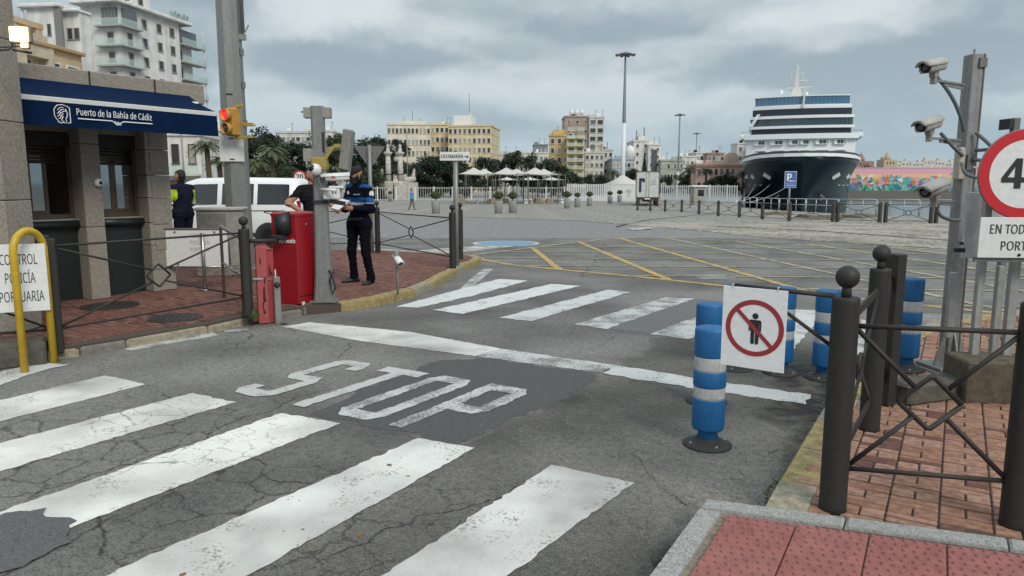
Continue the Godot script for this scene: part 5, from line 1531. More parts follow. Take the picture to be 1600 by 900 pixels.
func make_vest_person():
	var o := thing("person", "person in dark jacket with yellow-green sleeves at the booth corner", "person", Vector3(-6.35, K, -14.0), face(Vector3(-0.8, 0, -0.3)))
	var navy := Color(0.012, 0.015, 0.03); var hiv := Color(0.42, 0.62, 0.05); var sil := Color(0.5, 0.5, 0.48); var skin := Color(0.38, 0.2, 0.14)
	var bones := [[Vector3(0.1, 0.92, 0), Vector3(0.12, 0.5, 0.02), 0.11, 0.075], [Vector3(0.12, 0.5, 0.02), Vector3(0.12, 0.1, -0.02), 0.07, 0.055], [Vector3(-0.1, 0.92, 0), Vector3(-0.12, 0.5, 0.02), 0.11, 0.075], [Vector3(-0.12, 0.5, 0.02), Vector3(-0.12, 0.1, -0.02), 0.07, 0.055],
		[Vector3(-0.09, 0.95, 0), Vector3(0.09, 0.95, 0), 0.15, 0.15, 0.9], [Vector3(0, 1.0, 0), Vector3(0, 1.2, 0), 0.19, 0.185, 0.8], [Vector3(-0.1, 1.3, 0), Vector3(0.1, 1.3, 0), 0.155, 0.155, 0.85], [Vector3(-0.14, 1.42, 0), Vector3(0.14, 1.42, 0), 0.09, 0.09, 0.95], [Vector3(0, 1.42, 0), Vector3(0, 1.54, 0.01), 0.07, 0.06],
		[Vector3(0.22, 1.42, 0), Vector3(0.3, 1.14, 0.06), 0.08, 0.066], [Vector3(0.3, 1.14, 0.06), Vector3(0.22, 1.06, 0.28), 0.062, 0.045], [Vector3(-0.22, 1.42, 0), Vector3(-0.3, 1.14, 0.06), 0.08, 0.066], [Vector3(-0.3, 1.14, 0.06), Vector3(-0.22, 1.06, 0.28), 0.062, 0.045]]
	var shade := func(v: Vector3) -> Color:
		if v.y < 0.9: return navy
		if v.z > 0.28: return skin
		if absf(v.x) > 0.2 and v.y < 1.4 and v.y > 1.16: return hiv
		if absf(v.x) > 0.2 and v.y < 1.16 and v.y > 1.11: return sil
		if v.z > 0.06 and v.y > 1.15 and v.y < 1.42: return hiv
		return navy
	var hc := Vector3(0, 1.63, 0.03)
	var st := body_mesh(bones, 0.014, 0.03, shade)
	body_mesh(head_bones(hc, Basis()), 0.007, 0.02, func(_v): return skin, st)
	body_mesh(hand(Vector3(0.22, 1.06, 0.3), Vector3(-0.1, 0, 1).normalized(), Vector3(-0.8, -0.3, 0).normalized(), 1.0) + hand(Vector3(-0.22, 1.06, 0.3), Vector3(0.1, 0, 1).normalized(), Vector3(0.8, -0.3, 0).normalized(), -1.0), 0.0065, 0.01, func(_v): return skin, st)
	skinned(o, "body", st)
	eyes(o, hc, Basis())
	part(o, "hair", blob([[hc + Vector3(0, 0.07, -0.03), hc + Vector3(0, 0.065, 0.02), 0.085, 0.072], [hc + Vector3(0, 0.02, -0.05), hc + Vector3(0, -0.03, -0.05), 0.078, 0.06]]), mat("hair_dark"))
	for s in [-1, 1]: shoe(o, Vector3(0.12 * s, 0, 0), 0.1 * s, mat("shoe_black"))
func make_walker():
	var o := thing("person", "distant person in a blue jacket walking along the white fence", "person", Vector3(-8.542, gy(62), -62.0), 1.2)
	var blue := Color(0.1, 0.22, 0.42); var skin := Color(0.4, 0.23, 0.16); var jean := Color(0.16, 0.14, 0.13)
	var bones := [[Vector3(0.09, 0.92, 0), Vector3(0.1, 0.5, 0.12), 0.1, 0.075], [Vector3(0.1, 0.5, 0.12), Vector3(0.1, 0.08, 0.16), 0.07, 0.055], [Vector3(-0.09, 0.92, 0), Vector3(-0.1, 0.5, -0.04), 0.1, 0.075], [Vector3(-0.1, 0.5, -0.04), Vector3(-0.1, 0.12, -0.26), 0.07, 0.055],
		[Vector3(0, 0.95, 0), Vector3(0, 1.25, 0), 0.17, 0.18, 0.8], [Vector3(-0.14, 1.4, 0), Vector3(0.14, 1.4, 0), 0.1, 0.1], [Vector3(0, 1.4, 0), Vector3(0, 1.55, 0.02), 0.07, 0.06], [Vector3(0.22, 1.4, 0), Vector3(0.28, 1.1, -0.1), 0.075, 0.06], [Vector3(0.28, 1.1, -0.1), Vector3(0.28, 0.9, 0.02), 0.055, 0.05], [Vector3(-0.22, 1.4, 0), Vector3(-0.28, 1.1, 0.06), 0.075, 0.06], [Vector3(-0.28, 1.1, 0.06), Vector3(-0.26, 0.95, 0.22), 0.055, 0.05],
		[Vector3(0, 1.66, 0.0), Vector3(0, 1.58, 0.04), 0.1, 0.07], [Vector3(0.1, 0.05, 0.16), Vector3(0.1, 0.05, 0.28), 0.05, 0.04], [Vector3(-0.1, 0.08, -0.26), Vector3(-0.1, 0.04, -0.16), 0.05, 0.04]]
	var st := body_mesh(bones, 0.025, 0.04, func(v: Vector3) -> Color: return jean if v.y < 0.92 else (skin if v.y > 1.5 else blue))
	skinned(o, "body", st)
	part(o, "hair", blob([[Vector3(0, 1.72, -0.02), Vector3(0, 1.66, -0.04), 0.1, 0.08]], 0.02), mat("hair_dark"))

# ------------------------------------------------------------------ van
func make_van():
	var o := thing("parked_van", "white small van parked on the road behind the booth", "van", Vector3(-7.55, 0, -19.2), PI - 0.02)
	var white := mat("van_white", C(0.74, 0.75, 0.76), 0.3)
	white.clearcoat_enabled = true
	white.clearcoat = 0.6
	var gl := glass("van_glass", C(0.012, 0.014, 0.016), 0.05)
	gl.metallic_specular = 0.7
	var trim := mat("van_trim", C(0.02, 0.02, 0.022), 0.6)
	# stations from tail to nose: x, floor, belt, top, half width at belt, half width at top
	var S := [[-2.2, 0.42, 1.08, 1.62, 0.80, 0.66], [-2.14, 0.33, 1.08, 1.72, 0.86, 0.7], [-1.9, 0.3, 1.09, 1.77, 0.885, 0.71], [-0.6, 0.29, 1.1, 1.79, 0.89, 0.71], [0.45, 0.29, 1.09, 1.77, 0.89, 0.7], [0.72, 0.29, 1.09, 1.7, 0.89, 0.68], [1.35, 0.29, 1.06, 1.16, 0.88, 0.76], [1.5, 0.29, 1.03, 1.09, 0.87, 0.74], [2.0, 0.3, 0.9, 0.98, 0.84, 0.66], [2.17, 0.36, 0.75, 0.84, 0.76, 0.56], [2.22, 0.42, 0.62, 0.7, 0.66, 0.5]]
	var rings := []
	for s in S:
		var r := []
		var side := [[s[4] * 0.93, s[1]], [s[4] * 0.99, s[1] + 0.12], [s[4] + 0.005, lerpf(s[1], s[2], 0.55)], [s[4], s[2]], [lerpf(s[4], s[5], 0.82), lerpf(s[2], s[3], 0.86)], [s[5] * 0.9, s[3] - 0.012], [s[5] * 0.55, s[3] + 0.01]]
		for p in side: r.append(Vector3(s[0], p[1], p[0]))
		for k in range(side.size() - 1, -1, -1): r.append(Vector3(s[0], side[k][1], -side[k][0]))
		rings.append(r)
	part(o, "body", mb(true).loft(rings), white)
	for sd in [-1.0, 1.0]:
		var at := func(x: float, t: float) -> Vector3:      # a point on the side glass, t from belt to roof
			var k := 0
			while k < S.size() - 2 and S[k + 1][0] < x: k += 1
			var u: float = (x - S[k][0]) / (S[k + 1][0] - S[k][0])
			var y := lerpf(lerpf(S[k][2], S[k + 1][2], u), lerpf(S[k][3], S[k + 1][3], u), t)
			var hw := lerpf(lerpf(S[k][4], S[k + 1][4], u), lerpf(lerpf(S[k][4], S[k][5], 0.82), lerpf(S[k + 1][4], S[k + 1][5], 0.82), u), t / 0.86)
			return Vector3(x, y, (hw + 0.006) * sd)
		for w in [[-1.95, -1.15, "rear_window"], [-1.05, -0.25, "side_window"], [-0.13, 1.12, "door_window"]]:
			var g := mb(true)
			var n := 10
			for k in n:
				var x0 := lerpf(w[0], w[1], float(k) / n); var x1 := lerpf(w[0], w[1], float(k + 1) / n)
				var t0 := 0.78; var t1 := 0.78
				if w[1] > 0.5:
					t0 = 0.78 if x0 < 0.55 else 0.76; t1 = 0.78 if x1 < 0.55 else 0.76
				g.quad(at.call(x0, 0.06), at.call(x0, t0), at.call(x1, t1), at.call(x1, 0.06))
			var wn := part(o, w[2], g, gl)
			part(wn, "seal", mb(true).tube([at.call(w[0], 0.05), at.call(w[1], 0.05)], 0.012, 6), trim)
		part(o, "door_handle", mb(true).tube([Vector3(0.02, 0.93, 0.905 * sd), Vector3(0.2, 0.93, 0.905 * sd)], 0.016, 6), trim)
		part(o, "slide_rail", mb().box(Vector3(-1.3, 0.96, 0.892 * sd), Vector3(1.1, 0.02, 0.01)), trim)
		part(o, "door_seam", mb().box(Vector3(-0.19, 0.72, 0.893 * sd), Vector3(0.01, 0.7, 0.006)).box(Vector3(1.22, 0.66, 0.888 * sd), Vector3(0.01, 0.6, 0.006)), trim)
		part(o, "sill_trim", mb().chbox(Vector3(0, 0.36, 0.885 * sd), Vector3(2.1, 0.1, 0.03), 0.01), trim)
		part(o, "mirror", mb().chbox(Vector3(1.08, 1.14, 0.99 * sd), Vector3(0.12, 0.17, 0.16), 0.03), trim)
		part(o, "tail_lamp", mb().chbox(Vector3(-2.17, 1.0, 0.79 * sd), Vector3(0.09, 0.42, 0.1), 0.015), mat("tail_red", C(0.25, 0.01, 0.012), 0.25))
		part(o, "headlamp", mb().chbox(Vector3(2.08, 0.74, 0.66 * sd), Vector3(0.18, 0.16, 0.2), 0.04), mat("lamp_clear", C(0.5, 0.5, 0.5), 0.15))
		for x in [-1.42, 1.3]:
			var tf := Transform3D(Basis(Vector3.RIGHT, PI / 2 * sd), Vector3(x, 0.31, 0.7 * sd))
			var wh := part(o, "wheel", mb(true).lathe([Vector2(0.2, 0.2), Vector2(0.27, 0.205), Vector2(0.305, 0.17), Vector2(0.31, 0.08), Vector2(0.29, 0.0), Vector2(0.1, 0.0)], 24, tf), mat("tyre", C(0.018, 0.018, 0.018), 0.9))
			part(wh, "rim", mb(true).lathe([Vector2(0.205, 0.17), Vector2(0.19, 0.2), Vector2(0.16, 0.185), Vector2(0.05, 0.195), Vector2(0, 0.2)], 20, tf), galv())
			part(o, "wheel_arch", mb(true).lathe([Vector2(0.335, 0.185), Vector2(0.36, 0.2), Vector2(0.33, 0.2)], 24, tf), trim)
	var ws := mb(true)
	ws.quad(Vector3(0.76, 1.685, -0.6), Vector3(1.36, 1.175, -0.7), Vector3(1.36, 1.175, 0.7), Vector3(0.76, 1.685, 0.6))
	part(o, "windscreen", ws, glass("van_windscreen", C(0.1, 0.13, 0.14), 0.04)).position = Vector3(0.015, 0.02, 0)
	part(o, "rear_bumper", mb().chbox(Vector3(-2.2, 0.45, 0), Vector3(0.12, 0.22, 1.6), 0.03), trim)
	part(o, "front_bumper", mb().chbox(Vector3(2.18, 0.45, 0), Vector3(0.12, 0.24, 1.3), 0.03), trim)
	part(o, "rear_glass", mb().box(Vector3(-2.185, 1.38, 0), Vector3(0.02, 0.42, 1.15)), gl)

# ------------------------------------------------------------------ the corner by the camera
func flex_bollard(at: Vector3, label: String, g := "blue flexible posts at the gate") -> Node3D:
	var o := thing("flexible_post", label, "bollard", at, R.randf() * 6.0, g)
	var blue := mat("bollard_blue", C(0.009, 0.135, 0.36), 0.55, 0.0, "streak", 2.6)
	var sil := mat("bollard_silver", C(0.6, 0.61, 0.61), 0.4, 0.15, "streak", 3.0)
	var cuff := mat("bollard_cuff", C(0.38, 0.39, 0.39), 0.5, 0.1, "mottle", 6.0)
	var r := 0.1
	part(o, "base", mb(true).lathe([Vector2(0.15, 0.0), Vector2(0.15, 0.012), Vector2(0.11, 0.026), Vector2(0.075, 0.034), Vector2(0.07, 0.055)], 28), mat("rubber", C(0.035, 0.036, 0.037), 0.75, 0.0, "mottle", 4.0))
	for k in 4: part(o, "bolt", mb(true).ball(Vector3(cos(k * PI / 2) * 0.115, 0.022, sin(k * PI / 2) * 0.115), 0.012, 8), galv())
	part(o, "foot", mb(true).lathe([Vector2(0.066, 0.05), Vector2(0.06, 0.09), Vector2(0.07, 0.11)], 24), blue)
	part(o, "body", mb(true).lathe([Vector2(0.06, 0.1), Vector2(0.096, 0.112), Vector2(r, 0.125), Vector2(r, 0.302), Vector2(r * 0.985, 0.31)], 28), blue)
	part(o, "silver_band", mb(true).lathe([Vector2(r * 0.95, 0.305), Vector2(r * 0.955, 0.32), Vector2(r * 0.97, 0.325), Vector2(r * 0.955, 0.333), Vector2(r * 0.97, 0.342), Vector2(r * 0.955, 0.351), Vector2(r * 0.97, 0.36), Vector2(r * 0.955, 0.37), Vector2(r * 0.97, 0.378), Vector2(r * 0.95, 0.388)], 28), sil)
	part(o, "middle_band", mb(true).lathe([Vector2(r * 0.97, 0.384), Vector2(r, 0.392), Vector2(r, 0.478), Vector2(r * 0.97, 0.486)], 28), blue)
	part(o, "silver_band", mb(true).lathe([Vector2(r * 0.95, 0.482), Vector2(r * 0.962, 0.5), Vector2(r * 0.962, 0.565), Vector2(r * 0.95, 0.58)], 28), sil)
	part(o, "band_seam", mb().box(Vector3(r * 0.96, 0.53, 0), Vector3(0.006, 0.085, 0.004)), cuff)
	part(o, "top", mb(true).lathe([Vector2(r * 0.97, 0.574), Vector2(r, 0.584), Vector2(r, 0.735), Vector2(r * 0.96, 0.748), Vector2(r * 0.9, 0.752), Vector2(0, 0.752)], 28), blue)
	return o
func make_right_side():
	var B := [[Vector3(1.226, 0, -4.35), "blue flexible post standing nearest, beside the no-pedestrians sign"], [Vector3(1.463, 0, -5.253), "blue flexible post half hidden behind the nearest blue post"], [Vector3(1.989, 0, -6.243), "blue flexible post mostly hidden behind the no-pedestrians sign"], [Vector3(2.325, 0, -6.09), "blue flexible post at the edge of the no-pedestrians sign"], [Vector3(2.63, 0, -5.923), "blue flexible post partly hidden by the front iron post"], [Vector3(3.214, 0.12, -5.76), "blue flexible post on the brick pavement by the camera pole"]]
	for b in B: flex_bollard(b[0], b[1])
	# posts and railings of the corner
	var G := "iron posts of the corner railing"
	var a := Vector3(1.5, K, -3.2); var b2 := Vector3(2.21, K, -4.3); var c := Vector3(2.235, K, -3.03); var d := Vector3(2.56, K, -4.83)
	ball_post(a, "ball-topped iron post nearest, with the no-pedestrians sign beside it", G, true, 0.06, 1.0)
	ball_post(b2, "ball-topped iron post behind the nearest ball-topped post", G, true, 0.06, 1.0)
	ball_post(c, "iron post at the edge of the picture ending the diamond railing", G, true, 0.06, 1.0)
	var fp := thing("flat_post", "flat-topped iron post behind the two ball-topped posts", "post", d, 0.57, G)
	part(fp, "shaft", mb().chbox(Vector3(0, 0.52, 0), Vector3(0.1, 1.04, 0.14), 0.006), iron())
	rail_panel(a, c, 0.87, 0.87, 0.2, "iron railing with a large diamond in front of the salmon bricks", "corner railings", 0.125, 0.012)
	# flat-bar panels seen end on between the posts
	for q in [[a, b2, "flat-bar iron railing between the two ball-topped posts"], [b2, d, "short flat-bar iron railing ending at the flat-topped post"]]:
		var p: Vector3 = q[0]; var e: Vector3 = q[1]
		var o := thing("bar_railing", q[2], "railing", p, face(e - p), "corner railings")
		var L := p.distance_to(e)
		part(o, "top_bar", mb().bar(Vector3(0, 0.87, 0.05), Vector3(0, 0.87, L - 0.05), 0.012, 0.045), iron())
		part(o, "bottom_bar", mb().bar(Vector3(0, 0.2, 0.05), Vector3(0, 0.2, L - 0.05), 0.012, 0.045), iron())
		part(o, "diagonal_bar", mb().bar(Vector3(0.005, 0.86, 0.06), Vector3(0.005, 0.21, L - 0.06), 0.01, 0.04), iron())
		part(o, "diagonal_bar", mb().bar(Vector3(-0.007, 0.21, 0.06), Vector3(-0.007, 0.86, L - 0.06), 0.01, 0.04), iron())
		part(o, "ring", mb(true).tube(ring_pts(Vector3(0, 0.535, L * 0.5), 0.07, 14), 0.012, 8), iron())
	# short gate arm over the road edge that carries the sign
	var ga := thing("gate_arm", "short iron gate arm reaching from the nearest post over the road", "railing", a, face(Vector3(-0.5, 0, -0.32)))
	part(ga, "top_rod", mb(true).tube([Vector3(0, 1.0, 0.05), Vector3(0, 1.015, 0.5)], 0.011, 8), iron())
	part(ga, "diagonal_rod", mb(true).tube([Vector3(0, 0.77, 0.05), Vector3(0, 0.965, 0.34)], 0.009, 8), iron())
	part(ga, "diagonal_rod", mb(true).tube([Vector3(0, 0.965, 0.34), Vector3(0, 0.75, 0.5)], 0.009, 8), iron())
	make_no_walk_sign()
	make_camera_pole()
	make_speed_sign()
func ring_pts(c: Vector3, r: float, n: int) -> Array:
	var p := []
	for k in n + 1: p.append(c + Vector3(0, cos(TAU * k / n) * r, sin(TAU * k / n) * r))
	return p
func make_no_walk_sign():
	var tl := Vector3(1.013, 1.141, -3.42); var tr := Vector3(1.258, 1.139, -3.25); var bl := Vector3(1.005, 0.752, -3.42)
	var o := thing("prohibition_sign", "white sign with a crossed-out walking figure in a red ring", "sign", (tl + tr) * 0.5, atan2(-(tr.z - tl.z), tr.x - tl.x))
	var w := Vector2(tr.x - tl.x, tr.z - tl.z).length()
	var h: float = tl.y - bl.y
	var roll := -0.01
	var b := Basis(Vector3.BACK, roll) * Basis(Vector3.RIGHT, 0.03)
	part(o, "sheet", mb().chbox(b * Vector3(0, -h * 0.5, 0), Vector3(w, h, 0.004), 0.0015, b), mat("sign_white", C(0.8, 0.81, 0.82), 0.45, 0.0, "fine", 3.0))
	var red := mat("prohibition_red", C(0.3, 0.028, 0.035), 0.45)
	var c := b * Vector3(0.005, -h * 0.49, 0.0032)
	var R0 := w * 0.455; var R1 := R0 * 0.83
	var ring := mb()
	for k in 56:
		var a := TAU * k / 56; var a2 := TAU * (k + 1) / 56
		ring.quad(c + b * Vector3(cos(a), sin(a), 0) * R0, c + b * Vector3(cos(a2), sin(a2), 0) * R0, c + b * Vector3(cos(a2), sin(a2), 0) * R1, c + b * Vector3(cos(a), sin(a), 0) * R1)
	part(o, "red_ring", ring, red)
	var s := R1 / 0.1
	var fig := mb()
	var XY := Transform3D(b * Basis(Vector3.RIGHT, Vector3.BACK, Vector3.UP), c)
	var P := func(pts: Array):
		var q := []
		for p in pts: q.append(Vector2(p[0] + 0.003, p[1]) * s)
		fig.prism(q, -0.0004, 0.0006, XY)
	var hd := []
	for k in 18: hd.append([cos(TAU * k / 18) * 0.0125, 0.052 + sin(TAU * k / 18) * 0.0125])
	P.call(hd)
	P.call([[-0.02, 0.036], [0.02, 0.036], [0.0255, 0.03], [0.0255, -0.012], [0.018, -0.012], [0.018, 0.022], [0.0165, 0.022], [0.0165, -0.064], [0.0115, -0.068], [0.0065, -0.068], [0.0018, -0.064], [0.0018, -0.014], [-0.0018, -0.014], [-0.0018, -0.064], [-0.0065, -0.068], [-0.0115, -0.068], [-0.0165, -0.064], [-0.0165, 0.022], [-0.018, 0.022], [-0.018, -0.012], [-0.0255, -0.012], [-0.0255, 0.03]])
	part(o, "figure", fig, black())
	var bar := mb()
	var dd := Vector2(1, -1).normalized(); var nn := Vector2(1, 1).normalized() * R0 * 0.068
	var e := R0 * 0.92
	bar.prism([-dd * e - nn, dd * e - nn, dd * e + nn, -dd * e + nn], 0.0003, 0.0012, XY)
	part(o, "red_bar", bar, red)
	part(o, "cable_tie", mb(true).tube([Vector3(-w * 0.35, -0.006, 0.006), Vector3(-w * 0.35, 0.012, 0.002), Vector3(-w * 0.35, 0.01, -0.02)], 0.002, 6).tube([Vector3(w * 0.35, -0.006, 0.006), Vector3(w * 0.35, 0.012, 0.002), Vector3(w * 0.35, 0.01, -0.02)], 0.002, 6), white_sheet())
func make_camera_pole():
	var o := thing("camera_pole", "grey steel box pole with gussets carrying three cameras", "pole", Vector3(3.56, K, -5.76), 0.12)
	part(o, "shaft", mb().chbox(Vector3(0, 1.27, 0), Vector3(0.095, 2.44, 0.11), 0.008), galv())
	part(o, "flange", mb().chbox(Vector3(0.051, 1.27, 0.03), Vector3(0.012, 2.44, 0.06), 0.004), galv_dark())
	part(o, "base_plate", mb().chbox(Vector3(0, 0.03, 0), Vector3(0.34, 0.03, 0.3), 0.005), galv())
	part(o, "footing", mb().chbox(Vector3(0, 0.0, 0), Vector3(0.4, 0.03, 0.36), 0.005), mats["concrete"])
	for s in [-1.0, 1.0]:
		part(o, "gusset", mb().prism([Vector2(0.045 * s, 0.045), Vector2(0.15 * s, 0.045), Vector2(0.06 * s, 0.33), Vector2(0.045 * s, 0.36)], -0.006, 0.006, Transform3D(Basis(Vector3.RIGHT, Vector3.BACK, Vector3.UP), Vector3(0, 0, 0.03))), galv())
	part(o, "gusset", mb().prism([Vector2(0.055, 0.045), Vector2(0.14, 0.045), Vector2(0.055, 0.32)], -0.006, 0.006, Transform3D(Basis(Vector3.BACK, Vector3.RIGHT, Vector3.UP), Vector3(0.0, 0, 0))), galv())
	part(o, "top_bracket", mb().box(Vector3(0.03, 2.42, 0.063), Vector3(0.06, 0.07, 0.02)).box(Vector3(0.0, 2.505, 0), Vector3(0.01, 0.05, 0.01)), galv_dark())
	part(o, "junction_box", mb().chbox(Vector3(-0.07, 1.66, 0.03), Vector3(0.05, 0.25, 0.07), 0.01), mat("box_cream", C(0.48, 0.44, 0.36), 0.6, 0.0, "mottle", 3.0))
	part(o, "clamp", mb().box(Vector3(0.0, 1.67, 0.062), Vector3(0.07, 0.12, 0.025)), galv_dark())
	part(o, "screw", mb(true).ball(Vector3(0.022, 1.63, 0.078), 0.011, 8), white_sheet())
	var cg := mat("cable_sheath", C(0.115, 0.125, 0.13), 0.7)
	var inv := o.transform.affine_inverse()
	var hoses := [[Vector3(3.186, 2.43, -5.6), Vector3(3.32, 2.292, -5.62), Vector3(3.424, 2.143, -5.65), Vector3(3.495, 2.027, -5.7)], [Vector3(3.26, 2.005, -5.6), Vector3(3.378, 1.901, -5.62), Vector3(3.489, 1.841, -5.68)], [Vector3(3.577, 2.016, -5.68), Vector3(3.648, 1.91, -5.6), Vector3(3.623, 1.885, -5.58), Vector3(3.585, 1.88, -5.68)], [Vector3(3.453, 1.78, -5.62), Vector3(3.44, 1.707, -5.55), Vector3(3.494, 1.672, -5.5), Vector3(3.59, 1.677, -5.5)], [Vector3(3.571, 1.811, -5.68), Vector3(3.67, 1.79, -5.6)], [Vector3(3.268, 1.503, -5.6), Vector3(3.291, 1.405, -5.6), Vector3(3.376, 1.355, -5.62), Vector3(3.514, 1.342, -5.68)]]
	for h in hoses:
		var cv := Curve3D.new()
		for k in h.size():
			var t: Vector3 = (h[mini(k + 1, h.size() - 1)] - h[maxi(k - 1, 0)]) / 5.0
			cv.add_point(inv * h[k], inv.basis * -t, inv.basis * t)
		cv.bake_interval = 0.02
		part(o, "cable", mb(true).tube(Array(cv.get_baked_points()), 0.0135, 8), cg)
	var cm := mat("camera_grey", C(0.44, 0.43, 0.405), 0.55, 0.0, "mottle", 4.0)
	var spots := [[Vector3(3.099, 2.484, -5.5), "topmost camera on the grey camera pole", Vector3(3.469, 2.409, -5.72)], [Vector3(3.101, 2.064, -5.5), "middle camera on the grey camera pole", Vector3(3.482, 1.975, -5.72)], [Vector3(3.149, 1.592, -5.45), "lowest camera on the pole, in front of the mural", Vector3(3.476, 1.47, -5.72)]]
	for k in 3:
		var q: Array = spots[k]
		var c := bullet_camera("surveillance_camera", q[1], q[0], -0.86, 0.18, 0.84 if k < 2 else 0.94, cm)
		c.set_meta("group", "cameras on the grey pole")
		var ci := c.transform.affine_inverse()
		var e: Vector3 = ci * q[2]
		var f := Vector3(0, -0.1, -0.035)
		e.y = f.y - 0.005
		part(c, "arm", mb().bar(f, e, 0.03, 0.014).bar(f.lerp(e, 0.35) + Vector3(0, -0.008, 0), e + Vector3(0, -0.02, 0), 0.012, 0.04), galv())
func make_speed_sign():
	# big round sign and lettered plate on square posts set in a concrete block
	var o := thing("speed_sign", "large round sign reading 40 above a white lettered plate", "sign", Vector3(3.6, K, -5.0), -0.1)
	var k := Vector3(3.442, 1.688, -4.9) - o.position
	k = Basis(Vector3.UP, 0.1) * k
	round_sign(o, k, 0.3, "40", 0.2)
	var post := mat("post_pale", C(0.4, 0.4, 0.38), 0.5, 0.3, "streak", 1.5)
	var bl := thing("concrete_block", "brown concrete block holding the posts of the large sign", "block", Vector3(3.4, K, -4.98), -0.1)
	part(bl, "block", mb().chbox(Vector3(0.05, 0.14, 0.0), Vector3(0.6, 0.3, 0.34), 0.012), mat("brown_concrete", C(0.135, 0.105, 0.07), 0.9, 0.0, "stone", 1.5, 0.6))
	var p0 := Vector3(3.321, 1.043, -4.95) - o.position
	var p1 := Vector3(3.542, 1.043, -4.95) - o.position
	part(o, "post", mb().chbox(Vector3(p0.x, 0.88, -0.06), Vector3(0.05, 1.24, 0.05), 0.005), post)
	part(o, "post", mb().chbox(Vector3(p1.x, 0.98, -0.06), Vector3(0.06, 1.45, 0.05), 0.005), post)
	var t := Vector3(3.375, 1.262, -4.86) - o.position
	var sw := 0.44
	part(o, "lettered_plate", mb().chbox(Vector3(k.x + 0.04, t.y, t.z), Vector3(sw + 0.18, 0.275, 0.008), 0.003), white_sheet())
	text(o, "EN TODA LA ZONA", 0.062, black(), Vector3(k.x + 0.065, t.y + 0.058, t.z + 0.0065), Vector3.ZERO, false, "lettering", 0.545)
	text(o, "PORTUARIA", 0.062, black(), Vector3(k.x + 0.05, t.y - 0.055, t.z + 0.0065), Vector3.ZERO, false, "lettering", 0.36)
	part(o, "bolt", mb(true).ball(Vector3(k.x - 0.005, t.y - 0.115, t.z + 0.006), 0.011, 8), black())
	part(o, "cross_bar", mb().box(Vector3(k.x, t.y - 0.15, t.z - 0.03), Vector3(0.55, 0.03, 0.03)), galv_dark())
	# pale panel back behind the sign
	var pb := thing("panel_back", "pale grey panel back standing behind the large round sign", "panel", Vector3(3.85, K, -5.28), -0.1)
	var q0 := Vector3(3.331, 1.565, -5.25) - pb.position
	var q1 := Vector3(3.376, 1.079, -5.25) - pb.position
	part(pb, "panel", mb().chbox(Vector3(q0.x + 0.26, (q0.y + q1.y) * 0.5, 0), Vector3(0.52, q0.y - q1.y, 0.03), 0.004), mat("panel_grey", C(0.52, 0.52, 0.51), 0.6, 0.0, "mottle", 1.5))
	part(pb, "leg", mb().chbox(Vector3(q0.x - 0.03, 0.6, -0.03), Vector3(0.05, 0.5, 0.05), 0.005), post)
	part(pb, "leg", mb().chbox(Vector3(q0.x + 0.3, 0.45, -0.03), Vector3(0.05, 0.9, 0.05), 0.005), post)
	part(pb, "hinge", mb().box(Vector3(q0.x - 0.03, q1.y + 0.06, 0.02), Vector3(0.07, 0.03, 0.03)).box(Vector3(q0.x - 0.02, q1.y + 0.11, 0.02), Vector3(0.02, 0.02, 0.02)), black())
	part(pb, "lock", mb().box(Vector3(q0.x + 0.16, 0.34, 0.0), Vector3(0.04, 0.11, 0.04)), black())
	# small post with a dark horn
	var hp := thing("horn_post", "slim post with a small dark horn above the large round sign", "post", Vector3(4.296, K, -6.3), 0.1)
	part(hp, "post", mb().chbox(Vector3(0, 1.03, 0), Vector3(0.06, 2.06, 0.05), 0.005), galv_dark())
	part(hp, "horn", mb().loft([[Vector3(-0.03, 1.99, -0.03), Vector3(-0.03, 1.99, 0.03), Vector3(-0.03, 2.04, 0.03), Vector3(-0.03, 2.04, -0.03)], [Vector3(-0.1, 1.96, -0.06), Vector3(-0.1, 1.96, 0.06), Vector3(-0.1, 2.05, 0.06), Vector3(-0.1, 2.05, -0.06)]]), black())
	# long concrete kerb block on the pavement
	var kb := thing("kerb_block", "mossy concrete kerb block beside the blue post on the pavement", "block", Vector3(2.95, K, -4.95), 0.35)
	part(kb, "block", mb().chbox(Vector3(0, 0.07, 0), Vector3(0.6, 0.15, 0.2), 0.02), mat("mossy_concrete", C(0.13, 0.12, 0.095), 0.95, 0.0, "stone", 1.5, 1.0))

# ------------------------------------------------------------------ plaza
const ORD := ["first", "second", "third", "fourth", "fifth", "sixth", "seventh", "eighth", "ninth", "tenth", "eleventh", "twelfth", "thirteenth", "fourteenth", "fifteenth", "sixteenth"]
func leaf_ball(r: float, n: int, s: float, sd: int, sq := 1.0) -> MB:      # a clump of leaf-sized faces
	var m := mb()
	var g := RandomNumberGenerator.new(); g.seed = sd
	for k in n:
		var d := Vector3(g.randfn(), g.randfn(), g.randfn()).normalized()
		var p := d * r * pow(g.randf(), 0.35) * Vector3(1, sq, 1)
		leaf(m, p, g, s)
	return m
func leaf(m: MB, p: Vector3, g: RandomNumberGenerator, s: float):
	var u := Vector3(g.randfn(), g.randfn() * 0.7, g.randfn()).normalized() * s * g.randf_range(0.6, 1.3)
	var v := u.cross(Vector3(g.randfn(), g.randfn(), g.randfn())).normalized() * s * g.randf_range(0.4, 0.8)
	m.quad(p - u * 0.5, p + v * 0.5, p + u * 0.5, p - v * 0.5)
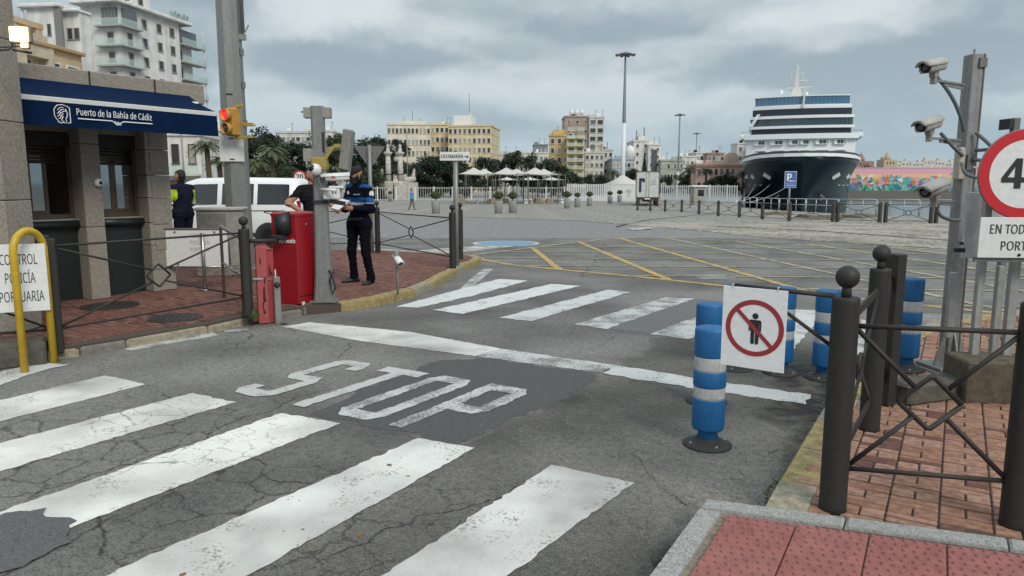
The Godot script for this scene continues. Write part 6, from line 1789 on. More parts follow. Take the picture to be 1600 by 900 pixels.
func make_plaza_things():
	# round concrete planters with clipped shrubs
	var at := [Vector3(-5.265, -0.395, -50.129), Vector3(-0.929, -0.395, -50.129), Vector3(0.046, -0.424, -51.995), Vector3(5.082, -0.603, -67.019), Vector3(6.468, -0.64, -71.933), Vector3(8.277, -0.682, -77.623), Vector3(11.953, -0.7, -88.698), Vector3(14.063, -0.7, -95.057), Vector3(16.407, -0.7, -102.395), Vector3(-16.493, -0.7, -98.59), Vector3(-7.5, -0.7, -106.504)]
	var pot := mat("planter_concrete", C(0.36, 0.355, 0.34), 0.85, 0.0, "mottle", 1.2)
	var leafm := mat("shrub_leaf", C(0.085, 0.1, 0.035), 0.7)
	var shrub := leaf_ball(0.38, 620, 0.13, 5, 0.72).done()
	var stem := mb(true).tube([Vector3(0, -0.1, 0), Vector3(0.02, 0.25, 0)], 0.03, 6).done()
	var pm := mb(true).lathe([Vector2(0.27, 0), Vector2(0.3, 0.86), Vector2(0.3, 0.9), Vector2(0.25, 0.9), Vector2(0.25, 0.84), Vector2(0, 0.84)], 20).done()
	for k in at.size():
		var w: String = ORD[k] + " from the catamaran sign along the plaza" if k < 9 else ["beside the walker at the fence", "before the fence under the cream office block"][k - 9]
		var p := thing("planter", "round concrete planter, " + w, "planter", at[k], 0, "planters on the plaza")
		part(p, "pot", pm, pot)
		var s := thing("shrub", "clipped shrub in the planter, " + w, "plant", at[k] + Vector3(0, 0.86, 0), k * 1.3, "shrubs in the planters")
		part(s, "foliage", shrub, leafm, Vector3(0, 0.42, 0))
		part(s, "stem", stem, mat("bark", C(0.07, 0.05, 0.035), 0.9))
		s.scale = Vector3.ONE * [1.0, 0.95, 0.95, 1.05, 0.85, 1.0, 0.9, 1.05, 1.1, 0.8, 0.8][k]
	# iron posts and railings across the plaza
	var pp := [Vector3(10.509, -0.556, -60.786), Vector3(11.152, -0.526, -58.526), Vector3(11.845, -0.489, -56.174), Vector3(12.628, -0.455, -54.004), Vector3(12.473, -0.367, -48.393), Vector3(12.464, -0.296, -43.835), Vector3(12.932, -0.255, -41.243), Vector3(13.087, -0.202, -37.882), Vector3(13.405, -0.157, -35.025), Vector3(15.132, -0.144, -34.166), Vector3(15.343, -0.144, -34.166), Vector3(16.53, -0.119, -32.567), Vector3(16.789, -0.119, -32.567), Vector3(18.405, -0.107, -31.822), Vector3(18.63, -0.107, -31.822), Vector3(20.458, -0.085, -30.43)]
	var wood := mat("post_dark", C(0.075, 0.07, 0.062), 0.7, 0.1, "streak", 2.0)
	for k in pp.size():
		var o := thing("plaza_post", ORD[k] + " dark post from the truck in the row across the plaza", "post", pp[k], 0.4, "posts across the plaza")
		part(o, "shaft", mb().chbox(Vector3(0, 0.45, 0), Vector3(0.14, 0.92, 0.14), 0.02), wood)
		part(o, "cap", mb().chbox(Vector3(0, 0.93, 0), Vector3(0.09, 0.06, 0.09), 0.02), wood)
		if k > 0 and k < 13 and k != 10 and k != 12:
			rail_panel(pp[k - 1], pp[k], 0.84, 0.84, 0.12, "thin iron railing reaching the %s dark post from the truck" % ORD[k], "railings across the plaza", 0.13, 0.014)
	rail_panel(pp[12], pp[13], 0.84, 0.84, 0.12, "thin iron railing behind the lowest camera", "railings across the plaza", 0.13, 0.014)
	# parking sign
	var s := thing("parking_sign", "blue parking sign with a white P and arrow before the ship", "sign", Vector3(13.343, -0.157, -35.025), 0.05)
	part(s, "pole", mb(true).tube([Vector3.ZERO, Vector3(0, 2.1, 0)], 0.045, 10), galv())
	part(s, "plate", mb().chbox(Vector3(0, 2.0, 0.05), Vector3(0.58, 0.78, 0.012), 0.004), white_sheet())
	part(s, "blue_face", mb().box(Vector3(0, 2.0, 0.058), Vector3(0.54, 0.74, 0.006)), mat("sign_blue", C(0.045, 0.12, 0.34), 0.4))
	text(s, "P", 0.36, white_sheet(), Vector3(-0.08, 2.1, 0.064), Vector3.ZERO, true, "letter")
	part(s, "arrow", mb().box(Vector3(0.11, 1.93, 0.064), Vector3(0.22, 0.035, 0.004)).prism([Vector2(0, -0.06), Vector2(0, 0.06), Vector2(-0.08, 0)], 0.062, 0.066, Transform3D(Basis(Vector3.RIGHT, Vector3.BACK, Vector3.UP), Vector3(0.01, 1.93, 0))), white_sheet())
	part(s, "small_lines", mb().box(Vector3(0, 1.8, 0.064), Vector3(0.44, 0.02, 0.003)).box(Vector3(0, 1.72, 0.064), Vector3(0.42, 0.05, 0.003)), mat("pale_blue", C(0.3, 0.4, 0.6), 0.5))
	# silver railing along the quay
	var q := plaza_quay()
	var steel := mat("rail_silver", C(0.5, 0.52, 0.53), 0.4, 0.4)
	var n := 0
	for seg in [[q[1], q[2], 4], [q[2], q[3], 4]]:
		for k in seg[2]:
			var a: Vector2 = seg[0].lerp(seg[1], float(k) / seg[2]); var b: Vector2 = seg[0].lerp(seg[1], (k + 0.97) / seg[2])
			var A := Vector3(a.x, gy(-a.y), a.y); var B := Vector3(b.x, gy(-b.y), b.y)
			var o := thing("quay_railing", ORD[n] + " section of the pale tube railing along the quay from the ship's bow", "railing", A, 0, "railings along the quay")
			n += 1
			var D := B - A
			for h in [1.0, 0.55]: part(o, "rail", mb(true).tube([Vector3(0, h, 0), D + Vector3(0, h, 0)], 0.03, 6), steel)
			for t in [0.0, 0.33, 0.66, 1.0]: part(o, "upright", mb(true).tube([D * t, D * t + Vector3(0, 1.0, 0)], 0.028, 6), steel)
	# rubble by the quay
	for k in 5:
		var o := thing("rock", "low heap of brown stones at the quay edge, %s from the ship" % ORD[k], "rock", [Vector3(17.136, -0.342, -46.772), Vector3(16.278, -0.236, -40.059), Vector3(16.857, -0.219, -38.94), Vector3(18.755, -0.236, -40.059), Vector3(20.108, -0.255, -41.243)][k], k * 1.7)
		part(o, "stones", mb().loft([[Vector3(-1.1, -0.05, -0.3), Vector3(0.9, -0.05, -0.35), Vector3(1.3, -0.05, 0.3), Vector3(-0.8, -0.05, 0.35)], [Vector3(-0.8, 0.18, -0.2), Vector3(0.5, 0.22, -0.2), Vector3(0.8, 0.14, 0.2), Vector3(-0.5, 0.2, 0.2)]]), mat("rubble", C(0.2, 0.155, 0.105), 0.95, 0.0, "stone", 0.8))
	# curved wall stones and blocks below the sails
	for k in 9:
		var x: float = [722, 735, 768, 790, 826, 842, 858, 874, 838][k]
		var z: float = [88, 89, 88, 90, 88, 89, 90, 91, 93][k]
		var o := thing("stone_bench" if k % 3 == 1 else "stone_cube", ("white bench below the sail roofs, " if k % 3 == 1 else "sandstone cube below the sail roofs, ") + ORD[k] + " in the row", "bench" if k % 3 == 1 else "block", Vector3((x - 800.0) / 1147.0 * z, gy(z), -z), 0.3 * k)
		if k % 3 == 1:
			part(o, "seat", mb().chbox(Vector3(0, 0.45, 0), Vector3(2.0, 0.12, 0.6), 0.02), white_sheet())
			for e in [-0.8, 0.8]: part(o, "leg", mb().chbox(Vector3(e, 0.2, 0), Vector3(0.15, 0.42, 0.5), 0.02), white_sheet())
		else: part(o, "cube", mb().chbox(Vector3(0, 0.28, 0), Vector3(0.6, 0.6, 0.6), 0.04), mat("sandstone", C(0.45, 0.34, 0.22), 0.9, 0.0, "stone", 0.8))

# ------------------------------------------------------------------ port buildings, sails, fence, masts, truck
func sail(at: Vector3, w: float, low: float, high: float, label: String):
	var o := thing("sail_roof", label, "canopy", at, 0.1, "white sail roofs on the plaza")
	var m := mb(true)
	var n := 12
	var P := func(i: int, j: int) -> Vector3:
		var x := (i / float(n) - 0.5) * 2.0; var z := (j / float(n) - 0.5) * 2.0
		var d := clampf(maxf(absf(x), absf(z)) * 0.6 + Vector2(x, z).length() * 0.35, 0.0, 1.0)
		var sag := 1.0 + 0.12 * (1.0 - absf(x)) * absf(z) + 0.12 * (1.0 - absf(z)) * absf(x)
		return Vector3(x * w / sag, low + (high - low) * pow(1.0 - d, 1.7) + 0.12 * absf(x * z), z * w / sag)
	for i in n:
		for j in n: m.quad(P.call(i, j), P.call(i, j + 1), P.call(i + 1, j + 1), P.call(i + 1, j))
	var c := mat("sail_white", C(0.52, 0.5, 0.46), 0.8)
	c.backlight_enabled = true
	c.backlight = Color(0.25, 0.25, 0.23)
	part(o, "membrane", m, c)
	for e in [[-1, -1], [1, -1], [1, 1], [-1, 1]]: part(o, "pole", mb(true).tube([Vector3(e[0] * w * 0.97, 0, e[1] * w * 0.97), Vector3(e[0] * w * 0.97, low + 0.1, e[1] * w * 0.97)], 0.05, 6), galv_dark())
	part(o, "tip", mb(true).tube([Vector3(0, high - 0.1, 0), Vector3(0, high + 0.35, 0)], 0.05, 6), galv())
func picket_fence(a: Vector3, b: Vector3, h: float, step: float, pw: float, base: float, label: String, thick: int):
	var o := thing("picket_fence", label, "fence", a, atan2(-(b.z - a.z), b.x - a.x), "white fences of the port")
	var L := Vector2(b.x - a.x, b.z - a.z).length()
	var m := white_sheet() if thick else mat("fence_grey", C(0.5, 0.5, 0.48), 0.6)
	var pk := mb()
	var x := 0.0
	while x < L:
		pk.box(Vector3(x, h * 0.5 + base * 0.5, 0), Vector3(pw, h - base, 0.04))
		x += step
	var p := part(o, "pickets", pk, m)
	p.set_meta("kind", "stuff")
	for y in [h - 0.15, base + 0.15]: part(o, "rail", mb().box(Vector3(L * 0.5, y, -0.04), Vector3(L, 0.08, 0.04)), m)
	if base > 0.05: part(o, "plinth", mb().box(Vector3(L * 0.5, base * 0.5, 0), Vector3(L, base, 0.25)), white_sheet())
	x = 0.0
	while x <= L:
		part(o, "fence_post", mb().chbox(Vector3(x, h * 0.5 + 0.03, 0.02), Vector3(0.16, h + 0.06, 0.12), 0.02), white_sheet())
		x += 2.7
func mast(x: float, z: float, h: float, label: String, pale: float):
	var o := thing("light_mast", label, "mast", Vector3(x, gy(z), -z), 0.3, "tall light masts of the port")
	part(o, "shaft", mb(true).lathe([Vector2(0.36, 0), Vector2(0.3, pale), Vector2(0.14, h)], 12), mat("mast_grey", C(0.2, 0.2, 0.2), 0.6, 0.2))
	if pale > 1.0: part(o, "painted_foot", mb(true).lathe([Vector2(0.375, 0), Vector2(0.32, pale)], 12), white_sheet())
	part(o, "crown", mb(true).lathe([Vector2(0.5, h - 0.1), Vector2(1.0, h), Vector2(1.0, h + 0.2), Vector2(0.2, h + 0.5)], 12), galv_dark())
	for k in 8:
		var a := TAU * k / 8
		part(o, "lamp_head", mb().chbox(Vector3(cos(a) * 1.35, h, sin(a) * 1.35), Vector3(0.6, 0.22, 0.4), 0.05, Basis(Vector3.UP, -a)), galv_dark())
func make_port_things():
	for q in [[740, 88, 1], [791, 88, 2], [836, 88, 3], [756, 95, 4], [807, 95, 5], [850, 95, 6]]:
		var d: float = q[1]
		sail(Vector3((q[0] - 800.0) / 1147.0 * d, gy(d), -d), 2.5, 3.45, 4.35, "white sail roof, %s peak counted from the catamaran sign" % ORD[[0, 2, 4, 1, 3, 5][q[2] - 1]])
	for q in [[792, 108, 0], [828, 108, 1], [862, 108, 2]]:
		var d: float = q[1]
		sail(Vector3((q[0] - 800.0) / 1147.0 * d, gy(d), -d), 2.2, 2.9, 3.4, "low white sail roof behind the tall ones, %s of three" % ORD[q[2]])
	picket_fence(Vector3(-30.117, -0.7, -104), Vector3(8.372, -0.7, -106), 1.95, 0.34, 0.05, 0.0, "long open fence with white posts before the park trees", 0)
	picket_fence(Vector3(7.94, -0.7, -104), Vector3(17.199, -0.7, -100), 2.35, 0.27, 0.17, 0.5, "dense white picket fence beside the truck and tent", 1)
	picket_fence(Vector3(20.123, -0.7, -98), Vector3(27.182, -0.7, -88), 2.2, 0.36, 0.14, 0.45, "white picket fence between the truck and the ship", 1)
	mast(17.914, 118, 21.815 + 0.7, "tallest light mast with a ring of lamps before the sky", 12.0)
	mast(48.865, 215, 21.521 + 0.7, "second light mast standing behind the truck", 6.0)
	mast(72.782, 290, 21.326 + 0.7, "smallest light mast, near the pink building", 0.0)
	# party tent behind the fence
	var t := thing("white_tent", "white pyramid tent behind the picket fence at the mast foot", "tent", Vector3(17.003, -0.7, -112), 0.1)
	part(t, "roof", mb(true).loft([rect_ring(2.5, 2.3), rect_ring(1.0, 3.05), rect_ring(0.12, 3.75)]), mats["sail_white"])
	part(t, "wall", mb().loft([rect_ring(2.4, 0.0), rect_ring(2.4, 2.35)]), white_sheet())
	# lorry seen from behind
	var d := 78.0
	var o := thing("lorry", "white lorry trailer seen from behind with a dark logo", "truck", Vector3(14.511, gy(78) - 0.25, -78), -0.17)
	part(o, "box", mb().chbox(Vector3(0, 2.5, -5.0), Vector3(2.4, 2.75, 10.0), 0.04), white_sheet())
	for s in [-1.0, 1.0]:
		var dr := part(o, "door", mb().chbox(Vector3(0.59 * s, 2.5, 0.02), Vector3(1.12, 2.6, 0.05), 0.015), mat("lorry_door", C(0.62, 0.63, 0.62), 0.5, 0.0, "mottle", 0.6))
		part(dr, "lock_rod", mb(true).tube([Vector3(0.16 * s, 1.2, 0.06), Vector3(0.16 * s, 3.8, 0.06)], 0.025, 6), galv())
		part(o, "tail_lamp", mb().box(Vector3(0.95 * s, 0.86, 0.04), Vector3(0.4, 0.14, 0.06)), mat("tail_red"))
		for z in [-1.2, -2.5, -8.5]:
			var tf := Transform3D(Basis(Vector3.BACK, PI / 2), Vector3(1.0 * s, 0.5, z))
			part(o, "wheel", mb(true).lathe([Vector2(0.2, -0.2), Vector2(0.48, -0.18), Vector2(0.5, 0.18), Vector2(0.2, 0.2)], 18, tf), mat("tyre"))
	part(o, "frame", mb().box(Vector3(0, 1.02, -0.05), Vector3(2.4, 0.2, 0.3)).box(Vector3(0, 0.85, -4.5), Vector3(1.0, 0.3, 8.5)), mat("van_trim"))
	part(o, "plate", mb().box(Vector3(0.0, 1.02, 0.12), Vector3(0.6, 0.14, 0.02)), white_sheet())
	part(o, "edge_frame", mb().box(Vector3(1.22, 2.5, 0), Vector3(0.09, 2.8, 0.12)).box(Vector3(-1.22, 2.5, 0), Vector3(0.09, 2.8, 0.12)).box(Vector3(0, 3.9, 0), Vector3(2.5, 0.09, 0.12)).box(Vector3(0, 1.15, 0.02), Vector3(2.5, 0.09, 0.12)), mat("lorry_edge", C(0.16, 0.11, 0.06), 0.7))
	part(o, "logo", mb().box(Vector3(-0.78, 2.35, 0.06), Vector3(0.26, 1.25, 0.02)).box(Vector3(-0.6, 3.05, 0.06), Vector3(0.6, 0.3, 0.02)).box(Vector3(-0.42, 2.85, 0.06), Vector3(0.24, 0.16, 0.02)), mat("logo_navy", C(0.02, 0.03, 0.07), 0.5))
	part(o, "small_print", mb().box(Vector3(0.62, 2.95, 0.06), Vector3(0.5, 0.06, 0.01)).box(Vector3(0.62, 2.75, 0.06), Vector3(0.6, 0.06, 0.01)).box(Vector3(0.62, 2.55, 0.06), Vector3(0.6, 0.06, 0.01)), mat("print_grey", C(0.3, 0.3, 0.32), 0.6))
	# guard kiosk at the port gate
	var k := thing("guard_kiosk", "grey guard kiosk with a white flat roof between the fences", "kiosk", Vector3(21.45, -0.7, -84), 0.1)
	part(k, "wall", mb().chbox(Vector3(0, 1.0, 0), Vector3(1.4, 2.0, 1.4), 0.02), mat("kiosk_grey", C(0.36, 0.34, 0.3), 0.8, 0.0, "mottle", 0.8))
	part(k, "roof", mb().chbox(Vector3(0, 2.1, 0), Vector3(1.75, 0.2, 1.75), 0.03), white_sheet())
	part(k, "window", mb().box(Vector3(0.1, 1.35, 0.71), Vector3(0.7, 0.7, 0.03)), mat("van_glass"))
	# two triumphal columns with statues at the park gate
	for q in [[606, 0], [625, 1]]:
		var z := 109.0
		var c := thing("monument_column", "white monument column, %s of the pair before the cream office block" % ORD[q[1]], "column", Vector3((q[0] - 800.0) / 1147.0 * z, -0.7, -z), 0.0, "monument columns")
		c.scale = Vector3.ONE * 0.87
		var st := mat("monument_stone", C(0.68, 0.65, 0.58), 0.85, 0.0, "stone", 0.3)
		part(c, "pedestal", mb().chbox(Vector3(0, 1.2, 0), Vector3(2.4, 2.4, 2.4), 0.05).chbox(Vector3(0, 2.7, 0), Vector3(1.8, 0.9, 1.8), 0.2), st)
		part(c, "shaft", mb(true).lathe([Vector2(0.5, 3.1), Vector2(0.42, 7.6)], 14), st)
		part(c, "band", mb(true).lathe([Vector2(0.52, 4.3), Vector2(0.52, 4.45)], 14), black())
		part(c, "capital", mb(true).lathe([Vector2(0.42, 7.4), Vector2(0.75, 7.9), Vector2(0.75, 8.1), Vector2(0.3, 8.2), Vector2(0.35, 8.6), Vector2(0.2, 8.9), Vector2(0.28, 9.2), Vector2(0.0, 9.5)], 12), st)
	for q in [[590, 0.9], [640, 0.8]]:
		var z := 110.0
		var c := thing("statue_group", "pale stone statue group beside the columns, " + ("nearer the yield sign" if q[0] < 600 else "nearer the thin lamp"), "statue", Vector3((q[0] - 800.0) / 1147.0 * z, -0.7, -z), 0)
		part(c, "pedestal", mb().chbox(Vector3(0, 1.3, 0), Vector3(2.2, 2.6, 1.5), 0.05), mats["monument_stone"])
		part(c, "figure", blob([[Vector3(-0.6, 2.9, 0), Vector3(0.5, 3.1, 0), 0.45, 0.4], [Vector3(0.4, 3.2, 0), Vector3(0.6, 4.2, 0), 0.35, 0.2], [Vector3(-0.6, 3.0, 0), Vector3(-0.7, 3.7, 0), 0.3, 0.18], [Vector3(0.6, 4.3, 0), Vector3(0.6, 4.5, 0), 0.2, 0.16]], 0.1), mats["monument_stone"])
	# thin lamp poles
	for q in [[636, 120, 207], [285, 62, 205], [334, 90, 215]]:
		var z: float = q[1]
		var c := thing("lamp_pole", "thin grey lamp pole " + {636: "beside the monument columns", 285: "by the white house below the awning", 334: "among the palms beside the mast"}[q[0]], "lamp pole", Vector3((q[0] - 800.0) / 1147.0 * z, -0.7, -z))
		var h: float = 2.3 + (288.0 - q[2]) / 1147.0 * z
		part(c, "pole", mb(true).lathe([Vector2(0.1, 0), Vector2(0.06, h)], 8), galv())
		part(c, "lamp_head", mb().chbox(Vector3(0.4, h, 0), Vector3(0.9, 0.12, 0.25), 0.04), galv())
func rect_ring(h: float, y: float) -> Array:
	return [Vector3(-h, y, -h), Vector3(h, y, -h), Vector3(h, y, h), Vector3(-h, y, h)]

# ------------------------------------------------------------------ cruise ship
func make_ship():
	var z := 155.0
	var c := Vector3(60.662, -2.6, -z)
	var o := thing("cruise_ship", "cruise ship moored bow-on with a dark blue hull and white decks", "ship", c, face(Vector3(-c.x, 0, -c.z)) + 0.035)
	o.scale = Vector3(0.87, 0.965, 0.95)
	# local: +z to the bow, y from the water; superstructure front at z = 0
	var navy := mat("hull_navy", C(0.0035, 0.0125, 0.018), 0.28, 0.0, "fine", 0.15)
	var white := mat("ship_white", C(0.78, 0.79, 0.8), 0.45)
	var sheer := func(s: float) -> float: return 8.8 + 0.75 * smoothstep(0.0, 26.0, s)
	var rings := []; var cap := []
	for s in [-150.0, -60.0, -10.0, 0.0, 6.0, 12.0, 17.0, 20.5, 23.0, 24.6, 25.4]:
		var t := clampf(s / 25.4, 0.0, 1.0)
		var top := 12.9 * sqrt(maxf(0.0, 1.0 - pow(t, 2.6))) + 0.1
		var wl := 12.0 * pow(maxf(0.0, 1.0 - clampf((s + 8.0) / 28.0, 0.0, 1.0)), 0.85) + 0.15
		var H: float = sheer.call(s)
		var r := []
		for k in 9:
			var v := k / 8.0
			r.append(Vector3(lerpf(wl, top, pow(v, 1.35)), lerpf(-2.4, H, v), s + 0.0 - (1.0 - v) * 4.5 * t))
		for k in range(8, -1, -1): r.append(Vector3(-r[k].x, r[k].y, r[k].z))
		rings.append(r)
	navy.metallic_specular = 0.35
	var hb := mb(true)
	for side in 2:                                   # two sides that meet in a sharp stem
		hb.st.set_smooth_group(side)
		var half := []
		for r in rings:
			var q: Array = r.slice(0, 9) if side == 0 else r.slice(9)
			half.append(q + [Vector3(0, q[8].y, q[8].z), Vector3(0, q[0].y, q[0].z)])
		hb.loft(half)
	part(o, "hull", hb, navy)
	# white sheer band and dark rubbing strake
	for q in [[0.05, 0.62, 0.12, white], [0.62, 1.05, 0.05, mat("strake_grey", C(0.06, 0.07, 0.08), 0.5)]]:
		var rr := []
		for s in rings:
			var p: Vector3 = s[8]
			rr.append([Vector3(p.x + q[2], p.y + q[0], p.z + q[2]), Vector3(p.x + q[2], p.y + q[1], p.z + q[2])])
		var b := mb()
		for k in rr.size() - 1:
			for sd in [1.0, -1.0]:
				var f := Vector3(sd, 1, 1)
				b.quad(rr[k][0] * f, rr[k][1] * f, rr[k + 1][1] * f, rr[k + 1][0] * f)
		b.quad(rr[-1][0], rr[-1][1], rr[-1][1] * Vector3(-1, 1, 1), rr[-1][0] * Vector3(-1, 1, 1))
		part(o, "sheer_band", b, q[3])
	part(o, "fore_deck", mb().prism([Vector2(-12, -2), Vector2(12, -2), Vector2(10, 14), Vector2(6, 21), Vector2(0, 24), Vector2(-6, 21), Vector2(-10, 14)], 8.9, 9.0), mat("deck_teal", C(0.1, 0.2, 0.22), 0.7))
	# decks: y0, y1, half width, front z, bulge, material
	var bl := mat("deck_glass", C(0.022, 0.05, 0.07), 0.08)
	bl.metallic_specular = 0.8
	var blue := mat("deck_glass_blue", C(0.035, 0.13, 0.24), 0.08)
	blue.metallic_specular = 0.8
	var dk := mat("deck_dark", C(0.018, 0.024, 0.04), 0.3)
	var lv := [[8.3, 14.1, 12.35, 0.0, 1.6, white, "front_wall"], [14.1, 15.2, 12.9, 0.8, 1.6, white, "wing_deck"], [15.2, 16.4, 11.2, -0.3, 1.6, dk, "bridge_windows"], [16.4, 16.95, 11.9, 0.3, 1.6, white, "deck_edge"], [16.95, 18.55, 11.5, -0.6, 1.6, bl, "glass_band"], [18.55, 19.15, 11.75, -0.2, 1.6, white, "deck_edge"], [19.15, 20.65, 11.2, -1.2, 1.6, dk, "dark_band"], [20.65, 21.5, 11.1, -1.4, 1.6, white, "deck_edge"], [21.5, 23.3, 10.7, -2.2, 1.6, blue, "glass_band"], [23.3, 23.5, 10.85, -2.0, 1.6, white, "deck_edge"]]
	for q in lv:
		var poly := []
		for k in 17:
			var x: float = lerpf(-q[2], q[2], k / 16.0)
			poly.append(Vector2(x, q[3] + q[4] * (1.0 - pow(x / q[2], 2.0))))
		poly.append(Vector2(q[2], -130.0)); poly.append(Vector2(-q[2], -130.0))
		part(o, q[6], mb().prism(poly, q[0], q[1]), q[5])
	# bridge wings
	for s in [-1.0, 1.0]:
		part(o, "bridge_wing", mb().chbox(Vector3(12.4 * s, 14.75, -0.8), Vector3(2.8, 1.0, 3.0), 0.2), white)
		part(o, "wing_rail", mb(true).tube([Vector3(11.4 * s, 15.8, 0.3), Vector3(13.6 * s, 15.8, 0.3), Vector3(13.6 * s, 15.8, -2)], 0.05, 5), galv())
		part(o, "wing_strut", mb().prism([Vector2(12.3, 13.3), Vector2(13.7, 14.3), Vector2(12.3, 14.3)], -0.5, 0.5, Transform3D(Basis(Vector3.RIGHT * s, Vector3.BACK, Vector3.UP), Vector3(0, 0, -0.8))), white)
	# mullions of the glass bands
	var ml := mat("mullion", C(0.2, 0.28, 0.34), 0.4)
	for q in [[lv[4], 26, mat("mullion_dark", C(0.05, 0.07, 0.09), 0.4)], [lv[8], 24, ml]]:
		var b := mb()
		for k in range(1, q[1]):
			var x: float = lerpf(-q[0][2], q[0][2], float(k) / q[1])
			b.box(Vector3(x, (q[0][0] + q[0][1]) * 0.5, q[0][3] + q[0][4] * (1.0 - pow(x / q[0][2], 2.0)) + 0.02), Vector3(0.1, q[0][1] - q[0][0], 0.12))
		b.box(Vector3(0, q[0][0] + (q[0][1] - q[0][0]) * 0.45, q[0][3] + q[0][4] + 0.02), Vector3(2.0, 0.08, 0.1))
		part(o, "mullions", b, q[2]).set_meta("kind", "stuff")
	# recessed balconies in two rows
	var frame := white
	var pane := mat("cabin_glass", C(0.07, 0.075, 0.08), 0.15)
	for row in 2:
		var y: float = [13.45, 11.15][row]
		for q in [[-8.9, 2.6], [-5.0, 3.1], [-1.3, 2.1], [1.2, 2.1], [4.9, 2.9], [8.8, 2.6]]:
			var f: float = 1.6 * (1.0 - pow(q[0] / 12.35, 2.0))
			var tilt := atan2(2.0 * 1.6 * q[0] / (12.35 * 12.35), 1.0)
			var w := part(o, "balcony", rounded_panel(q[1], 1.0), frame, Vector3(q[0], y, f + 0.02), tilt)
			part(w, "balcony_rim", rounded_rim(q[1], 1.0), white)
			for k in 2: part(w, "cabin_window", mb().box(Vector3((k - 0.3) * q[1] * 0.28, -0.05, 0.05), Vector3(q[1] * 0.24, 0.72, 0.04)), pane)
	# openings for the mooring gear, on the flare of the bow
	for q in [[7.0, 5, 1.9, 1.0], [10.2, -3, 1.0, 1.1], [11.8, -10, 0.8, 1.0]]:
		for s in [-1.0, 1.0]:
			var p := hull_at(rings, q[0], 6.1)
			part(o, "mooring_port", mb().box(Vector3.ZERO, Vector3(q[2], q[3], 0.3), Basis(Vector3.UP, 0.5 * s) * Basis(Vector3.BACK, 0.45 * s)), mat("port_pale", C(0.5, 0.52, 0.5), 0.5), Vector3(p.x * s, p.y, p.z + 0.1))
	for q in [8.2, 9.6, 11.0]:
		for s in [-1.0, 1.0]:
			var p := hull_at(rings, q, 4.2)
			part(o, "mooring_slot", mb().box(Vector3.ZERO, Vector3(0.7, 0.16, 0.3), Basis(Vector3.UP, 0.5 * s)), mats["port_pale"], Vector3(p.x * s, p.y, p.z + 0.1))
	for s in [-1.0, 1.0]:
		var p := hull_at(rings, 4.3, 2.2)
		part(o, "anchor", mb().chbox(Vector3.ZERO, Vector3(0.5, 1.9, 0.3), 0.1, Basis(Vector3.BACK, 0.75 * s)).chbox(Vector3(0.3 * s, -0.7, 0), Vector3(1.3, 0.4, 0.35), 0.1, Basis(Vector3.BACK, 0.5 * s)), mat("anchor_grey", C(0.16, 0.17, 0.16), 0.7), Vector3(p.x * s, p.y, p.z + 0.2))
	# ladder davit, mast and aerials on the top deck
	part(o, "davit", mb().bar(Vector3(-11.6, 16.9, 1.0), Vector3(-9.9, 19.6, 0.8), 0.2, 0.25).bar(Vector3(-11.2, 16.9, 1.0), Vector3(-9.5, 19.6, 0.8), 0.2, 0.25), white)
	var m := part(o, "mast", mb().loft([rect2(1.3, 1.0, 23.4), rect2(0.9, 0.8, 25.6)]).loft([rect2(0.5, 0.4, 25.6), rect2(0.16, 0.16, 31.0)]).box(Vector3(0, 25.7, -6), Vector3(4.6, 0.25, 1.5)).box(Vector3(0, 23.5, -6), Vector3(3.4, 0.3, 1.5)), mat("mast_cream", C(0.6, 0.58, 0.54), 0.6), Vector3(-1.2, 0, 0))
	for q in [[-2.2, 25.8, -2.2, 27.6], [2.2, 25.8, 2.2, 27.4], [-1.3, 25.8, -1.3, 29.2], [1.3, 25.8, 1.3, 28.8], [-1.7, 28.9, 1.7, 28.9], [-2.6, 27.3, 2.6, 27.3], [-3.4, 25.9, 3.6, 25.9], [0, 31, 0, 32.0], [-0.9, 30.2, 0.9, 30.2], [-3.4, 24.8, -3.4, 25.9]]:
		part(m, "aerial", mb(true).tube([Vector3(q[0], q[1], -6), Vector3(q[2], q[3], -6)], 0.08, 5), mats["mast_cream"])
	part(m, "radar_dome", mb(true).ball(Vector3(-3.5, 24.9, -6), 0.5, 10), white)
	part(m, "radar_dome", mb(true).ball(Vector3(2.4, 24.4, -6), 0.4, 10), white)
	part(o, "front_mast", mb().bar(Vector3(0.3, 20.8, 0.6), Vector3(0.6, 25.4, -0.6), 0.35, 0.35), mats["mast_cream"])
	part(o, "funnel", mb().chbox(Vector3(0, 27, -90), Vector3(7, 8, 12), 0.8), navy)
	# mooring lines to the quay
	for q in [[Vector3(27.188, -0.7, -88.698), 6.0, 0.6], [Vector3(26.462, -0.7, -85.826), 9.5, 0.8], [Vector3(25.635, -0.7, -83.134), 2.0, 0.7]]:
		var e: Vector3 = o.transform.affine_inverse() * q[0]
		var p := hull_at(rings, q[1], 4.6)
		p.x = -p.x
		var pts := []
		for k in 13: pts.append(p.lerp(e, k / 12.0) - Vector3(0, sin(PI * k / 12.0) * q[2], 0))
		part(o, "mooring_line", mb(true).tube(pts, 0.045, 5), mat("rope", C(0.3, 0.3, 0.29), 0.9))
func rect2(x: float, z: float, y: float) -> Array:
	return [Vector3(-x, y, -6 - z), Vector3(x, y, -6 - z), Vector3(x, y, -6 + z), Vector3(-x, y, -6 + z)]
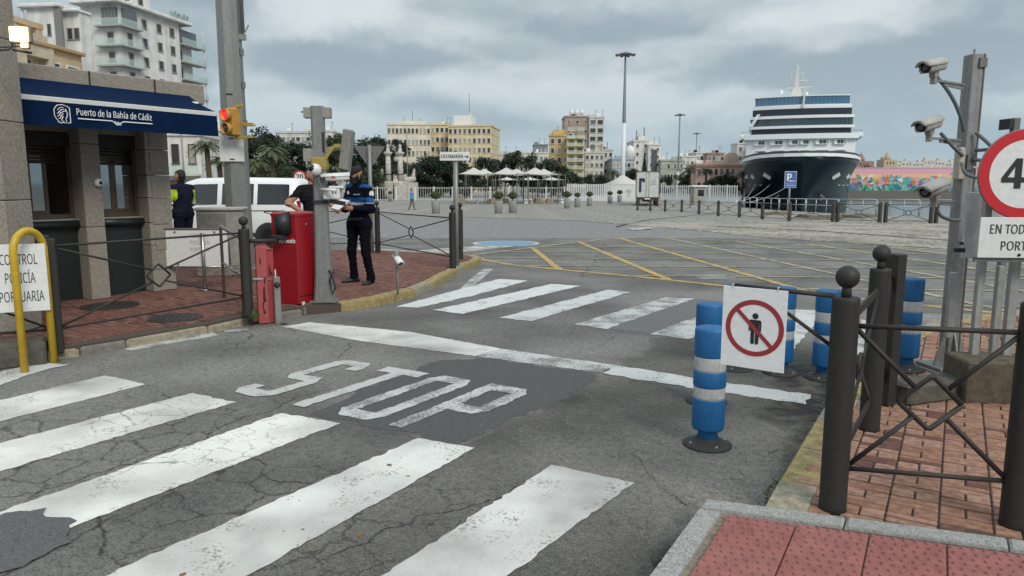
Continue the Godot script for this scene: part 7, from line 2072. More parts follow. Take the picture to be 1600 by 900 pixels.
func hull_at(rings: Array, x: float, y: float) -> Vector3:      # the point of the bow surface at that half breadth and height
	var best := Vector3.ZERO
	var bd := 1e9
	for k in rings.size() - 1:
		for i in 8:
			for u in 12:
				var a: Vector3 = rings[k][i].lerp(rings[k + 1][i], u / 12.0); var b: Vector3 = rings[k][i + 1].lerp(rings[k + 1][i + 1], u / 12.0)
				var t := clampf((y - a.y) / maxf(b.y - a.y, 0.01), 0.0, 1.0)
				var p := a.lerp(b, t)
				var d := absf(p.x - x) + absf(p.y - y) * 3.0
				if d < bd:
					bd = d; best = p
	return best
func rounded_poly(w: float, h: float, r: float) -> Array:
	var p := []
	for q in [[w * 0.5 - r, h * 0.5 - r, 0.0], [-w * 0.5 + r, h * 0.5 - r, PI / 2], [-w * 0.5 + r, -h * 0.5 + r, PI], [w * 0.5 - r, -h * 0.5 + r, PI * 1.5]]:
		for k in 4: p.append(Vector2(q[0] + cos(q[2] + k * PI / 6) * r, q[1] + sin(q[2] + k * PI / 6) * r))
	return p
func rounded_panel(w: float, h: float) -> MB:
	return mb().prism(rounded_poly(w, h, 0.25), 0.0, 0.03, Transform3D(Basis(Vector3.RIGHT, Vector3.BACK, Vector3.UP), Vector3.ZERO))
func rounded_rim(w: float, h: float) -> MB:
	var a := rounded_poly(w + 0.16, h + 0.16, 0.3); var b := rounded_poly(w, h, 0.25)
	var m := mb()
	for k in a.size():
		var j := (k + 1) % a.size()
		m.quad(Vector3(a[k].x, a[k].y, 0.5), Vector3(a[j].x, a[j].y, 0.5), Vector3(b[j].x, b[j].y, 0.5), Vector3(b[k].x, b[k].y, 0.5))
		m.quad(Vector3(b[k].x, b[k].y, 0.5), Vector3(b[j].x, b[j].y, 0.5), Vector3(b[j].x, b[j].y, 0.0), Vector3(b[k].x, b[k].y, 0.0))
	return m

# ------------------------------------------------------------------ the far side of the dock
func make_far_bank():
	var z := 262.5
	var o := thing("mural_wall", "long wall across the dock painted with a colourful mural", "wall", Vector3(121.853, -0.7, -z), 0.0)
	part(o, "wall", mb().span(Vector3(-25, 0, -3), Vector3(95, 8.0, 0)), mat("mural_base", C(0.45, 0.3, 0.28), 0.9))
	part(o, "coping", mb().span(Vector3(-25, 8.0, -3.1), Vector3(95, 8.3, 0.1)), mat("coping_pink", C(0.5, 0.33, 0.36), 0.9))
	var m := StandardMaterial3D.new()
	m.albedo_texture = mural()
	m.roughness = 0.9
	var q := PlaneMesh.new()
	q.size = Vector2(120, 7.9)
	q.orientation = PlaneMesh.FACE_Z
	part(o, "painting", q, m, Vector3(35, 4.0, 0.02))
	struct("dock_edge", mb().span(Vector3(o.position.x - 30, -4.6, -262.3), Vector3(o.position.x + 110, -0.6, -259.5)), mat("old_stone"))
	var roof := mat("far_white", C(0.6, 0.58, 0.54), 0.9, 0.0, "mottle", 0.1)
	# skyline beyond the wall
	for q2 in [[1346, 6.5, 252, 310, "brown turreted house beyond the mural wall beside the ship"], [1387, 4.4, 250, 315, "pale church tower beyond the mural wall"]]:
		var d: float = q2[3]
		var t := thing("far_tower", q2[4], "tower", Vector3((q2[0] - 800.0) / 1147.0 * d, -0.7, -d), 0.3)
		var h: float = 2.3 + (288.0 - q2[2]) / 1147.0 * d
		var st := mat("far_brown", C(0.34, 0.22, 0.17), 0.9, 0.0, "mottle", 0.2) if q2[1] > 4.5 else mat("far_cream", C(0.5, 0.4, 0.29), 0.9, 0.0, "mottle", 0.2)
		part(t, "wall", mb().span(Vector3(-q2[1] * 0.8, 0, -2), Vector3(q2[1] * 0.8, h, 2)), st)
		part(t, "turret", mb(true).lathe([Vector2(1.5, h), Vector2(1.5, h + 1.2), Vector2(1.0, h + 1.6), Vector2(0.9, h + 2.4), Vector2(0.3, h + 3.0), Vector2(0.0, h + 4.0)], 10), st)
		part(t, "side_turret", mb(true).lathe([Vector2(0.8, h), Vector2(0.8, h + 1.0), Vector2(0.0, h + 1.8)], 8, Transform3D(Basis(), Vector3(-2.4, 0, 0))), st)
		for k in 3: part(t, "window", mb().box(Vector3(-1.6 + k * 1.6, h - 1.4, 2.0), Vector3(0.6, 1.0, 0.1)), mat("far_window", C(0.06, 0.06, 0.065), 0.3))
	for k in 9:
		var x := 1402.0 + k * 17.0
		var d := 370.0
		var h: float = 2.3 + (288.0 - [254, 252, 253, 250, 251, 253, 249, 252, 251][k]) / 1147.0 * d
		var t := thing("far_house", "low white house on the skyline beyond the mural, %s from the church tower" % ORD[k], "house", Vector3((x - 800.0) / 1147.0 * d, -0.7, -d), 0.0, "white houses beyond the mural")
		part(t, "wall", mb().span(Vector3(-2.7, 0, -4), Vector3(2.7, h, 0)), roof)
		part(t, "roof_room", mb().span(Vector3(-1.5 + k % 3, h, -3), Vector3(0.8 + k % 3, h + 1.1, -1)), roof)
		for w in 3: part(t, "window", mb().box(Vector3(-1.7 + w * 1.7, h - 1.5, 0.02), Vector3(0.6, 0.6, 0.1)), mats["far_window"])
func mural() -> ImageTexture:
	# a bright jumble of painted shapes under a pink sky: flat paint on the wall
	var w := 1440; var h := 100
	var im := Image.create(w, h, false, Image.FORMAT_RGB8)
	var g := RandomNumberGenerator.new(); g.seed = 12
	for y in h:
		var c := Color(0.82, 0.62, 0.68) if y < 24 else Color(0.88, 0.68, 0.56) if y < 42 else Color(0.62, 0.66, 0.56)
		im.fill_rect(Rect2i(0, y, w, 1), c)
	var pal := [Color("2f8f8a"), Color("d8573f"), Color("e5b93d"), Color("4a6fb0"), Color("7a3f74"), Color("58a65c"), Color("d98ba0"), Color("e9e2d4"), Color("394253"), Color("8fc3c9"), Color("c96a35"), Color("3f9fb5")]
	for k in 900:
		var y0 := 20.0 + 76.0 * sqrt(g.randf())
		var cx := g.randf() * w; var rx := g.randf_range(3, 22); var ry := g.randf_range(2, 11) * (0.6 if y0 < 40 else 1.0)
		if y0 < 42 and g.randf() < 0.6: continue
		var c: Color = pal[g.randi() % pal.size()].lerp(Color(0.6, 0.56, 0.5), 0.25)
		if y0 > 78: c = [Color("3f9a86"), Color("6fb3a2"), Color("3c6f94"), Color("2f6f66")][g.randi() % 4]
		var a := g.randf() * PI
		for y in range(maxi(0, int(y0 - 23)), mini(h, int(y0 + 23))):
			for x in range(maxi(0, int(cx - 23)), mini(w, int(cx + 23))):
				var p := Vector2(x - cx, y - y0).rotated(a)
				var e := pow(p.x / rx, 2) + pow(p.y / ry, 2)
				if e < 1.0: im.set_pixel(x, y, c if fmod(p.x + 40.0, 5.0) > 1.4 or k % 3 else pal[(k * 7) % pal.size()])
	return ImageTexture.create_from_image(im)

# ------------------------------------------------------------------ city
var win_mesh := {}
func window_mesh(w: float, h: float, frame: Material, pane: Material, kind := "") -> ArrayMesh:   # frame proud of the wall, pane set back inside it
	var key := "%.2f_%.2f_%s%s" % [w, h, frame.resource_name, kind]
	if win_mesh.has(key): return win_mesh[key]
	var t := minf(0.12, w * 0.1)
	var f := mb()
	f.box(Vector3(-w * 0.5 + t * 0.5, 0, 0.04), Vector3(t, h, 0.1)).box(Vector3(w * 0.5 - t * 0.5, 0, 0.04), Vector3(t, h, 0.1)).box(Vector3(0, h * 0.5 - t * 0.5, 0.04), Vector3(w - t * 2, t, 0.1)).box(Vector3(0, -h * 0.5, 0.08), Vector3(w + 0.1, t, 0.2))
	var m := f.done()
	var p := mb().box(Vector3(0, 0, 0.005), Vector3(w - t * 2, h - t, 0.03))
	p.st.generate_normals()
	m = p.st.commit(m)
	m.surface_set_material(0, frame); m.surface_set_material(1, pane)
	win_mesh[key] = m
	return m
func put_window(o: Node, called: String, m: ArrayMesh, at: Vector3, yaw := 0.0):
	var n := MeshInstance3D.new()
	n.mesh = m
	n.name = called
	o.add_child(n, true)
	n.position = at
	n.rotation.y = yaw
# one block: pixel-free sizes in metres; w wide, dp deep, h high, windows rows x cols on the front and sides
func block(o: Node, x: float, zz: float, w: float, dp: float, y0: float, h: float, wall: Material, rows: int, cols: int, scols: int, ww: float, wh: float, frame: Material, top := 0.5, skip_low := 0):
	part(o, "wall", mb().span(Vector3(x - w * 0.5, y0, zz - dp), Vector3(x + w * 0.5, y0 + h, zz)), wall)
	part(o, "cornice", mb().span(Vector3(x - w * 0.5 - 0.2, y0 + h, zz - dp - 0.2), Vector3(x + w * 0.5 + 0.2, y0 + h + top, zz + 0.2)), wall)
	var pane := mat("city_glass", C(0.045, 0.05, 0.055), 0.15)
	var wm := window_mesh(ww, wh, frame, pane)
	var wb := window_mesh(ww, wh + 0.001, frame, mat("city_blind", C(0.34, 0.32, 0.28), 0.7), "b")
	var wd := window_mesh(ww, wh, frame, mat("city_glass_pale", C(0.12, 0.14, 0.15), 0.12), "p")
	var fh := h / rows
	for r in range(skip_low, rows):
		for c in cols:
			put_window(o, "window", [wm, wm, wb, wd][R.randi() % 4], Vector3(x - w * 0.5 + w * (c + 0.5) / cols, y0 + fh * (r + 0.5), zz + 0.01))
		for c in scols:
			var sx := 1.0 if x + o.position.x < 0.0 else -1.0
			put_window(o, "window", [wm, wm, wb, wd][R.randi() % 4], Vector3(x + sx * (w * 0.5 + 0.01), y0 + fh * (r + 0.5), zz - dp * (c + 0.5) / scols), PI / 2 * sx)
func house(px0: float, px1: float, py: float, d: float, yaw: float, dp: float, rows: int, cols: int, scols: int, wall: Material, label: String, called := "apartment_building", ww := 1.1, wh := 1.5, frame: Material = null, skip_low := 0) -> Node3D:
	var w := (px1 - px0) / 1147.0 * d
	var h := 2.32 + (288.0 - py) / 1147.0 * d
	var o := thing(called, label, "building", Vector3(((px0 + px1) * 0.5 - 800.0) / 1147.0 * d, -0.7, -d), yaw)
	block(o, 0, 0, w, dp, 0, h, wall, rows, cols, scols, ww, wh, frame if frame else white_sheet(), 0.5, skip_low)
	for k in 2:
		var rx := R.randf_range(-w * 0.35, w * 0.3)
		part(o, ["roof_hut", "roof_tank"][k], mb().chbox(Vector3(rx, h + 1.0, -dp * 0.5), Vector3(R.randf_range(1.0, 2.2), 1.2, 1.5), 0.1), [wall, white_sheet()][k])
		part(o, "aerial", mb().box(Vector3(rx + 1.2, h + 1.7, -dp * 0.4), Vector3(0.1, 2.6, 0.1)).box(Vector3(rx + 1.2, h + 2.7, -dp * 0.4), Vector3(0.9, 0.07, 0.07)), galv_dark())
	return o
func make_city():
	var cream := mat("wall_cream", C(0.72, 0.66, 0.54), 0.9, 0.0, "mottle", 0.08)
	var yellow := mat("wall_yellow", C(0.72, 0.6, 0.37), 0.9, 0.0, "mottle", 0.08)
	var ochre := mat("wall_ochre", C(0.58, 0.43, 0.2), 0.9, 0.0, "mottle", 0.1)
	var white := mat("wall_white", C(0.78, 0.77, 0.74), 0.9, 0.0, "streak", 0.06)
	var brown := mat("wall_brown", C(0.4, 0.31, 0.26), 0.9, 0.0, "mottle", 0.08)
	var pale := mat("wall_pale", C(0.6, 0.59, 0.55), 0.9, 0.0, "mottle", 0.08)
	var pink := mat("wall_pink", C(0.6, 0.43, 0.36), 0.9, 0.0, "mottle", 0.08)
	var mint := mat("wall_mint", C(0.42, 0.45, 0.37), 0.9, 0.0, "mottle", 0.08)
	var blue := mat("wall_blue", C(0.42, 0.47, 0.54), 0.9, 0.0, "mottle", 0.08)
	var o := house(606, 673, 197, 210, 0.12, 24, 6, 11, 8, cream, "cream office block with window bands behind the columns", "office_building", 0.85, 1.5, cream)
	var sl := part(o, "roof_room", mb().span(Vector3(-2, 17.5, -14), Vector3(5, 20.5, -5)), cream)
	part(o, "antenna", mb().box(Vector3(1, 22, -8), Vector3(0.15, 4, 0.15)), galv_dark())
	o = house(700, 768, 199, 215, -0.12, 18, 7, 9, 6, yellow, "yellow apartment block with a white roof house and aerial", "apartment_building", 1.0, 1.5, white)
	part(o, "roof_room", mb().span(Vector3(-5.5, 19.8, -12), Vector3(-0.2, 22.6, -4)).span(Vector3(-3.0, 19.8, -16), Vector3(-2.2, 24.4, -15)), white_sheet())
	part(o, "antenna", mb().box(Vector3(-1.5, 26, -8), Vector3(0.14, 7, 0.14)), galv_dark())
	house(673, 702, 197, 222, 0.0, 18, 7, 4, 0, yellow, "yellow rounded wing between cream block and yellow block")
	o = house(858, 890, 214, 205, -0.1, 12, 6, 3, 4, ochre, "ochre apartment house with stepped roof left of the brown tower")
	part(o, "roof_room", mb().span(Vector3(-2, 15.9, -6), Vector3(1.5, 17.5, -2)), ochre)
	o = house(886, 913, 217, 200, 0.0, 10, 7, 2, 2, yellow, "yellow house with open balconies before the brown tower", "apartment_building", 1.7, 1.2, ochre)
	balconies(o, 4.4, 2, 7, 2.05, 4.8, yellow)
	o = house(882, 921, 185, 230, 0.0, 12, 8, 3, 3, brown, "tall brown tower block with rooftop tanks", "tower_block", 0.9, 1.1, white)
	for k in 3: part(o, "roof_tank", mb(true).lathe([Vector2(0.6, 0), Vector2(0.6, 1.3), Vector2(0.2, 1.6)], 10, Transform3D(Basis(), Vector3(-1.6 + k * 1.6, 24.0, -3))), white_sheet())
	o = house(920, 943, 186, 229, 0.0, 12, 9, 2, 3, pale, "pale glazed balcony wing of the brown tower", "tower_block", 1.9, 1.5, white)
	o = house(914, 944, 240, 212, 0.05, 10, 5, 4, 2, pale, "pale grey house with many balconies below the brown tower", "apartment_building", 1.0, 1.2, white)
	house(943, 958, 236, 240, 0.0, 10, 5, 2, 2, pale, "narrow pale house beside the brown tower")
	o = house(957, 992, 250, 230, 0.0, 12, 3, 6, 2, blue, "bluish house with a domed lookout behind the tallest mast")
	part(o, "dome", mb(true).lathe([Vector2(1.7, 7.9), Vector2(1.7, 10.5), Vector2(1.2, 11.6), Vector2(0.0, 12.2)], 14, Transform3D(Basis(), Vector3(2.5, 2.4, -3))), white_sheet())
	o = house(990, 1014, 222, 240, 0.0, 14, 6, 2, 3, white, "white tower block with roof plant behind the truck", "tower_block", 0.8, 1.0, white)
	part(o, "roof_room", mb().span(Vector3(-0.5, 16.6, -8), Vector3(2.4, 18.2, -3)), white)
	part(o, "antenna", mb().box(Vector3(-1.0, 18.5, -4), Vector3(0.3, 3, 0.3)).box(Vector3(1.5, 19.5, -4), Vector3(0.3, 3, 0.3)), galv_dark())
	o = house(1013, 1033, 228, 238, 0.0, 12, 6, 2, 2, white, "white wing with a dark glazed bay behind the truck", "tower_block", 0.8, 1.0, white)
	part(o, "glazed_bay", mb().span(Vector3(-1.0, 1.5, 0.0), Vector3(0.8, 13.5, 0.25)), mat("bay_glass", C(0.1, 0.11, 0.12), 0.2))
	house(1033, 1068, 252, 235, 0.0, 12, 3, 7, 2, mint, "greenish house behind the second light mast", "town_house", 0.8, 1.4, white)
	house(1066, 1092, 246, 260, 0.0, 12, 3, 4, 2, white, "white flat-roofed house between the light masts", "town_house", 0.9, 1.2, white)
	house(1088, 1112, 240, 275, 0.0, 12, 4, 4, 0, white, "white house rising behind the pink building")
	house(1106, 1132, 241, 270, 0.0, 10, 4, 4, 0, brown, "brown flat-roofed block behind the pink building")
	o = house(1090, 1168, 258, 215, -0.05, 16, 2, 9, 3, pink, "long pink customs building with a rounded gable beside the ship", "customs_building", 1.1, 1.9, mat("pink_trim", C(0.6, 0.42, 0.36), 0.9))
	part(o, "gable", mb().prism([Vector2(-2.3, 0), Vector2(2.3, 0), Vector2(2.2, 1.6), Vector2(1.6, 2.6), Vector2(0.7, 3.1), Vector2(-0.7, 3.1), Vector2(-1.6, 2.6), Vector2(-2.2, 1.6)], -0.6, 0.15, Transform3D(Basis(Vector3.RIGHT, Vector3.BACK, Vector3.UP), Vector3(2.6, 8.4, 0))), pink)
	part(o, "string_course", mb().box(Vector3(0, 7.6, 0.12), Vector3(15.0, 0.5, 0.25)), mat("pink_dark", C(0.36, 0.2, 0.16), 0.9))
	house(1152, 1172, 226, 265, 0.0, 8, 5, 2, 0, white, "white slab house half hidden by the ship")
	house(776, 812, 243, 230, 0.0, 10, 3, 5, 0, pale, "low pale house roofs between the yellow blocks", "town_house", 0.9, 1.0, white)
	house(810, 858, 240, 260, 0.0, 10, 4, 6, 0, white, "white roofscape house before the grey block", "town_house", 0.9, 1.0, white)
	house(834, 856, 228, 280, 0.0, 10, 5, 3, 0, mat("wall_slate", C(0.2, 0.22, 0.25), 0.9), "dark slate block on the skyline between the yellow blocks", "tower_block", 0.8, 1.0, white)
	house(432, 486, 209, 190, 0.0, 12, 5, 7, 0, pale, "white and grey house top above the park trees", "apartment_building", 1.2, 1.2, white)
	o = house(484, 520, 207, 190, 0.0, 12, 5, 4, 0, white, "white stepped house top behind the camera column")
	part(o, "roof_room", mb().span(Vector3(-1, 15.6, -5), Vector3(2, 17.5, -2)), white_sheet())
	# house under the awning end
	o = house(262, 312, 213, 72, 0.1, 8, 2, 2, 0, white, "white house with balcony seen below the awning end", "town_house", 0.7, 1.9, mat("dark_frame", C(0.08, 0.07, 0.06), 0.8))
	balconies(o, 3.2, 1, 1, 3.2, 3.4, pale)
	part(o, "shop_front", mb().span(Vector3(-1.6, 0, 0.0), Vector3(1.7, 2.7, 0.12)), mat("shop_dark", C(0.12, 0.11, 0.1), 0.8, 0.0, "mottle", 0.8))
	part(o, "red_awning", mb().span(Vector3(-1.5, 0.6, 0.1), Vector3(1.5, 1.0, 0.7)), mat("awning_wine", C(0.09, 0.02, 0.02), 0.8))
	house(300, 345, 206, 95, 0.0, 8, 3, 3, 0, cream, "cream house behind the palms beside the mast")
	make_tower()
	make_sand_house()
func rail_glass() -> StandardMaterial3D:
	var m := mat("balcony_glass", Color(0.75, 0.84, 0.82, 0.3), 0.08)
	m.transparency = BaseMaterial3D.TRANSPARENCY_ALPHA
	return m
func balconies(o: Node, y0: float, cols: int, rows: int, fh: float, w: float, m: Material):
	for r in rows:
		for c in cols:
			var cw := w / cols
			var b := part(o, "balcony", mb().box(Vector3(-w * 0.5 + cw * (c + 0.5), y0 + r * fh, 0.45), Vector3(cw * 0.9, 0.14, 0.9)), m)
			part(b, "railing", mb().box(Vector3(-w * 0.5 + cw * (c + 0.5), y0 + r * fh + 0.5, 0.86), Vector3(cw * 0.88, 0.85, 0.05)), rail_glass())
func make_tower():
	# white apartment tower: near corner at the local origin, one long face going back, one facing the camera
	var white := mat("tower_white", C(0.83, 0.82, 0.79), 0.85, 0.0, "streak", 0.05)
	var slab := mat("slab_grey", C(0.4, 0.4, 0.38), 0.85)
	var d := 110.0
	var o := thing("apartment_tower", "tall white apartment tower with corner balconies above the booth roof", "building", Vector3(-57.392, -0.7, -d), -0.2)
	# local axes: +x runs along the camera side to the picture's right, -z goes back; the receding face is x = 0
	var H: float = 27.649 + 0.7
	part(o, "wall", mb().span(Vector3(-6.4, 0, -13.6), Vector3(0, H, 0)), white)
	part(o, "roof_slab", mb().chbox(Vector3(-3.0, H + 0.25, -7.2), Vector3(8.0, 0.5, 17.6), 0.1), white)
	part(o, "stair_tower", mb().span(Vector3(-5.2, H + 0.5, -8.5), Vector3(-1.2, H + 9.0, -4.2)), white)
	part(o, "wall", mb().span(Vector3(-6.4, 0, -18.5), Vector3(-1.3, H, -13.6)), white)
	var fh := 2.82
	var fr := mat("tower_frame", C(0.3, 0.27, 0.24), 0.7)
	var pane := mat("city_glass", C(0.045, 0.05, 0.055), 0.15)
	var w1 := window_mesh(1.15, 1.35, fr, pane); var w2 := window_mesh(1.1, 2.1, fr, pane); var w3 := window_mesh(0.95, 0.62, fr, pane)
	var big := mat("sunroom_glass", C(0.12, 0.14, 0.15), 0.15)
	var gl := rail_glass()
	for k in 8:
		var y := H - 1.7 - k * fh
		put_window(o, "small_window", w3, Vector3(-5.3, y + 0.2, 0.01))
		if k > 0:
			put_window(o, "window", w1, Vector3(-1.6, y, 0.01))
			put_window(o, "balcony_door", w2, Vector3(0.01, y - 0.25, -1.9), PI / 2)
		for z in [-5.2, -8.6, -11.7]: put_window(o, "window", w1, Vector3(0.01, y, z), PI / 2)
		# wrap-round corner balcony
		var b := part(o, "balcony", mb().span(Vector3(-3.6, y - 1.5, -3.9), Vector3(0.95, y - 1.28, 0.95)), slab)
		part(b, "railing", mb().span(Vector3(-3.6, y - 1.28, 0.88), Vector3(0.93, y - 0.35, 0.93)).span(Vector3(0.88, y - 1.28, -3.85), Vector3(0.93, y - 0.35, 0.88)), gl)
		if k == 0:
			part(o, "sunroom", mb().span(Vector3(-2.6, y - 1.25, 0.0), Vector3(-0.25, y + 1.2, 0.45)).span(Vector3(0.0, y - 1.25, -3.2), Vector3(0.45, y + 1.2, -0.5)), big)
			for q in 5: part(o, "sunroom_bar", mb().box(Vector3(-2.5 + q * 0.55, y, 0.47), Vector3(0.08, 2.4, 0.06)), fr)
			part(o, "sunroom", mb().span(Vector3(-1.2, y - 1.25, -18.4), Vector3(-0.2, y + 1.0, -14.0)), big)
		# balcony at the far end
		var b2 := part(o, "balcony", mb().span(Vector3(-1.3, y - 1.5, -20.0), Vector3(0.5, y - 1.28, -13.7)), slab)
		part(b2, "railing", mb().span(Vector3(0.44, y - 1.28, -20.0), Vector3(0.5, y - 0.35, -13.7)).span(Vector3(-1.3, y - 1.28, -20.0), Vector3(0.44, y - 0.35, -19.95)), gl)
		put_window(o, "balcony_door", w2, Vector3(-1.29, y - 0.25, -15.2), PI / 2)
	part(o, "corner_column", mb().span(Vector3(0.1, H - 22, -19.9), Vector3(0.3, H, -19.7)), white)
	put_window(o, "stair_window", w2, Vector3(-1.19, H + 2.3, -6.3), PI / 2)
	# roof terrace: railing and potted greenery
	part(o, "terrace_railing", mb().span(Vector3(0.7, H + 0.5, -15.8), Vector3(0.75, H + 1.5, -9.0)).span(Vector3(-6.5, H + 0.5, 1.0), Vector3(0.7, H + 1.5, 1.05)), gl)
	for q in [[-5.0, 0.2], [-3.6, 0.3], [-2.2, 0.1], [0.1, -1.2], [0.1, -12.5], [0.1, -14.8]]:
		part(o, "terrace_plant", leaf_ball(0.8, 120, 0.35, 3, 0.8), mat("terrace_green", C(0.05, 0.07, 0.04), 0.8), Vector3(q[0], H + 1.1, q[1]))
	# second white block behind, with a grey chimney strip
	var o2 := thing("apartment_block", "white block with a grey chimney strip beside the white tower", "building", Vector3(-61.093, -0.7, -100), -0.12)
	var h2: float = 24.796 + 0.7
	part(o2, "wall", mb().span(Vector3(-3.6, 0, -3), Vector3(1.0, h2, 0)), white)
	part(o2, "wall", mb().span(Vector3(1.0, 0, -3), Vector3(3.3, h2 - 0.5, -0.9)), white)
	part(o2, "roof_slab", mb().chbox(Vector3(-1.5, h2 + 0.25, -1.3), Vector3(6.0, 0.5, 4), 0.1), white)
	part(o2, "roof_slab", mb().chbox(Vector3(2.3, h2 - 0.3, -1.6), Vector3(2.4, 0.4, 3), 0.1), white)
	part(o2, "chimney_strip", mb().span(Vector3(0.55, 6, 0.0), Vector3(1.55, h2 + 0.1, 0.35)), mat("strip_grey", C(0.2, 0.2, 0.2), 0.85))
	part(o2, "chimney_strip", mb().bar(Vector3(0.7, h2 - 9, 0.2), Vector3(-0.2, h2 - 11, 0.2), 0.45, 0.3).span(Vector3(-0.4, h2 - 14.5, 0.02), Vector3(0.0, h2 - 10.9, 0.34)), mats["strip_grey"])
	for k in 4:
		var y := h2 - 3.2 - k * 4.6
		put_window(o2, "narrow_window", window_mesh(0.55, 1.5, fr, pane), Vector3(-0.5, y + 0.4, 0.01))
		for x in [1.75, 2.75]: put_window(o2, "window", window_mesh(0.8, 1.5, fr, pane), Vector3(x, y, -0.89))
	part(o2, "air_conditioner", mb().chbox(Vector3(-0.6, h2 - 8.9, 0.4), Vector3(1.3, 0.8, 0.6), 0.08), slab)
	part(o2, "terrace_railing", mb().span(Vector3(-4.2, h2 + 0.5, 0.5), Vector3(1.2, h2 + 1.5, 0.55)), gl)
	part(o2, "side_balcony", mb().span(Vector3(-4.9, h2 - 5.8, -2), Vector3(-3.6, h2 - 5.6, 0.2)).span(Vector3(-4.3, h2 - 5.6, 0.0), Vector3(-4.0, h2, 0.2)), white)
func make_sand_house():
	var sand := mat("sand_wall", C(0.6, 0.45, 0.28), 0.9, 0.0, "mottle", 0.15)
	var d := 62.0
	var o := thing("sand_house", "sand-coloured house with open roof frame behind the booth roof", "building", Vector3(-35.701, -0.7, -d), 1.5)
	# local +x to the picture's right; the corner is at the origin
	var H: float = 12.129 + 0.7
	part(o, "wall", mb().span(Vector3(-4.6, 0, -6), Vector3(0, H, 0)), sand)
	part(o, "cornice", mb().chbox(Vector3(-2.3, H + 0.12, -2.9), Vector3(4.9, 0.3, 6.4), 0.05), mat("sand_cornice", C(0.42, 0.27, 0.15), 0.9))
	for k in 11: part(o, "dentil", mb().box(Vector3(-4.3 + k * 0.4, H - 0.3, 0.05), Vector3(0.16, 0.16, 0.1)), mats["sand_cornice"])
	var light := mat("sand_light", C(0.64, 0.54, 0.4), 0.9, 0.0, "mottle", 0.15)
	part(o, "wall", mb().span(Vector3(-11.4, 0, -6), Vector3(-4.61, H - 0.25, 0.0)), light)
	for x in [-11.4, -8.4, -5.1]: part(o, "pier", mb().span(Vector3(x, 0, 0.0), Vector3(x + (0.9 if x == -8.4 else 0.5), H - 0.25, 0.9)), light)
	part(o, "cornice", mb().chbox(Vector3(-8.0, H - 0.1, -2.6), Vector3(7.0, 0.3, 7.2), 0.05), mats["sand_cornice"])
	var fr := white_sheet()
	var pane := mat("city_glass", C(0.045, 0.05, 0.055), 0.15)
	for k in 3:
		var y := H - 1.75 - k * 3.2
		for x in [-3.5, -1.3]: put_window(o, "window", window_mesh(1.5, 1.5, fr, pane), Vector3(x, y, 0.01))
		for x in [-9.6, -6.3]:
			part(o, "loggia_slab", mb().span(Vector3(x - 1.3, y + 0.65, 0.0), Vector3(x + 1.2, y + 2.29, 0.85)), light)
			put_window(o, "window", window_mesh(1.2, 1.4, sand, pane), Vector3(x - 0.3, y - 0.15, 0.01))
	# open concrete frame on the roof
	for x in [-10.8, -8.0, -5.3]: part(o, "roof_post", mb().span(Vector3(x, H + 0.05, -0.3), Vector3(x + 0.6, H + 1.4, 0.2)), sand)
	part(o, "roof_beam", mb().span(Vector3(-11.0, H + 1.15, -0.35), Vector3(-4.6, H + 1.55, 0.25)), sand)
	part(o, "roof_parapet", mb().span(Vector3(-11.0, H + 0.05, -0.1), Vector3(-4.7, H + 0.45, 0.15)), sand)

# ------------------------------------------------------------------ trees
func crown_mesh(sd: int, leaves: int) -> ArrayMesh:       # unit crown: lobes of leaf faces round (0,0,0), radius about 1
	var g := RandomNumberGenerator.new(); g.seed = sd
	var m := mb()
	var lobes := []
	for k in 13:
		var d := Vector3(g.randfn(), g.randfn() * 0.7, g.randfn()).normalized()
		lobes.append([d * g.randf_range(0.35, 0.72) * Vector3(1, 0.8, 1), g.randf_range(0.22, 0.42)])
	for k in leaves:
		var l: Array = lobes[k % lobes.size()]
		var d := Vector3(g.randfn(), g.randfn(), g.randfn()).normalized()
		leaf(m, l[0] + d * l[1] * pow(g.randf(), 0.4) * g.randf_range(0.75, 1.12), g, 0.105)
	return m.done()
func palm_mesh(sd: int) -> ArrayMesh:
	var g := RandomNumberGenerator.new(); g.seed = sd
	var m := mb()
	for k in 34:
		var a := TAU * k / 34.0 * 5.0 + g.randf() * 0.4
		var up := g.randf_range(-0.35, 0.95)
		var dir := Vector3(cos(a), 0, sin(a))
		var sd2 := Vector3(-sin(a), 0, cos(a))
		var prev := Vector3.ZERO
		for i in 9:
			var t := (i + 1) / 9.0
			var p := dir * t * (1.0 - 0.25 * absf(up)) + Vector3(0, up * t - (0.55 + 0.35 * up) * t * t, 0)
			for s in [-1.0, 1.0]:
				var w := 0.2 * sin(PI * clampf(t * 0.9 + 0.08, 0, 1))
				m.tri(prev, p, prev.lerp(p, 0.9) + sd2 * s * w + Vector3(0, -0.06 * w / 0.2, 0) + dir * 0.05)
			prev = p
	return m.done()
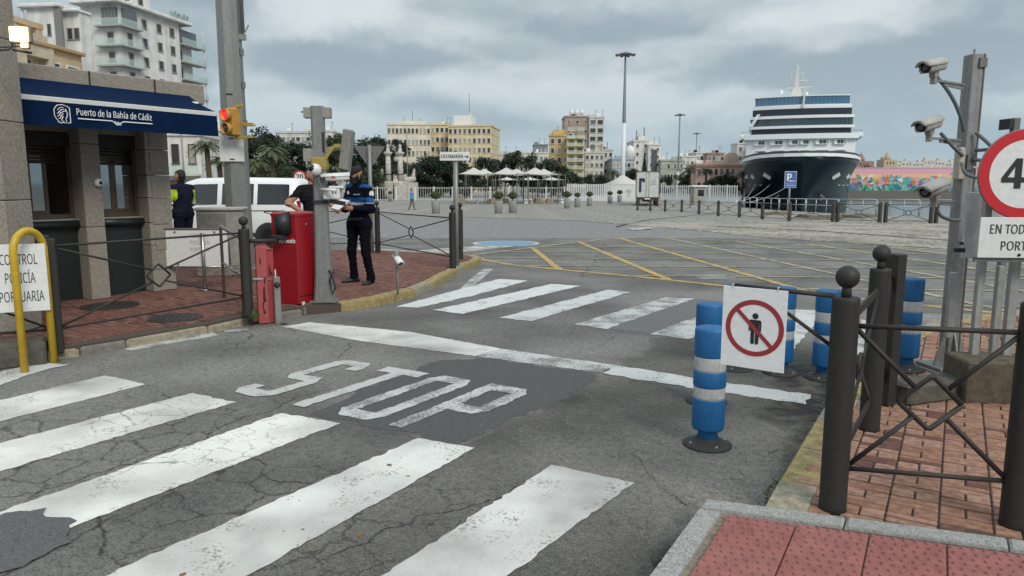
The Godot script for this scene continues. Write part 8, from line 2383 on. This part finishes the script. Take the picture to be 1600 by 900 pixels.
func make_trees():
	var crowns := [crown_mesh(1, 3400), crown_mesh(2, 3400), crown_mesh(3, 3400), crown_mesh(4, 3400)]
	var green := [mat("leaf_deep", C(0.022, 0.04, 0.018), 0.75), mat("leaf_olive", C(0.036, 0.052, 0.021), 0.75), mat("leaf_blue", C(0.021, 0.037, 0.024), 0.75)]
	for m in green:
		m.backlight_enabled = true
		m.backlight = Color(0.05, 0.08, 0.02)
	var bark := mat("bark", C(0.07, 0.05, 0.035), 0.9)
	var trunk := mb(true).tube([Vector3(0, 0, 0), Vector3(0.02, 0.5, 0), Vector3(0, 1, 0.02)], [0.07, 0.05, 0.03], 7).tube([Vector3(0.02, 0.5, 0), Vector3(0.25, 0.95, 0.1)], [0.035, 0.015], 5).tube([Vector3(0.01, 0.6, 0), Vector3(-0.22, 1.0, -0.08)], [0.03, 0.012], 5).done()
	# x, top y, half width in picture units, distance
	var list := [[322, 208, 26, 112], [352, 200, 24, 128], [400, 197, 30, 124], [418, 210, 30, 112], [446, 212, 26, 132], [470, 222, 26, 118], [500, 224, 24, 112], [526, 208, 24, 126], [548, 214, 26, 118], [574, 211, 28, 130], [592, 222, 24, 116],
		[612, 216, 22, 138], [648, 246, 26, 136], [668, 240, 26, 142], [690, 236, 28, 136], [716, 246, 24, 140], [735, 252, 20, 134], [765, 243, 22, 140], [790, 238, 20, 150], [815, 234, 22, 146], [840, 244, 24, 142], [862, 246, 22, 138], [880, 262, 18, 150], [895, 268, 16, 160], [928, 266, 16, 165], [985, 262, 15, 150], [940, 272, 14, 170], [1008, 268, 12, 170], [1070, 268, 12, 185], [1040, 274, 12, 190], [1140, 268, 14, 190], [1120, 274, 14, 195],
		[345, 262, 24, 102], [380, 258, 26, 108], [440, 258, 28, 104], [490, 262, 26, 108], [540, 260, 28, 106], [585, 262, 22, 108], [1352, 258, 14, 300], [1370, 260, 12, 300]]
	var where := {0: "at the awning end", 12: "below the cream office block", 1352: ""}
	for k in list.size():
		var q: Array = list[k]
		var d: float = q[3]
		var s: float = q[2] / 1147.0 * d
		var top: float = 2.32 + (288.0 - q[1]) / 1147.0 * d
		var pos := "in the park, %s" % (ORD[k] + " from the awning end" if k < 11 else ORD[k - 11] + " beyond the yield sign" if k < 27 else ORD[k - 27] + " near the lorry" if k < 32 else ORD[k - 32] + " of the low front row" if k < 38 else "on the mound beside the ship, %s one" % ORD[k - 38])
		var o := thing("park_tree", "dark green leafy tree " + pos, "tree", Vector3((q[0] - 800.0) / 1147.0 * d, -0.7, -d), k * 1.9, "trees of the park")
		var cy := top - s * 0.85
		part(o, "crown", crowns[k % 4], green[k % 3], Vector3(0, cy, 0)).scale = Vector3(s * 1.4, s * 1.12, s * 1.4)
		if cy > s * 1.4: part(o, "crown", crowns[(k + 1) % 4], green[k % 3], Vector3(s * 0.2, cy - s * 1.1, 0), 1.0).scale = Vector3(s * 1.35, s, s * 1.35)
		part(o, "trunk", trunk, bark).scale = Vector3(cy * 0.35, maxf(cy, 1.0), cy * 0.35)
	var pm := [palm_mesh(1), palm_mesh(2)]
	var pg := mat("palm_leaf", C(0.085, 0.105, 0.045), 0.7)
	var pd := mat("palm_leaf_far", C(0.05, 0.07, 0.035), 0.7)
	var pl := [[323, 226, 66, 25, "behind the white house at the awning end"], [341, 250, 70, 20, "low beside the mast"], [424, 235, 84, 26, "behind the van and the mast"], [400, 254, 90, 22, "low behind the van roof"], [520, 262, 100, 18, "behind the camera column"], [1105, 266, 180, 12, "before the pink building"], [1078, 264, 185, 14, "between the light masts"], [1162, 270, 175, 12, "beside the ship's bow"], [958, 268, 170, 12, "beside the white tent"], [880, 268, 150, 16, "behind the sail roofs"]]
	for k in pl.size():
		var q: Array = pl[k]
		var d: float = q[2]
		var s: float = q[3] / 1147.0 * d
		var h: float = 2.32 + (288.0 - q[1]) / 1147.0 * d
		var o := thing("palm_tree", "palm tree " + q[4], "palm", Vector3((q[0] - 800.0) / 1147.0 * d, -0.7, -d), k * 0.8, "palms of the park")
		part(o, "crown", pm[k % 2], pg if k < 5 else pd, Vector3(0, h, 0)).scale = Vector3.ONE * s * 1.25
		part(o, "trunk", mb(true).tube([Vector3.ZERO, Vector3(0.1, h * 0.5, 0), Vector3(0, h, 0)], [0.35, 0.26, 0.24], 8), bark)
	# ornamental spruce behind the lorry
	var sp := thing("spruce_tree", "dark spire-shaped spruce rising behind the lorry", "tree", Vector3(27.115, -0.7, -150), 0)
	var m := mb()
	var g := RandomNumberGenerator.new(); g.seed = 8
	for k in 2200:
		var t := pow(g.randf(), 0.7)
		var tier := 1.0 - 0.35 * fmod(t * 9.0, 1.0)
		var a := g.randf() * TAU
		var r := t * 1.5 * tier * sqrt(g.randf())
		leaf(m, Vector3(cos(a) * r, 8.2 - t * 7.0, sin(a) * r), g, 0.3)
	part(sp, "crown", m, green[2])
	part(sp, "trunk", mb(true).tube([Vector3.ZERO, Vector3(0, 7.8, 0)], [0.25, 0.05], 6), bark)
